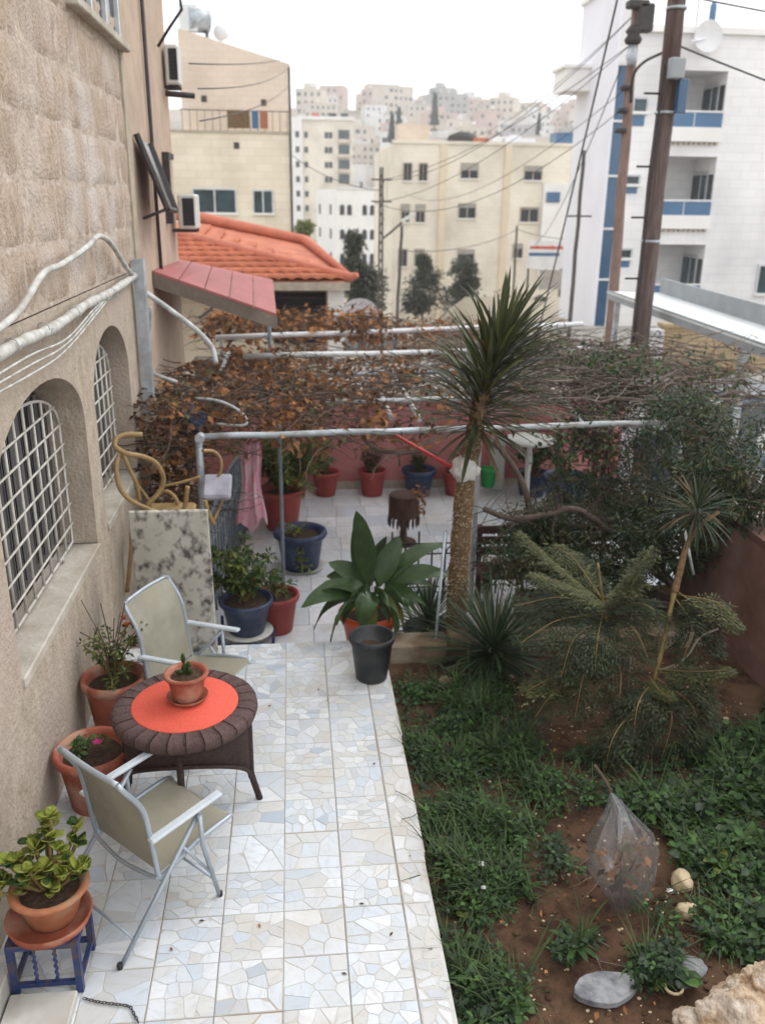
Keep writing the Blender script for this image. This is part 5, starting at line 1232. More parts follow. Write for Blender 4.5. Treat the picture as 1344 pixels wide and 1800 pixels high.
# rosettes of thin leaves
yu = thing('yucca_rosette', 'dark grassy rosette of thin leaves at the foot of the palm trunk', 'plant', (1.62, 6.42, -.1))
sword_head(yu, (0, 0, .05), (.1, -.1, 1), 270, .66, .02, 15, [('lf_dark', 5, 0), ('lf_sword', 2, 0)], (12, 100), .4)
yu2 = thing('fan_plant', 'round clump of thin stiff leaves left of the palm in front of the courtyard', 'plant', (1.22, 7.35, -.44))
g = MB(); g.lathe([(.17, 0), (.24, .2), (.25, .22), (.22, .22), (.2, .17), (0, .17)], 18); put('pot', g, M['blackpot'], yu2)
sword_head(yu2, (0, 0, .2), (0, -.1, 1), 130, .60, .02, 16, [('lf_dark', 3, 0), ('lf_feather', 2, 0), ('lf_sword', 2, 0)], (8, 105), .3)
# stake
for (a, b, lb_) in [(((757, 1215), (782, 935)), 6.6, 'thin pale stake standing left of the palm trunk'), (((1218, 1010), (1202, 930)), 6.4, 'white plastic stake beside the leaning sapling stem')]:
    g = MB(); g.tube([W(a[0][0], a[0][1], y=b), W(a[1][0], a[1][1], y=b+.05)], .013, 6); putw('stake', g, M['pipe_pale'] if 'white' in lb_ else M['galv'], label=lb_, cat='stake')
# ================================================================ POTS
def pot_mesh(r0, r1, h, lip=.02, n=28):
    g = MB(); g.lathe([(r0*.96, 0), (r0, .01), (r0+(r1-r0)*.8, h*.80), (r1-lip*.2, h*.84), (r1+lip*.6, h*.86), (r1+lip, h*.93), (r1+lip*.7, h), (r1-lip*.3, h), (r1-lip, h*.92), (r1-lip*1.4, h*.82), (0, h*.82)], n); return g
def soil_mesh(r, h):
    g = MB(); n = 18; rings = [(.999, 0), (.7, .008), (.35, .014)]
    vs = []; 
    for (k, dz) in rings:
        for i in range(n): a = 2*pi*i/n; vs.append((r*k*cos(a), r*k*sin(a), h+dz+.008*noise.noise(V((cos(a)*k*4, sin(a)*k*4, r*9)))))
    vs.append((0, 0, h+.014)); fs = []
    for j in range(2):
        for i in range(n): fs.append((j*n+i, j*n+(i+1) % n, (j+1)*n+(i+1) % n, (j+1)*n+i))
    for i in range(n): fs.append((2*n+i, 2*n+(i+1) % n, 3*n))
    g.add(vs, fs, True); return g
def pot(label, loc, r0, r1, h, m, lip=.02, cat='flower pot', group=None, saucer=None, soil=True):
    t = thing('flower_pot', label, cat, loc, U(0, 6), group)
    put('pot', pot_mesh(r0, r1, h, lip), M[m], t)
    if soil: put('soil', soil_mesh(r1-lip*1.2, h*.85), M['potsoil'], t)
    if saucer:
        g = MB(); sr, sm_ = saucer; g.lathe([(sr*.8, -.0), (sr, .035), (sr*.97, .037), (sr*.8, .012), (0, .012)], 26); put('saucer', g, M[sm_], t)
        for ch in t.children:
            if not ch.name.startswith('saucer'): ch.location.z += .014
    return t
def bushy(t, c, n, R, leaf, mats, seed, stems=8, zk=1.0, lw=.55):
    """leafy growth in a pot: thin stems, then leaves round their ends"""
    rr = random.Random(seed); g = MB(); lg = [MB() for _ in mats]; c = V(c)
    for k in range(stems):
        a = rr.uniform(0, 6.28); e = V((cos(a)*R*rr.uniform(.2, 1), sin(a)*R*rr.uniform(.2, 1), R*zk*rr.uniform(.5, 1.9)))
        sp = smooth([c, c+e*.5+V((0, 0, R*.15)), c+e], 5); g.tube(sp, [.007*(1-.6*i/len(sp)) for i in range(len(sp))], 5, False)
        for q in range(n//stems):
            p = sp[min(len(sp)-1, int(len(sp)*(1-rr.random()**1.6*.75)))]; d = V((rr.gauss(0, 1), rr.gauss(0, 1), rr.gauss(.2, .6))).normalized()
            mi = rr.choices(range(len(mats)), [m[1] for m in mats])[0]
            lg[mi].leaf(p+d*R*.12*rr.random(), d, leaf*rr.uniform(.6, 1.2), leaf*lw*rr.uniform(.7, 1.1), rr.uniform(0, .7), V((rr.uniform(-.5, .5), rr.uniform(-.5, .5), 1)), 2, .25)
    put('stem', g, M['greenstem'], t)
    for m, l in zip(mats, lg):
        if l.v: put('foliage', l, M[m[0]], t, kind='stuff')
# terracotta pots along the house wall
t = pot('tall terracotta pot with a straggly orange flowering shrub against the house wall', (-1.31, 5.52, 0), .15, .205, .44, 'terra', .025)
bushy(t, (0, 0, .38), 420, .30, .045, [('lf_olive', 3), ('lf_yel', 2), ('lf_green', 2)], 41, 16, .75)
g = MB(); rr = random.Random(2)
for (u, v) in ((217, 1085), (232, 1095), (243, 1090), (222, 1098)): g.blob(V(W(u, v, y=5.7))-t.location, .022, 1, .4, 3, u)
o = put('flower', g, M['flowerred'], t); t.rotation_euler = (0, 0, 0)
g = MB()
for k in range(9): a = k*.9; g.tube([(0, 0, .4), (.05*cos(a), .05*sin(a), .7), (.16*cos(a)-.03, .14*sin(a), .82+.06*(k % 4))], .004, 4)
put('bare_twig', g, M['twig'], t)
t = pot('wide terracotta pot with a magenta flower, behind the near armchair', (-1.29, 4.72, 0), .16, .215, .40, 'terra', .026)
bushy(t, (-.06, .02, .34), 90, .14, .05, [('lf_green', 3), ('lf_weed', 2)], 42, 8, .4)
g = MB(); c = V(W(172, 1305, y=4.70))-t.location; t.rotation_euler = (0, 0, 0)
for k in range(6): g.leaf(c, (cos(k*1.05), sin(k*1.05), .5), .035, .03, .4, segs=2)
put('flower', g, M['flower'], t)
# jade plant on the blue stand
stand = thing('plant_stand', 'low blue painted steel plant stand with twisted bars at the bottom left', 'plant stand', (-1.235, 3.42, 0))
zt = .31
for sx, sy in ((-1, -1), (1, -1), (1, 1), (-1, 1)):
    g = MB(); g.box((sx*.15, sy*.125, zt/2), (.032, .032, zt)); put('leg', g, M['bluesteel'], stand)
for sy in (-1, 1):
    g = MB(); g.box((0, sy*.126, zt-.016), (.267, .030, .032)); put('top_rail', g, M['bluesteel'], stand)
    g = MB(); g.box((0, sy*.126, .06), (.267, .022, .022)); put('lower_rail', g, M['bluesteel'], stand)
    for k in (-.045, .05):
        g = MB(); pts = [(k+.004*cos(i*1.6), sy*.126+.004*sin(i*1.6), .071+(zt-.104)*i/22) for i in range(23)]; g.tube(pts, .008, 5); put('twisted_bar', g, M['bluesteel'], stand)
for sx in (-1, 1):
    g = MB(); g.box((sx*.151, 0, zt-.017), (.030, .217, .032)); put('top_rail', g, M['bluesteel'], stand)
    g = MB(); g.box((sx*.151, 0, .061), (.022, .217, .022)); put('lower_rail', g, M['bluesteel'], stand)
for k in (-.06, .06): g = MB(); g.box((k, 0, zt-.02), (.03, .22, .006)); put('slat', g, M['bluesteel'], stand)
sa = thing('plant_saucer', 'wide terracotta saucer under the jade plant pot on the blue stand', 'saucer', (-1.225, 3.42, zt+.001))
g = MB(); g.lathe([(.15, 0), (.185, .012), (.20, .055), (.19, .057), (.172, .02), (0, .016)], 30); put('dish', g, M['terra'], sa)
t = pot('squat weathered terracotta pot holding a leafy jade plant on the blue stand', (-1.215, 3.44, zt+.019), .115, .165, .19, 'terraold', .022); t.name = 'jade_plant_pot'; t.rotation_euler = (0, 0, 0)
rr = random.Random(6); g = MB(); lgm = {}
k = 0
def jadeleaf(): 
    b = MB(); n = 8; vs = [(0, 0, 0)]
    outl = [(0, 0), (.22, .18), (.34, .42), (.36, .66), (.24, .9), (0, 1)]
    pts = outl + [(-x, y) for x, y in reversed(outl[1:-1])]
    m = len(pts); top = [(x, y, .05+.28*abs(x)) for x, y in pts]; bot = [(x*.92, y*.98, -.02+.28*abs(x)) for x, y in pts]
    b.add(top+bot+[(0, .5, .0)], [(i, (i+1) % m, 2*m) for i in range(m)]+[(i, m+i, m+(i+1) % m, (i+1) % m) for i in range(m)]+[tuple(range(2*m-1, m-1, -1))], True)
    return b.mesh('leaf', [M['lf_jade']])
jl = jadeleaf(); jl2 = jadeleaf(); jl2.materials[0] = M['lf_green']; 
tips = [(-.20, -.02, .24), (-.10, -.07, .27), (-.04, .02, .38), (.02, .10, .50), (.10, .0, .31), (.13, .08, .36), (.04, -.08, .24), (-.16, .06, .28), (.17, .02, .27), (.0, -.02, .30), (-.08, .1, .36), (.08, -.05, .28), (.02, .05, .42), (-.22, -.06, .2), (-.12, .02, .33), (.12, .12, .42), (-.02, .12, .45), (.06, .03, .36), (-.06, -.06, .32), (-.18, .0, .33), (.15, -.04, .3)]
for (x, y, z) in tips:
    g.tube(smooth([(x*.2, y*.2, .15), (x*.7, y*.7, .15+(z-.15)*.6), (x, y, z)], 4), .009, 6)
    for q in range(8):
        a = q*2.4+rr.uniform(-.3, .3); el = rr.uniform(.05, 1.2); d = V((cos(a)*cos(el), sin(a)*cos(el), sin(el)))
        o = put('leaf', jl if rr.random() < .8 else jl2, None, t); s = rr.uniform(.048, .074)
        side = d.cross(V((0, 0, 1))).normalized(); up = side.cross(d)
        o.matrix_local = Matrix.Translation(V((x, y, z-.012*(q % 4)))) @ Matrix((side, d, up)).transposed().to_4x4() @ Matrix.Diagonal((s*1.05, s, s, 1))
put('stem', g, M['greenstem'], t)
# cactus pot on the table
t = pot('small terracotta pot with a prickly cactus in the middle of the round table', (-.685, 4.69, .732), .088, .118, .175, 'terra', .018, saucer=(.125, 'terra')); t.name = 'cactus_pot'; t.rotation_euler = (0, 0, 0)
g = MB()
for (x, y, z, r, sc) in [(-.005, .01, .20, .03, (.8, .5, 1.5)), (-.015, .02, .27, .024, (.6, .5, 1.5)), (.018, 0, .235, .022, (.6, .5, 1.3)), (-.035, .0, .19, .02, (1.2, .7, .7)), (.02, -.01, .20, .022, (.7, .6, 1.3))]: g.blob((x, y, z), r, 2, .15, 2, 1, sc)
put('cactus', g, M['lf_green'], t)
# ================================================================ ROUND TABLE
tb_ = thing('round_table', 'round brown wicker table with an arched apron and thick woven rim', 'table', (-.70, 4.66, 0))
R0, R1m, ns = .315, .435, 26
for k in range(ns):
    a0, a1 = 2*pi*k/ns+.005, 2*pi*(k+1)/ns-.005; g = MB(); sec = [(R0-.02, .685), (R0-.02, .718), (R0+.02, .727), (R1m-.03, .724), (R1m-.004, .708), (R1m, .68), (R1m-.01, .648), (R1m-.05, .645)]
    nn = len(sec); q = []
    for i in range(4):
        a = a0+(a1-a0)*i/3
        q += [(r*cos(a), r*sin(a), z+.0014*((k*7) % 3)) for r, z in sec]
    g.add(q, [(i*nn+j, i*nn+j+1, (i+1)*nn+j+1, (i+1)*nn+j) for i in range(3) for j in range(nn-1)]+[tuple(range(nn)), tuple(range(4*nn-1, 3*nn-1, -1))], True)
    put('rim_segment', g, M['rim'], tb_)
g = MB(); g.lathe([(.0, .69), (R0+.06, .69), (R0+.06, .712), (0, .712)], 40); put('tabletop', g, M['wicker'], tb_)
g = MB(); g.lathe([(.425, .660), (.427, .69), (.40, .70)], 48); put('rim_core', g, M['wicker'], tb_)
lr = .375
for k in range(2):
    g = MB(); n = 44; vs = []
    for i in range(n+1):
        an = pi*k+pi*i/n; c_ = V((lr*cos(an), lr*sin(an), 0)); c2_ = c_*.955; zb = .16+.37*abs(sin(an))**.8
        vs += [c_+V((0, 0, zb)), c_+V((0, 0, .662)), c2_+V((0, 0, .662)), c2_+V((0, 0, zb))]
    g.add(vs, [(i*4+j, (i+1)*4+j, (i+1)*4+(j+1) % 4, i*4+(j+1) % 4) for i in range(n) for j in range(4)], True); put('apron', g, M['wicker'], tb_)
    g = MB(); g.tube([(lr*1.005*cos(pi*k+pi*i/24), lr*1.005*sin(pi*k+pi*i/24), .16+.37*abs(sin(pi*i/24))**.8) for i in range(25)], .012, 6); put('apron_edge', g, M['wicker'], tb_)
for k in range(4):
    a = k*pi/2; p = V((lr*cos(a), lr*sin(a), 0))
    g = MB(); g.tube([p+V((0, 0, .66)), p+V((0, 0, .2)), p*1.03+V((0, 0, .15)), p*1.13+V((0, 0, 0))] if k % 2 == 0 else [p*.97+V((0, 0, .66)), p+V((0, 0, .3)), p*1.06+V((0, 0, 0))], .021, 8); put('leg', g, M['wicker'], tb_)
pm = thing('place_mat', 'round coral red woven mat on the wicker table', 'mat', (-.70, 4.66, .7135))
g = MB(); g.lathe([(0, .0), (.317, .0), (.318, .012), (.312, .0165), (0, .0165)], 60); put('mat', g, M['mat_red'], pm)
# ================================================================ FOLDING ARMCHAIRS
def armchair(label, loc, rz):
    t = thing('folding_armchair', label, 'chair', loc, rz, 'folding garden armchairs')
    hw = .265
    BT, BB = V((0, -.245, .985)), V((0, -.085, .36)); SF = V((0, .385, .42))
    kink = V((0, -.145, .80))
    for s in (-1, 1):
        x = s*hw; f = lambda p, dx=0: V((x+dx, p.y, p.z))
        g = MB(); g.tube(smooth([f(BT, -s*.03), f(BT, -s*.008)+V((0, .012, -.03)), f(kink), V((x, -.115, .62)), f(BB), V((x, -.06, .33))], 5), .0145, 8); put('back_tube', g, M['alu'], t)
        g = MB(); g.tube(smooth([V((x, -.07, .335)), V((x, .15, .40)), f(SF), V((x-s*.02, .425, .40))], 5), .0135, 8); put('seat_tube', g, M['alu'], t)
        g = MB(); xo = x+s*.022; g.tube([V((xo, -.37, .0)), V((xo, -.06, .335)), V((xo, .18, .60))], [.012, .0135, .0135], 8); put('leg', g, M['alu'], t)
        g = MB(); xi = x+s*.046; g.tube([V((xi, .26, 0)), V((xi, .17, .40)), V((xi, .16, .60))], [.012, .0135, .0135], 8); put('leg', g, M['alu'], t)
        g = MB(); g.cbox((xo, .095, .622), (.05, .46, .024), .008, rx=.045); put('armrest', g, M['armrest'], t)
        g = MB(); g.tube([V((xo, -.10, .295)), V((xi, .222, .15))], .009, 6) if 0 else g.tube([V((xo, .055, .46)), V((xi, .225, .17))], .009, 6); put('strut', g, M['alu'], t)
        for (px, py) in ((xo, -.372), (xi, .262)): g = MB(); g.lathe([(.015, 0), (.016, .02), (.013, .03)], 8, (px, py, .0)); put('foot_cap', g, M['black'], t)
    for (y, z) in ((-.275, .105), (.228, .14)):
        g = MB(); w = hw+.022 if y < 0 else hw+.046; g.tube([(-w, y, z), (w, y, z)], .009, 6); put('crossbar', g, M['alu'], t)
    g = MB(); g.tube(smooth([(-hw+.03, BT.y, BT.z), (0, BT.y-.012, BT.z+.004), (hw-.03, BT.y, BT.z)], 6), .0145, 8); put('top_tube', g, M['alu'], t)
    g = MB(); g.tube(smooth([(-hw, -.085, .36), (-hw*.9, -.10, .345), (0, -.125, .335), (hw*.9, -.10, .345), (hw, -.085, .36)], 5), .0115, 7); put('lower_tube', g, M['alu'], t)
    def sheet(curve, nx_=8, sag=.02):
        g = MB(); cv = smooth(curve, 6); q = []; n = len(cv)
        for i, p in enumerate(cv):
            for j in range(nx_+1):
                u = j/nx_*2-1; sg = sag*(1-u*u)*sin(pi*i/(n-1))
                nrm = (cv[min(i+1, n-1)]-cv[max(i-1, 0)]).normalized().cross(V((1, 0, 0)))
                q.append(V((u*(hw-.012), p.y, p.z))+nrm*sg)
        m_ = len(q); up = [a_ for a_ in q]
        g.add(up, [(i*(nx_+1)+j, i*(nx_+1)+j+1, (i+1)*(nx_+1)+j+1, (i+1)*(nx_+1)+j) for i in range(n-1) for j in range(nx_)], True)
        return g
    put('back_sling', sheet([BT+V((0, .004, 0)), kink, V((0, -.11, .60)), BB+V((0, .01, .01))]), M['sling'], t)
    put('seat_sling', sheet([BB+V((0, .015, -.0)), V((0, .14, .392)), SF+V((0, 0, .008)), SF+V((0, .035, -.015))]), M['sling'], t)
    return t
c1 = armchair('silver folding armchair with beige mesh sling, nearest the steps and turned to the table', (-.872, 3.875, 0), radians(-43.8))
c2 = copy_tree(c1); c2.location = (-.86, 5.66, 0); c2.rotation_euler = (0, 0, radians(-117)); c2['label'] = 'silver folding armchair with beige sling on the far side of the table before the slab'
# ================================================================ LEANING SLAB, CANE CHAIRS
sl = MB(); a = V((-1.30, 6.72, .0)); bw = .64
sl.cbox((-.985, 6.50, .67), (.60, .035, 1.36), .006, rx=.12)
putw('marble_slab', sl, M['slabm'], label='tall mould stained marble slab leaning behind the far armchair', cat='slab')
def cane_chair(label, strokes, loc, seat=None):
    t = thing('cane_chair', label, 'chair', loc, 0, 'cane armchairs stacked behind the slab')
    for (nm, pts, y, r) in strokes:
        g = MB(); g.tube(smooth([W(u, v, y=y+dy) for (u, v, dy) in pts], 6), r, 8); putw(nm, g, M['cane'], t)
    if seat:
        g = MB(); g.cbox(seat[0], seat[1], .03, rx=.3); putw('seat', g, M[seat[2]], t)
    return t
cane_chair('cane armchair with a looping yellow frame stacked left behind the leaning slab',
  [('arm_loop', [(250, 764, 0), (222, 764, -.05), (205, 772, -.1), (203, 785, -.15), (222, 797, -.1), (252, 803, 0), (275, 815, .1), (287, 838, .15), (282, 862, .15), (262, 885, .1), (254, 898, .1)], 7.1, .022),
   ('back_loop', [(210, 800, .1), (205, 815, .05), (206, 838, 0), (212, 860, 0), (228, 878, 0), (250, 890, .05), (275, 900, .1)], 7.05, .020),
   ('leg', [(215, 795, 0), (228, 825, 0), (240, 850, 0), (246, 880, 0)], 7.15, .018), ('leg', [(236, 900, .1), (232, 935, .1), (230, 975, .1), (224, 1040, .1)], 7.15, .018), ('leg', [(330, 855, 0), (326, 885, 0), (322, 900, 0)], 7.3, .02),
   ('brace', [(240, 850, 0), (262, 880, .05), (270, 905, .05)], 7.2, .013)], (-1.2, 7.2, 0), ((-1.13, 7.35, .95), (.46, .42, .05), 'cane'))
cane_chair('cane armchair with a pale cushion stacked right behind the leaning slab',
  [('arm_loop', [(276, 866, 0), (295, 864, 0), (308, 875, 0), (315, 892, 0), (316, 905, 0)], 7.5, .018), ('back_loop', [(356, 792, 0), (376, 794, .1), (388, 808, .1), (388, 828, .1), (380, 842, .1)], 7.7, .016),
   ('leg', [(360, 880, 0), (368, 905, 0), (376, 922, 0)], 7.5, .021), ('leg', [(398, 850, .2), (388, 885, .2), (376, 915, .1)], 7.6, .015), ('seat_rail', [(360, 874, 0), (385, 876, .15), (402, 862, .2)], 7.6, .016), ('brace', [(285, 855, 0), (318, 848, 0), (352, 838, 0)], 7.45, .013), ('leg', [(372, 1080, -.3), (366, 1110, -.3), (372, 1128, -.3)], 7.5, .015)], (-.9, 7.6, 0))
g = MB(); g.cbox(W(382, 856, y=7.72), (.26, .3, .07), .02, rx=.5); putw('cushion', g, M['cushion'], label='pale lilac cushion on the stacked cane chair by the pergola post', cat='cushion')
# ================================================================ IRON FENCE, TOWEL
fn = thing('iron_fence', 'grey painted iron fence panel running back along the left side of the courtyard', 'fence', (-.78, 9.4, -.45))
n = 15
for k in range(n+1):
    t_ = k/n; x, y = -.87+.22*t_, 8.15+2.5*t_
    g = MB(); g.tube([(x, y, -.43), (x, y, .62+.12*sin(pi*t_))], .015 if k % 5 else .022, 6); putw('fence_bar' if k % 5 else 'fence_post', g, M['greyiron'], fn)
for zz in (-.25, .35):
    g = MB(); g.tube([(-.87, 8.15, zz), (-.65, 10.65, zz)], .014, 6); putw('rail', g, M['greyiron'], fn)
g = MB(); g.tube(smooth([(-.87+.22*t_/10, 8.15+.25*t_, .62+.12*sin(pi*t_/10)) for t_ in range(11)], 3), .018, 6); putw('top_rail', g, M['greyiron'], fn)
g = MB(); g.tube([(-.86, 8.2, -.35), (-.70, 10.2, .6)], .014, 6); putw('brace', g, M['greyiron'], fn)
g = MB(); q = []; nu, nv = 14, 14
for j in range(nv+1):
    for i in range(nu+1):
        u_ = i/nu; v_ = j/nv; w = .05+.17*v_**.6+.03*sin(v_*8); p = W(432-28*v_+2, 752, y=9.3); 
        q.append((-.47-.05*v_+(u_-.5)*w*1.5, 9.25+.05*sin(u_*14+v_*2)+.035*sin(u_*31-v_*5)+.03*noise.noise(V((u_*4, v_*6, 1))), 1.28-(1.15+.22*noise.noise(V((u_*3, 1, 1))))*v_+.03*sin(u_*9)))
g.add(q, [(j*(nu+1)+i, j*(nu+1)+i+1, (j+1)*(nu+1)+i+1, (j+1)*(nu+1)+i) for j in range(nv) for i in range(nu)], True)
putw('towel', g, M['pinkcloth'], label='pink towel hanging in folds from the pergola above the iron fence', cat='towel')
g = MB(); g.blob(W(338, 745, y=8.55), .12, 3, .8, 2.2, 7, (.9, .5, 1.15)); g.blob(W(328, 728, y=8.55), .07, 3, .8, 2.4, 9, (1.2, .5, .8)); putw('blue_bag', g, M['bluepot'], label='dark blue bag hanging among dry leaves near the pergola corner', cat='bag')
# ================================================================ COURTYARD POTS
ZC = -.45
t = pot('dark navy pot of bushy green growth on a blue stand by the iron fence', (-.50, 7.56, ZC+.16), .17, .24, .34, 'bluepot', .02); bushy(t, (0, 0, .3), 1700, .38, .065, [('lf_green', 4), ('lf_yel', 1.6), ('lf_dark', 1), ('lf_olive', 2)], 51, 26, .75)
g = MB(); g.lathe([(.2, 0), (.25, .03), (.24, .035), (0, .01)], 24, (0, 0, -.03)); put('saucer', g, M['whiteplastic'], t)
s2 = thing('plant_stand', 'small blue steel stand under the dark navy pot by the iron fence', 'plant stand', (-.50, 7.56, ZC))
for sx, sy in ((-1, -1), (1, -1), (1, 1), (-1, 1)):
    g = MB(); g.box((sx*.25, sy*.2, .11), (.028, .028, .22)); put('leg', g, M['bluesteel'], s2)
for sy in (-1, 1): g = MB(); g.box((0, sy*.2, .105), (.47, .026, .026)); put('rail', g, M['bluesteel'], s2)
for sx in (-1, 1): g = MB(); g.box((sx*.25, 0, .104), (.026, .37, .026)); put('rail', g, M['bluesteel'], s2)
t = pot('dark red pot squeezed behind the navy pot by the iron fence', (-.22, 7.86, ZC), .15, .21, .40, 'redpot', .02); bushy(t, (0, 0, .35), 200, .25, .055, [('lf_green', 3), ('lf_olive', 2)], 52, 9, .7)
t = pot('big navy blue pot with a rolled rim in the middle of the courtyard', (.03, 9.42, ZC), .21, .275, .45, 'bluepot', .04, saucer=(.28, 'whiteplastic'))
t.children[0].name; bushy(t, (-.06, .0, .38), 60, .22, .06, [('lf_yel', 2), ('lf_olive', 2)], 53, 6, .5)
g = MB(); rr = random.Random(4)
for k in range(26): g.leaf((.0+rr.gauss(0, .04), -.28+rr.gauss(0, .03), .22+rr.gauss(0, .08)), (rr.gauss(0, 1), -.4, rr.gauss(0, 1)), .07, .045, .4, segs=2)
put('trailing_foliage', g, M['lf_yel'], t, kind='stuff'); t.rotation_euler = (0, 0, 0)
t = pot('large terracotta pot with a yellow green lemon bush behind the big navy pot', (-.20, 10.75, ZC), .20, .28, .55, 'redpot', .04)
bushy(t, (0, 0, .5), 3200, .72, .08, [('lf_yel', 6), ('lf_olive', 3), ('lf_green', 2)], 54, 44, .62)
t = pot('upper terracotta pot stacked behind the lemon bush pot', (-.12, 11.3, ZC+.2), .16, .22, .4, 'terra', .03); bushy(t, (0, 0, .35), 200, .35, .07, [('lf_olive', 3), ('lf_green', 2)], 55, 9, .8)
t = pot('red clay pot against the pink wall, left of the pair', (.42, 12.08, ZC), .14, .19, .36, 'redpot', .02); bushy(t, (0, 0, .3), 160, .22, .06, [('lf_olive', 2), ('lf_drydark', 1)], 56, 8, .8)
t = pot('red clay pot with a dark clipped plant against the pink wall', (1.10, 12.05, ZC), .15, .19, .38, 'redpot', .02); bushy(t, (0, 0, .33), 500, .20, .05, [('lf_drydark', 3), ('lf_dark', 2), ('lf_swordbr', 1)], 57, 16, 1.1)
t = pot('blue pot with short green leaves against the pink wall behind the carved stool', (1.78, 12.0, ZC), .16, .23, .40, 'bluepot', .03); bushy(t, (0, 0, .36), 200, .18, .07, [('lf_green', 3), ('lf_dark', 2)], 58, 9, .8)
t = pot('red pot against the pink wall hidden behind the palm trunk', (2.32, 12.0, ZC), .14, .19, .36, 'redpot', .02); bushy(t, (0, 0, .3), 160, .22, .07, [('lf_drydark', 2), ('lf_dark', 1)], 59, 8, .9)
t = pot('large dark navy tub with leafy stems near the pink pillar', (3.72, 11.2, ZC), .22, .32, .50, 'bluepot', .03); bushy(t, (0, 0, .45), 420, .42, .08, [('lf_dark', 4), ('lf_green', 2)], 60, 14, .9)
t = pot('green plastic bucket beside the white board at the pink wall', (2.80, 11.95, ZC+.12), .09, .13, .28, 'greenp', .012, 'bucket', None, None, False)
g = MB(); g.cbox((2.97, 12.15, ZC+.42), (.22, .05, .84), .02, rx=-.08); putw('white_board', g, M['whiteplastic'], label='narrow white plastic board leaning on the pink wall', cat='board')
t = pot('leafy green potted shrub under the white pedestal dish', (3.45, 11.9, ZC), .18, .25, .34, 'bluepot', .02); bushy(t, (0, 0, .3), 900, .45, .08, [('lf_green', 4), ('lf_dark', 2), ('lf_weed', 2)], 61, 22, .75)
# white pedestal dish
wt = thing('pedestal_table', 'white round dish topped pedestal table in front of the pink wall', 'table', (3.17, 11.2, ZC))
c = W(938, 776, y=11.2); hz = c.z-ZC
g = MB(); g.lathe([(0, hz-.05), (.20, hz-.03), (.32, hz+.00), (.35, hz+.03), (.33, hz+.045), (.15, hz+.06), (0, hz+.065)], 30); put('top', g, M['whiteplastic'], wt)
g = MB(); g.lathe([(.16, 0), (.14, .04), (.05, .1), (.035, .5), (.05, hz-.25), (.03, hz-.03)], 16); put('pedestal', g, M['whiteplastic'], wt)
# carved stool with fringed cloth
cs = thing('carved_stool', 'dark carved pedestal stool with a fringed brown cover in the courtyard', 'stool', (1.32, 10.1, ZC))
tz = W(705, 868, y=10.1).z-ZC
g = MB(); g.lathe([(0, tz), (.17, tz), (.19, tz-.02), (.175, tz-.05)], 24); put('top', g, M['wood'], cs)
g = MB(); nn = 44; q = []
for i in range(nn):
    a = 2*pi*i/nn; k = 1+.04*(i % 2); q += [(.18*k*cos(a), .18*k*sin(a), tz-.03), (.185*k*cos(a), .185*k*sin(a), tz-.28)]
g.add(q, [(2*i, 2*i+1, (2*i+3) % (2*nn), (2*i+2) % (2*nn)) for i in range(nn)], True); put('cover', g, M['wood'], cs)
for i in range(18):
    a = 2*pi*i/18; g = MB(); x, y = .185*cos(a), .185*sin(a); g.tube([(x, y, tz-.27), (x*1.02, y*1.02, tz-.34), (x*1.02, y*1.02, tz-.41)], [.012, .018, .006], 5); put('tassel', g, M['wood'], cs)
g = MB(); g.lathe([(.17, 0), (.16, .03), (.05, .08), (.04, .2), (.085, .3), (.085, .36), (.04, .44), (.045, tz-.05)], 14); put('pedestal', g, M['wood'], cs)
g = MB(); rr = random.Random(14)
for k in range(40): g.leaf((.17+rr.gauss(0, .04), -.05+rr.gauss(0, .05), tz+rr.uniform(-.25, .12)), (rr.gauss(0, 1), rr.gauss(0, 1), rr.gauss(0, 1)), .09, .05, .5, segs=2)
t = putw('dead_leaf_spray', MB().add([(p[0]+1.32, p[1]+10.1, p[2]+ZC) for p in g.v], g.f, True), M['lf_dry'], label='dry brown leaf spray lying over the edge of the carved stool', cat='leaves')
# black wrought iron low fence with hoops
wf = thing('low_iron_fence', 'low black wrought iron fence with hoops behind the broad leaved plant', 'fence', (1.6, 8.6, ZC))
x0, x1, y = 1.0, 2.15, 8.55; z1 = W(765, 955, y=8.55).z
for k in range(9):
    x = x0+(x1-x0)*k/8; g = MB(); g.tube([(x, y, ZC), (x, y, z1+(.14 if k % 2 == 0 else 0))], .011, 6); putw('bar', g, M['blackiron'], wf)
for zz in (ZC+.1, z1-.12, z1):
    g = MB(); g.tube([(x0, y, zz), (x1, y, zz)], .009, 6); putw('rail', g, M['blackiron'], wf)
for k in range(4):
    x = x0+(x1-x0)*(k+.5)/4; g = MB(); g.tube([(x+.13*cos(pi*i/10), y, z1-.11+.10*sin(pi*i/10)) for i in range(11)], .008, 5); putw('hoop', g, M['blackiron'], wf)
# dark wooden bench behind the sapling
bn = thing('wooden_bench', 'dark brown slatted bench half hidden behind the feathery sapling', 'bench', (2.6, 8.2, ZC))
for k in range(4):
    g = MB(); g.cbox((0, -.2+.11*k, .44), (1.5, .09, .03), .006); put('seat_slat', g, M['wood'], bn)
for k in range(3):
    g = MB(); g.cbox((0, .22, .56+.12*k), (1.5, .025, .09), .006); put('back_slat', g, M['wood'], bn)
for sx in (-1, 1):
    for sy in (-.2, .2): g = MB(); g.box((sx*.68, sy, .21), (.06, .05, .42)); put('leg', g, M['wood'], bn)
    g = MB(); g.box((sx*.68, .25, .62), (.05, .03, .46)); put('back_post', g, M['wood'], bn)
g = MB(); q = []
for j in range(13):
    for i in range(19): x = 2.3+i*.11; y = 6.82+j*.10; q.append((x, y, -.17+.03*noise.noise(V((x*3, y*3, 7)))+.012*noise.noise(V((x*11, y*11, 7)))))
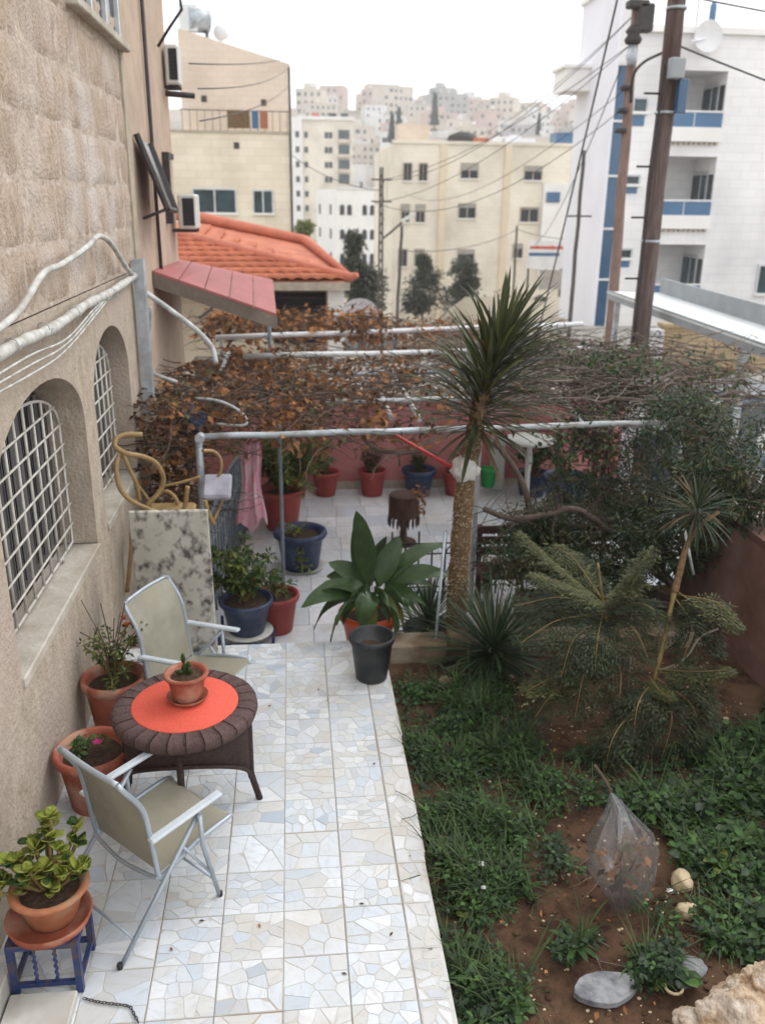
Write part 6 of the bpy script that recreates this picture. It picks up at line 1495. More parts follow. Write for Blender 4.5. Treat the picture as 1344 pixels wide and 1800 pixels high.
g.add(q, [(j*19+i, j*19+i+1, (j+1)*19+i+1, (j+1)*19+i) for j in range(12) for i in range(18)], True); g.bx(2.305, 4.27, 6.825, 8.015, -.44, -.215)
pb = putw('planting_bed', g, M['soil'], kind='structure')
for k in range(6): g = MB(); g.cbox((2.28, 6.9+k*.21, -.30), (.10, .2, .28+.02*(k % 2)), .015); putw('edging_stone', g, M['curbstone'], pb)
# black iron gate panel right, before pale paving
ig = thing('iron_gate', 'black wrought iron gate with scrolls at the right of the courtyard', 'gate', (5.3, 11.4, ZC))
gx0, gx1, gy = 4.75, 6.1, 11.4; z1 = W(1150, 735, y=11.4).z
for k in range(10):
    x = gx0+(gx1-gx0)*k/9; g = MB(); g.tube([(x, gy, ZC), (x, gy, z1)], .014, 6); putw('bar', g, M['blackiron'], ig)
for zz in (ZC+.1, ZC+.55, z1): g = MB(); g.tube([(gx0, gy, zz), (gx1, gy, zz)], .016, 6); putw('rail', g, M['blackiron'], ig)
for k in range(6):
    g = MB(); cx_ = gx0+.12+k*.22; cz = ZC+.8; g.tube([(cx_+(.09-.006*i)*cos(i*.6), gy-.02, cz+(.16-.01*i)*sin(i*.6)) for i in range(14)], .009, 5); putw('scroll', g, M['blackiron'], ig)
g = MB(); g.bx(4.9, 7.4, 12.56, 12.75, -.56, .75); putw('white_wall', g, M['white'], label='low white painted wall showing through the black iron gate', cat='wall')
g = MB(); g.blob(W(1157, 803, y=9.6), .05, 2, .4, 3, 3); putw('magenta_flower', g, M['magenta'] if 'magenta' in M else M.setdefault('magenta', mat('purple_pink_petal', (.42, .04, .38), None, 8, .6)), label='purple pink flower head among dark leaves in front of the iron gate', cat='flower')
# ================================================================ ASPIDISTRA
ap = pot('bright orange plastic pot with a broad leaved plant at the end of the patio', (.615, 6.98, -.30), .17, .245, .46, 'orange', .03); ap.name = 'broad_leaf_plant'; ap.rotation_euler = (0, 0, 0)
g = MB(); g.cbox((.615, 6.98, -.375), (.5, .42, .148), .01); putw('block', g, M['curbstone'], label='rough block under the orange pot beside the patio end', cat='block')
rr = random.Random(19); base = ap.location
def bl(u, v, y, u1, v1, y1, w, droop=.5, m='lf_aspid'):
    p, q = W(u, v, y=y)-base, W(u1, v1, y=y1)-base; d = q-p; L = d.length; dd = (d.normalized()+V((rr.gauss(0, .10), rr.gauss(0, .10), droop*.75+.15))).normalized()
    g = MB(); g.leaf(p, dd, L*1.2, w*1.35, (droop*2.0+.35)*rr.uniform(.8, 1.2), V((rr.uniform(-.5, .5), -.6, 1)), 12, .28, 0, .25, True, .14, rr.uniform(-.7, .7)); put('leaf', g, M[m], ap)
for L_ in [(650, 1040, 7.0, 640, 915, 7.1, .15, .05), (640, 1045, 7.0, 620, 935, 7.05, .13, .0), (655, 1040, 7.0, 642, 930, 7.15, .12, .1), (640, 1050, 6.95, 545, 1038, 6.75, .17, .7), (640, 1055, 6.95, 555, 1060, 6.7, .12, .9),
           (650, 1050, 6.9, 648, 1120, 6.62, .12, 1.6, 'lf_aspid2'), (665, 1050, 6.9, 712, 1030, 6.6, .15, .9), (665, 1040, 7.0, 700, 960, 7.1, .15, .3), (670, 1045, 7.0, 752, 942, 7.2, .13, .5), (675, 1045, 7.0, 778, 985, 7.0, .14, .7),
           (675, 1050, 6.95, 735, 1010, 6.8, .14, .8), (660, 1055, 6.9, 690, 1075, 6.65, .13, 1.2), (640, 1050, 6.9, 600, 1090, 6.7, .12, 1.2), (655, 1050, 7.0, 600, 985, 7.1, .14, .5), (650, 1055, 6.9, 580, 1015, 6.85, .16, .7),
           (668, 1050, 6.9, 705, 1110, 6.6, .09, 1.5, 'lf_aspid2'), (672, 1055, 6.9, 715, 1090, 6.7, .07, 1.2, 'lf_aspid2'), (660, 1040, 7.05, 680, 975, 7.3, .14, .3), (680, 1045, 7.05, 745, 1045, 6.9, .12, 1.0), (645, 1045, 7.05, 665, 955, 7.3, .13, .15),
           (640, 1045, 7.0, 590, 1000, 7.2, .13, .6), (672, 1050, 7.0, 720, 985, 7.2, .13, .6), (650, 1050, 6.85, 625, 1075, 6.6, .14, 1.3), (676, 1055, 6.9, 730, 1062, 6.75, .1, 1.2), (655, 1048, 6.92, 690, 1040, 6.5, .15, 1.3), (642, 1048, 6.95, 600, 1045, 6.55, .15, 1.3), (655, 1055, 6.9, 560, 1085, 6.6, .10, 1.3), (668, 1055, 6.9, 640, 1080, 6.5, .13, 1.4), (668, 1048, 7.1, 770, 1015, 7.2, .13, .9), (650, 1048, 7.1, 575, 985, 7.3, .12, .9)]:
    bl(*L_)
bp = thing('black_pot', 'tall black plastic pot standing at the far right corner of the patio', 'flower pot', (.565, 6.10, 0))
g = MB(); g.lathe([(.118, 0), (.125, .01), (.165, .33), (.178, .335), (.182, .375), (.172, .385), (.160, .375), (.150, .30), (0, .27)], 32, wob=.008); put('pot', g, M['blackpot'], bp)
put('soil', soil_mesh(.148, .28), M['potsoil'], bp)
# ================================================================ GARDEN PLANTS
def frond(parent, pts, w, n, leaf, m, seed, stem=.006, lw=.22, droopy=.3):
    """feathery frond: a curved rib with two rows of fine leaflets, each row made of sprays"""
    rr = random.Random(seed); sp = smooth(pts, 8); mm = len(sp); lg = MB(); 
    lg.cur = 1; lg.tube(sp, [stem*(1-.7*k/mm) for k in range(mm)], 5, False); lg.cur = 0
    for k in range(n):
        t = .12+.88*(k+.5)/n; i = min(mm-2, int(t*(mm-1))); p = sp[i].lerp(sp[i+1], t*(mm-1)-i); d = (sp[i+1]-sp[i]).normalized()
        side = d.cross(V((0, 0, 1)))
        if side.length < .1: side = d.cross(V((0, 1, 0)))
        side.normalize(); wk = w*(sin(pi*min(1, t*.85+.12))**.7)
        for s in (-1, 1):
            dd = (side*s+d*rr.uniform(.3, .7)+V((0, 0, rr.uniform(-.45, .15)-droopy*.3))).normalized(); L = wk*rr.uniform(.75, 1.1)
            nl = max(3, int(L/leaf*1.5))
            for q in range(nl):
                u_ = (q+.6)/nl; pp = p+dd*L*u_-V((0, 0, droopy*L*u_*u_*.4)); sd2 = dd.cross(V((rr.uniform(-.3, .3), rr.uniform(-.3, .3), 1))).normalized()
                for s2 in (-1, 1):
                    lg.lf(pp, (sd2*s2+dd*.7+V((0, 0, rr.uniform(-.4, .2)))).normalized(), leaf*rr.uniform(.7, 1.2), leaf*lw*rr.uniform(.8, 1.3), V((rr.uniform(-.4, .4), rr.uniform(-.4, .4), 1)))
    return putw('frond', lg, [M[m], M['greenstem']], parent)
def P3(l): return [W(u, v, y=y) for (u, v, y) in l]
js = thing('feathery_sapling', 'feathery leaved sapling with drooping olive fronds in the middle of the garden bed', 'sapling', (2.15, 5.75, -.12))
g = MB(); pts = smooth(P3([(1068, 1300, 5.75), (1075, 1200, 5.76), (1068, 1110, 5.8), (1058, 1050, 5.85), (1050, 990, 5.9)]), 6); g.tube(pts, [.016*(1-.5*k/len(pts)) for k in range(len(pts))], 7); putw('stem', g, M['greenstem'], js)
FR = [((1058, 1060, 5.85), (985, 1000, 5.8), (915, 935, 5.7), .20, 'lf_olive'), ((1058, 1055, 5.85), (1010, 985, 6.0), (975, 960, 6.1), .16, 'lf_olive'), ((1060, 1060, 5.85), (1110, 1010, 5.7), (1140, 965, 5.6), .17, 'lf_olive'),
      ((1058, 1070, 5.85), (985, 1050, 5.6), (905, 1065, 5.4), .20, 'lf_feather'), ((1058, 1080, 5.8), (980, 1090, 5.4), (915, 1130, 5.2), .20, 'lf_feather'), ((1060, 1085, 5.8), (1010, 1120, 5.3), (985, 1190, 5.1), .2, 'lf_feather'),
      ((1062, 1080, 5.8), (1120, 1060, 5.5), (1170, 1085, 5.4), .18, 'lf_feather'), ((1064, 1090, 5.8), (1110, 1100, 5.4), (1140, 1160, 5.2), .17, 'lf_feather'), ((1066, 1120, 5.7), (1030, 1170, 5.2), (1010, 1260, 5.0), .2, 'lf_feather'),
      ((1070, 1150, 5.7), (990, 1180, 5.3), (925, 1215, 5.1), .17, 'lf_olive'), ((1070, 1150, 5.7), (980, 1210, 5.2), (940, 1260, 5.05), .15, 'lf_feather'), ((1060, 1060, 5.9), (1040, 1020, 6.1), (1020, 985, 6.2), .16, 'lf_feather'), ((1068, 1130, 5.7), (1090, 1180, 5.3), (1085, 1250, 5.1), .17, 'lf_feather'),
      ((1060, 1070, 5.85), (1000, 1030, 5.5), (940, 1010, 5.3), .19, 'lf_olive'), ((1060, 1070, 5.85), (1100, 1040, 5.6), (1120, 1010, 5.6), .15, 'lf_olive'), ((1060, 1075, 5.8), (1050, 1120, 5.3), (1045, 1180, 5.1), .18, 'lf_feather')]
for k, (a, b, c, w, m) in enumerate(FR): frond(js, P3([a, b, c]), w*1.15, 38, .044, m, 100+k, lw=.28)
ls = thing('leaning_sapling', 'leaning tree sapling with a knotted yellow green stem and spiky brownish crown on the right', 'sapling', (2.6, 5.2, -.1))
g = MB(); pts = smooth(P3([(1100, 1400, 5.1), (1130, 1280, 5.2), (1150, 1190, 5.3), (1172, 1100, 5.4), (1184, 1040, 5.5)]), 6); g.tube(pts, [.019+.003*sin(k*1.4) for k in range(len(pts))], 8); putw('stem', g, M['greenstem'], ls)
g = MB(); pts = smooth(P3([(1184, 1042, 5.5), (1195, 1000, 5.55), (1206, 960, 5.6), (1228, 925, 5.65), (1262, 900, 5.7)]), 6); g.tube(pts, [.028*(1-.5*k/len(pts)) for k in range(len(pts))], 8); putw('upper_stem', g, M['bark'], ls)
g = MB(); g.tube(smooth(P3([(1100, 1290, 5.3), (1102, 1220, 5.35), (1108, 1150, 5.4), (1098, 1120, 5.4)])), .009, 6); g.tube(smooth(P3([(1155, 1180, 5.3), (1200, 1160, 5.2), (1230, 1120, 5.2), (1262, 1105, 5.2)])), .008, 6); putw('branch', g, M['twigpale'], ls)
FR = [((1150, 1175, 5.3), (1210, 1180, 5.2), (1285, 1178, 5.1), .13, 'lf_olive'), ((1155, 1180, 5.3), (1230, 1200, 5.1), (1260, 1270, 5.0), .18, 'lf_feather'), ((1190, 1040, 5.5), (1240, 1080, 5.3), (1270, 1150, 5.2), .18, 'lf_feather'),
      ((1140, 1190, 5.3), (1160, 1215, 5.1), (1180, 1225, 5.0), .06, 'lf_olive'), ((1145, 1200, 5.25), (1120, 1240, 5.0), (1110, 1330, 4.9), .2, 'lf_feather'), ((1150, 1200, 5.25), (1180, 1260, 5.0), (1150, 1370, 4.9), .2, 'lf_feather'), ((1140, 1220, 5.25), (1080, 1290, 4.9), (1060, 1370, 4.85), .18, 'lf_feather'),
      ((1150, 1190, 5.3), (1215, 1240, 5.0), (1230, 1310, 4.95), .18, 'lf_feather'), ((1185, 1050, 5.5), (1215, 1100, 5.3), (1200, 1160, 5.2), .16, 'lf_feather'), ((1190, 1045, 5.5), (1260, 1060, 5.3), (1300, 1100, 5.2), .16, 'lf_olive')]
for k, (a, b, c, w, m) in enumerate(FR): frond(ls, P3([a, b, c]), w*1.1, 40, .046, m, 200+k, lw=.28)
sword_head(ls, W(1222, 905, y=5.68)-ls.location, (.1, -.1, .95), 90, .34, .014, 44, [('lf_feather', 4, 0), ('lf_swordbr', 2, 0), ('lf_dark', 3, 0)], (5, 130), .6)
# big dark shrub on the right
sh = thing('overgrown_shrub', 'big dark overgrown shrub filling the right edge above the brown garden wall', 'shrub', (3.9, 7.4, -.3))
rr = random.Random(77); g = MB(); lgs = [MB(), MB(), MB(), MB()]
lobes = [(1010, 880, 8.4, .4, .35, .32), (950, 925, 7.9, .35, .3, .22), (1130, 900, 8.0, .4, .35, .32), (1310, 830, 6.6, .5, .5, .42), (1255, 760, 7.2, .45, .5, .36), (1310, 880, 6.6, .42, .4, .30), (1230, 800, 7.6, .5, .5, .45), (1180, 880, 7.6, .5, .5, .42), (1110, 850, 8.6, .5, .5, .5), (1040, 760, 9.0, .32, .35, .5), (1160, 760, 9.0, .5, .5, .4), (1090, 930, 7.8, .5, .4, .35), (1190, 720, 8.2, .45, .4, .3), (1250, 860, 6.6, .35, .3, .3), (1215, 950, 6.9, .40, .4, .32), (905, 985, 7.4, .35, .3, .22), (1000, 1005, 7.3, .4, .3, .22), (1100, 1000, 7.2, .4, .3, .25), (1150, 950, 7.2, .4, .4, .35), (1000, 940, 7.8, .45, .4, .3), (940, 950, 7.9, .35, .3, .25), (1070, 880, 8.8, .3, .3, .4)]
root = V((4.2, 7.6, -.3))
for (u, v, y, rx, ry, rz) in lobes:
    c = W(u, v, y=y); g.tube(smooth([root+V((rr.uniform(-.3, .1), rr.uniform(-.2, .2), 0)), root.lerp(c, .5)+V((0, 0, -.1)), c], 6), [.04*(1-.8*k/12) for k in range(13)], 6, False)
    for q in range(54):
        a, z = rr.uniform(0, 6.28), rr.uniform(-1, 1); s = sqrt(1-z*z); k = rr.uniform(.3, 1.05); tip = c+V((rx*s*cos(a)*k, ry*s*sin(a)*k, rz*z*k))
        if q % 2: g.tube([c.lerp(tip, .15), c.lerp(tip, .6)+V((0, 0, -.03)), tip], .006, 4, False)
        mi = rr.choices([0, 1, 2, 3], [5, 2, 1.4, .7])[0]; cr = rr.uniform(.09, .17); 
        for m_ in range(34):
            d = V((rr.gauss(0, 1), rr.gauss(0, 1), rr.gauss(-.1, .8))).normalized(); 
            lgs[mi].lf(tip+d*cr*rr.random()**.7, (d+V((0, 0, -.3))).normalized(), rr.uniform(.045, .085), rr.uniform(.012, .022), V((rr.uniform(-1, 1), rr.uniform(-1, 1), 1)))
putw('branch', g, M['twig'], sh)
for l, m in zip(lgs, ('lf_dark', 'lf_feather', 'lf_olive', 'lf_swordbr')): putw('foliage', l, M[m], sh, kind='stuff')
# ================================================================ WEEDS
rr = random.Random(55)
def inpoly(p, poly):
    c = False; n = len(poly)
    for i in range(n):
        a, b = poly[i], poly[i-1]
        if (a[1] > p[1]) != (b[1] > p[1]) and p[0] < (b[0]-a[0])*(p[1]-a[1])/(b[1]-a[1])+a[0]: c = not c
    return c
def G(u, v): q = W(u, v, z=-.12); return (q.x, q.y)
areas = [([G(705, 1190), G(790, 1195), (1.65, 6.2), G(960, 1330), G(1000, 1420), G(915, 1480), G(945, 1600), G(850, 1640), G(790, 1610), G(755, 1480), G(730, 1330)], 1500, 1),
         ([G(1170, 1330), G(1344, 1290), (3.6, 5.6), (3.5, 3.4), G(1344, 1700), G(1250, 1690), G(1215, 1610), G(1180, 1480), G(1140, 1390)], 1700, 2),
         ([G(1060, 1400), G(1180, 1380), G(1180, 1470), G(1100, 1430)], 150, 2),
         ([G(780, 1640), G(880, 1660), G(930, 1750), G(900, 1810), G(790, 1810)], 130, 3), ([G(1110, 1690), G(1180, 1680), G(1190, 1740), G(1120, 1750)], 110, 3), ([G(960, 1640), G(1050, 1650), G(1040, 1690), G(980, 1690)], 30, 3),
         ([G(1000, 1330), G(1120, 1300), G(1150, 1420), G(1020, 1430)], 120, 3), ([G(940, 1490), G(1000, 1480), G(1010, 1540), G(960, 1560)], 40, 3), ([G(1090, 1580), G(1180, 1590), G(1220, 1690), G(1180, 1670)], 14, 3), ([(.72, 1.9), (.85, 1.9), (.86, 6.2), (.74, 6.2)], 150, 3)]
lg1, lg2, lgg = MB(), MB(), MB()
for (poly, n, kind) in areas:
    x0, x1 = min(p[0] for p in poly), max(p[0] for p in poly); y0, y1 = min(p[1] for p in poly), max(p[1] for p in poly); k = 0; tries = 0
    while k < n and tries < n*12:
        tries += 1; x, y = rr.uniform(x0, x1), rr.uniform(y0, y1)
        if not inpoly((x, y), poly): continue
        dn = noise.noise(V((x*2.6, y*2.6, 8)))
        if dn < -.22 and rr.random() < .8: continue
        k += 1; z = soilz(x, y); b = V((x, y, z)); t = rr.random(); H = (.05+.10*max(0, dn+.35))*rr.uniform(.5, 1.4)
        if t < (.22 if kind == 1 and x < 1.6 else .14):
            for q in range(rr.randint(5, 9)):
                a = rr.uniform(0, 6.28); lgg.leaf(b, (cos(a)*.6, sin(a)*.6, rr.uniform(.6, 1.6)), H*rr.uniform(1.4, 3.0), .008, rr.uniform(.4, 1.3), segs=3, base=.6)
        else:
            l = lg1 if rr.random() < (.62 if kind != 3 else .3) else lg2; big = kind == 2 and rr.random() < .3
            for q in range(rr.randint(5, 10)):
                a = rr.uniform(0, 6.28); r = rr.uniform(0, .055); p = b+V((r*cos(a), r*sin(a), H*rr.uniform(.2, 1.0)))
                L = rr.uniform(.016, .045)*(1.9 if big else 1); l.leaf(p, (cos(a), sin(a), rr.uniform(-.3, .7)), L, L*rr.uniform(.5, .9), rr.uniform(0, .7), V((rr.uniform(-.4, .4), rr.uniform(-.4, .4), 1)), 2, .25, 0, .5)
lgy = MB()
for k in range(260):
    x = rr.uniform(.8, 3.3); y = rr.uniform(2.2, 6.3); a = rr.uniform(0, 6.28); lgy.leaf((x, y, soilz(x, y)+rr.uniform(.01, .03)), (cos(a), sin(a), rr.uniform(-.1, .4)), rr.uniform(.02, .05), rr.uniform(.012, .03), rr.uniform(0, .6), V((rr.uniform(-.5, .5), rr.uniform(-.5, .5), 1)), 2, .3)
putw('fallen_leaves', lgy, M['lf_dry'], kind='stuff')
lgt = MB()
for k in range(70): twig_walk(lgt, (rr.uniform(.9, 3.2), rr.uniform(2.6, 6.3), soilz(1.5, 4)+.03), (rr.uniform(-1, 1), rr.uniform(-1, 1), 0), 5, .035, .003, rr, .4)
putw('fallen_twigs', lgt, M['twigpale'], kind='stuff')
putw('weed_leaves', lg1, M['lf_weed'], kind='stuff'); putw('weed_foliage', lg2, M['lf_dark'], kind='stuff'); putw('grass', lgg, M['lf_grass'], kind='stuff')
# individual weeds one can pick out
def rosette(label, u, v, n, L, w, m, el, seed):
    q = W(u, v, z=-.11); t = thing('weed_rosette', label, 'weed', (q.x, q.y, soilz(q.x, q.y))); r2 = random.Random(seed)
    for k in range(n):
        a = k*2.4+r2.uniform(-.2, .2); g = MB(); g.leaf((0, 0, .03), (cos(a), sin(a), el*r2.uniform(.5, 1.4)), L*r2.uniform(.7, 1.1), w, r2.uniform(.4, 1), segs=5, base=.4); put('leaf', g, M[m], t)
rosette('star shaped weed with long narrow pale leaves standing out of the grass', 868, 1325, 13, .26, .026, 'lf_grass', .9, 1)
rosette('spreading green weed rosette on bare soil left of the flat grey stone', 1010, 1665, 9, .16, .035, 'lf_green', .5, 2)
rosette('broad leaved green weed at the bottom beside the patio kerb', 905, 1760, 8, .11, .06, 'lf_green', .5, 3)
rosette('round leaved weed between the two flat grey stones', 1165, 1700, 7, .09, .075, 'lf_weed', .6, 4)
rosette('round leaved weed beside the pale stone ring', 1203, 1735, 6, .08, .07, 'lf_weed', .7, 5)
rosette('dark weed clump on the soil beside the lower patio kerb', 875, 1690, 14, .10, .016, 'lf_dark', 1.2, 6)
rosette('light green dock like weed right of the pale rounded stones', 1262, 1530, 9, .16, .06, 'lf_yel', .8, 7)
rosette('second light green weed among nettles near the right edge', 1310, 1480, 8, .16, .06, 'lf_green', .9, 8)
# ================================================================ PLASTIC BAG
M['plastic'] = pm_ = bpy.data.materials.new('clear_plastic_film'); pm_.use_nodes = True
n_ = pm_.node_tree; n_.nodes.clear(); o_ = n_.nodes.new('ShaderNodeOutputMaterial'); mx1 = n_.nodes.new('ShaderNodeMixShader'); tr_ = n_.nodes.new('ShaderNodeBsdfTransparent'); gl = n_.nodes.new('ShaderNodeBsdfGlossy'); df = n_.nodes.new('ShaderNodeBsdfDiffuse'); mx2 = n_.nodes.new('ShaderNodeMixShader'); fr_ = n_.nodes.new('ShaderNodeLayerWeight'); mr_ = n_.nodes.new('ShaderNodeMapRange')
gl.inputs['Roughness'].default_value = .12; gl.inputs[0].default_value = (.8, .82, .85, 1); df.inputs[0].default_value = (.42, .43, .47, 1); mx2.inputs[0].default_value = .35; tr_.inputs[0].default_value = (.95, .95, .96, 1)
fr_.inputs['Blend'].default_value = .35; mr_.inputs[3].default_value = .15; mr_.inputs[4].default_value = .58
n_.links.new(fr_.outputs['Facing'], mr_.inputs[0]); n_.links.new(mr_.outputs[0], mx1.inputs[0]); n_.links.new(tr_.outputs[0], mx1.inputs[1]); n_.links.new(gl.outputs[0], mx2.inputs[1]); n_.links.new(df.outputs[0], mx2.inputs[2]); n_.links.new(mx2.outputs[0], mx1.inputs[2]); n_.links.new(mx1.outputs[0], o_.inputs[0])
bg_ = thing('plastic_bag', 'clear plastic bag wrapped round a small plant and hanging loose to the soil', 'bag', W(1090, 1600, z=-.12))
yb = W(1090, 1600, z=-.12).y
axis = [(1072, 1393, .006), (1085, 1415, .035), (1088, 1440, .075), (1090, 1470, .125), (1090, 1495, .150), (1090, 1520, .150), (1093, 1545, .125), (1096, 1565, .092), (1095, 1585, .068), (1090, 1605, .06), (1090, 1622, .055), (1092, 1640, .045)]
g = MB(); q = []; nr = 40
for i, (u, v, r) in enumerate(axis):
    c = W(u, v, y=yb+.03)
    for k in range(nr):
        a = 2*pi*k/nr; f = 1+.13*sin(a*3+i*.35)+.09*sin(a*7+i*.8)+.24*noise.noise(V((cos(a)*1.4, sin(a)*1.4, i*.45)))+.025*noise.noise(V((cos(a)*6, sin(a)*6, i*1.1)))
        q.append(c+V((r*1.24*f*cos(a), r*1.2*f*sin(a)*.75, .02*noise.noise(V((a, i*.5, 2))))))
g.add(q, [(i*nr+k, i*nr+(k+1) % nr, (i+1)*nr+(k+1) % nr, (i+1)*nr+k) for i in range(len(axis)-1) for k in range(nr)], True)
putw('film', g, pm_, bg_)
pl = thing('bagged_plant', 'small brown leaved plant inside the clear plastic bag', 'plant', W(1092, 1560, z=-.12))
g = MB(); lgs = [MB(), MB(), MB()]
g.tube(smooth(P3([(1092, 1620, yb+.03), (1090, 1520, yb+.03), (1075, 1400, yb+.03), (1045, 1345, yb+.05)])), .009, 6)
for k in range(70):
    c = W(rr.uniform(1058, 1140), rr.uniform(1470, 1560), y=yb+rr.uniform(-.05, .1)); lgs[rr.choices([0, 1, 2], [3, 2, 2])[0]].leaf(c, (rr.gauss(0, 1), rr.gauss(0, 1), rr.gauss(0, 1)), .06, .04, .4, segs=2)
g.tube([W(1092, 1560, y=yb+.03), W(1120, 1500, y=yb+.04)], .006, 5); putw('stem', g, M['twig'], pl)
for l, m in zip(lgs, ('lf_dry', 'lf_drydark', 'lf_olive')): putw('leaf', l, M[m], pl, kind='stuff')
# ================================================================ STONES AND SCRAPS
def stone(label, u, v, r, sc, m, seed, z=-.09, sub=3, amp=.25, cat='stone', fr=1.1):
    q = W(u, v, z=z); g = MB(); g.blob(q, r, sub, amp, fr, seed, sc); return putw('stone', g, M[m], label=label, cat=cat)
stone('pale yellow rounded stone, the upper of two at the edge of the weeds', 1197, 1548, .078, (.75, 1.0, .75), 'palestone', 1)
stone('pale yellow rounded stone, the lower of two at the edge of the weeds', 1206, 1602, .066, (.9, .85, .7), 'palestone', 2)
stone('brown stone at the foot of the palm stake', 783, 1200, .07, (1, .8, .85), 'curbstone', 3, -.08)
def flat(label, pts, z0, th, m, holes=0):
    P_ = [W(u, v, z=z0) for u, v in pts]; c = sum((p for p in P_), V((0, 0, 0)))/len(P_); n = len(P_); g = MB()
    sp = []
    for p in smooth(P_+[P_[0]], 6)[:-1]: sp.append(p+V((.005*noise.noise(p*40), .005*noise.noise(p*40+V((5, 0, 0))), 0)))
    m_ = len(sp); top = [p+V((0, 0, .004*noise.noise(p*9))) for p in sp]; ins = [c+(p-c)*.975+V((0, 0, .003)) for p in sp]; bot = [p-V((0, 0, th)) for p in sp]
    g.add(ins+top+bot, [tuple(range(m_-1, -1, -1)) if False else tuple(range(m_))]+[(m_+i, m_+(i+1) % m_, (i+1) % m_, i) for i in range(m_)]+[(2*m_+i, 2*m_+(i+1) % m_, m_+(i+1) % m_, m_+i) for i in range(m_)])
    bm = bmesh.new(); me = bpy.data.meshes.new('flat_stone')
    return putw('flat_stone', g, M[m], label=label, cat='stone')
flat('flat grey broken stone disc lying on bare soil at the bottom', [(1008, 1745), (1030, 1758), (1078, 1764), (1112, 1745), (1118, 1728), (1100, 1712), (1060, 1707), (1028, 1713), (1012, 1728)], -.075, .03, 'greystone')
flat('flat grey broken stone half under weeds beside the big rock', [(1172, 1700), (1200, 1735), (1225, 1725), (1242, 1705), (1228, 1685), (1195, 1678), (1178, 1683)], -.085, .03, 'greystone')
g = MB()
def crag(c, r, sc, seed):
    bm = bmesh.new(); bmesh.ops.create_icosphere(bm, subdivisions=5, radius=1); sv = V((seed, seed*2.3, seed*.7)); vs = []
    for q in bm.verts:
        p = q.co; k = 1+.38*noise.noise(p*1.3+sv)+.26*abs(noise.noise(p*2.6+sv))+.14*abs(noise.noise(p*6+sv))+.05*noise.noise(p*15+sv)+.03*noise.noise(p*32+sv)
        vs.append(V(c)+V((p.x*sc[0], p.y*sc[1], p.z*sc[2]))*r*k)
    g.add(vs, [tuple(v.index for v in f.verts) for f in bm.faces], True); bm.free()
c = W(1312, 1800, z=-.02); crag(c, .22, (1.0, .85, .66), 3); c = W(1352, 1750, z=.03); crag(c, .16, (1, .9, .8), 7); c = W(1235, 1808, z=-.06); crag(c, .12, (1.25, .7, .6), 11)
putw('big_rock', g, M['rock'], label='big rugged beige rock in the bottom right corner', cat='rock')
g = MB(); c = W(1183, 1735, z=-.06); g.tube([c+V((.042*cos(a*.33+1.6), .042*sin(a*.33+1.6), .0)) for a in range(14)], .008, 6); putw('stone_ring', g, M['palestone'], label='pale broken ring lying beside the big rock', cat='ring')
for (u, v, s, lb_, k) in [(849, 1520, .028, 'crumpled white paper scrap on the weeds beside the kerb', 1), (850, 1560, .014, 'tiny white scrap below the crumpled paper', 2), (1176, 1565, .016, 'small white chip left of the upper pale stone', 3)]:
    c = W(u, v, z=-.04); g = MB(); g.blob(c, s, 2, .6, 2.5, k, (1.2, .8, .6), False); putw('paper_scrap', g, M['paper'], label=lb_, cat='litter')
c = W(812, 1612, z=-.09); g = MB(); g.leaf(c, (1, .2, .2), .06, .045, .3); g.leaf(c, (-.5, 1, .2), .05, .04, .3); putw('yellow_leaf', g, M['lf_yel'], label='fallen yellow leaf at the lower edge of the grass by the kerb', cat='leaf')
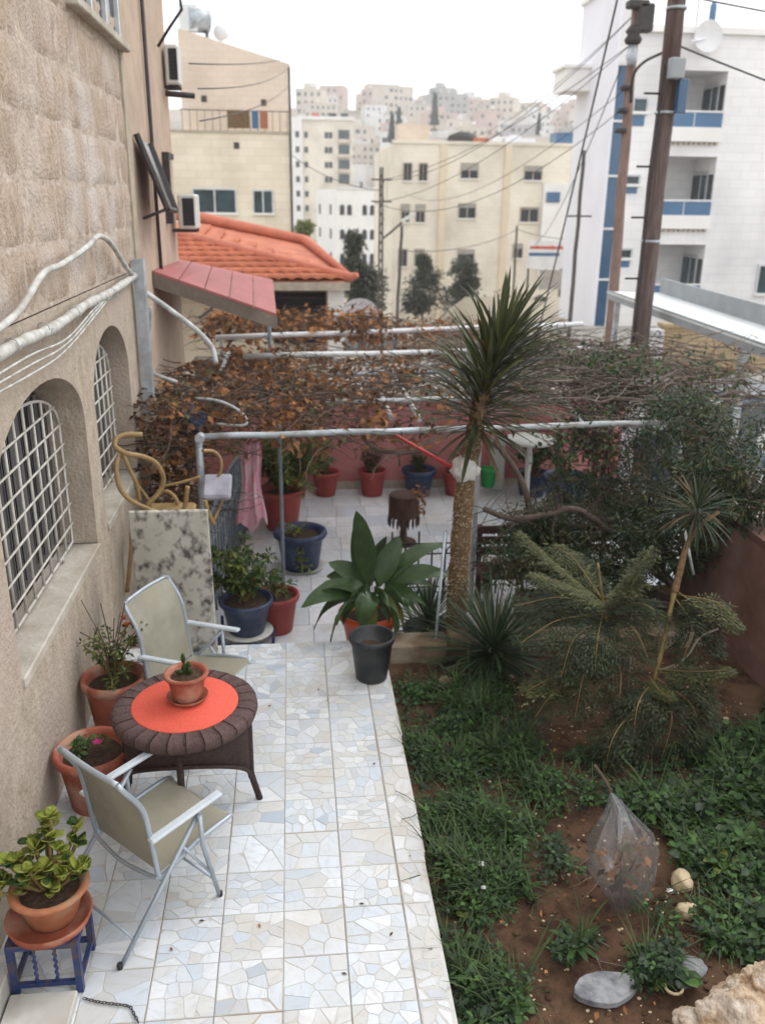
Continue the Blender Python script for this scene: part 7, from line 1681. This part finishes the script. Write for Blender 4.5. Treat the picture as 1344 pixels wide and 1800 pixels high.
# chain on the floor
chn = thing('chain', 'thin dark chain lying on the patio beside the marble step', 'chain', W(200, 1768, z=0))
pts = smooth([(lambda q: V((q.x, q.y, .006)))(W(u, v, z=0)) for u, v in [(150, 1758), (175, 1764), (205, 1768), (228, 1772), (236, 1785), (243, 1798)]], 5)
acc = 0; k = 0; step = .017
cur = pts[0]; i = 0; allp = []
for a, b in zip(pts[:-1], pts[1:]):
    L = (b-a).length; d = acc
    while d < L: allp.append((a.lerp(b, d/L), (b-a).normalized())); d += step
    acc = d-L
for k, (p, d) in enumerate(allp):
    s = d.cross(V((0, 0, 1))) if k % 2 == 0 else V((0, 0, 1)); g = MB(); g.tube([p+d*.0125*cos(a*pi/5)+s*.006*sin(a*pi/5)+V((0, 0, .004)) for a in range(11)], .0022, 5, False); putw('link', g, M['darkmetal'], chn)
# small debris on the patio: dead leaves and rust spots
for k, (u, v) in enumerate([(350, 1620), (472, 1243), (303, 1673), (640, 1590), (690, 1640), (455, 1625), (600, 1712), (655, 1345), (560, 1215)]):
    q = W(u, v, z=0); g = MB(); g.leaf((q.x, q.y, .006), (cos(k), sin(k), .15), .03, .014, .3, segs=2); putw('dead_leaf', g, M['lf_drydark'] if k not in (2, 5) else M['lf_dry'], label=['dead leaf below the near armchair on the patio tiles', 'dead leaf on the tiles right of the round table rim', 'rusty leaf speck on the tiles near the near armchair foot', 'dead leaf in the middle of the front patio tiles', 'dead leaf beside the kerb strip on the front tiles', 'rusty leaf speck in the middle tile column of the patio', 'dead leaf lowest on the patio tiles', 'dead leaf near the kerb halfway along the patio', 'dead leaf in front of the black pot'][k], cat='leaf', group='dead leaves on the patio')
# twigs that hang over the kerb
for k, (pts, lb_) in enumerate([([(695, 1390), (715, 1400), (735, 1415)], 'thin stem arching over the patio kerb, upper one'), ([(737, 1425), (725, 1435), (705, 1440)], 'thin stem arching over the patio kerb, lower one')]):
    g = MB(); g.tube(smooth([W(u, v, z=.02) for u, v in pts]), .003, 4); putw('stem', g, M['twig'], label=lb_, cat='stem')
# ================================================================ HAZE (the far hillside pales)
hz_ = MB(); hz_.bx(-3200, 3200, -80, 3200, -70, 95)
hm_ = bpy.data.materials.new('pale_haze'); hm_.use_nodes = True; hn = hm_.node_tree; hn.nodes.clear(); ho = hn.nodes.new('ShaderNodeOutputMaterial'); pv = hn.nodes.new('ShaderNodeVolumePrincipled')
pv.inputs['Color'].default_value = (.97, .98, 1, 1); pv.inputs['Density'].default_value = .0009; hn.links.new(pv.outputs[0], ho.inputs['Volume'])
putw('haze', hz_, hm_, kind='stuff')
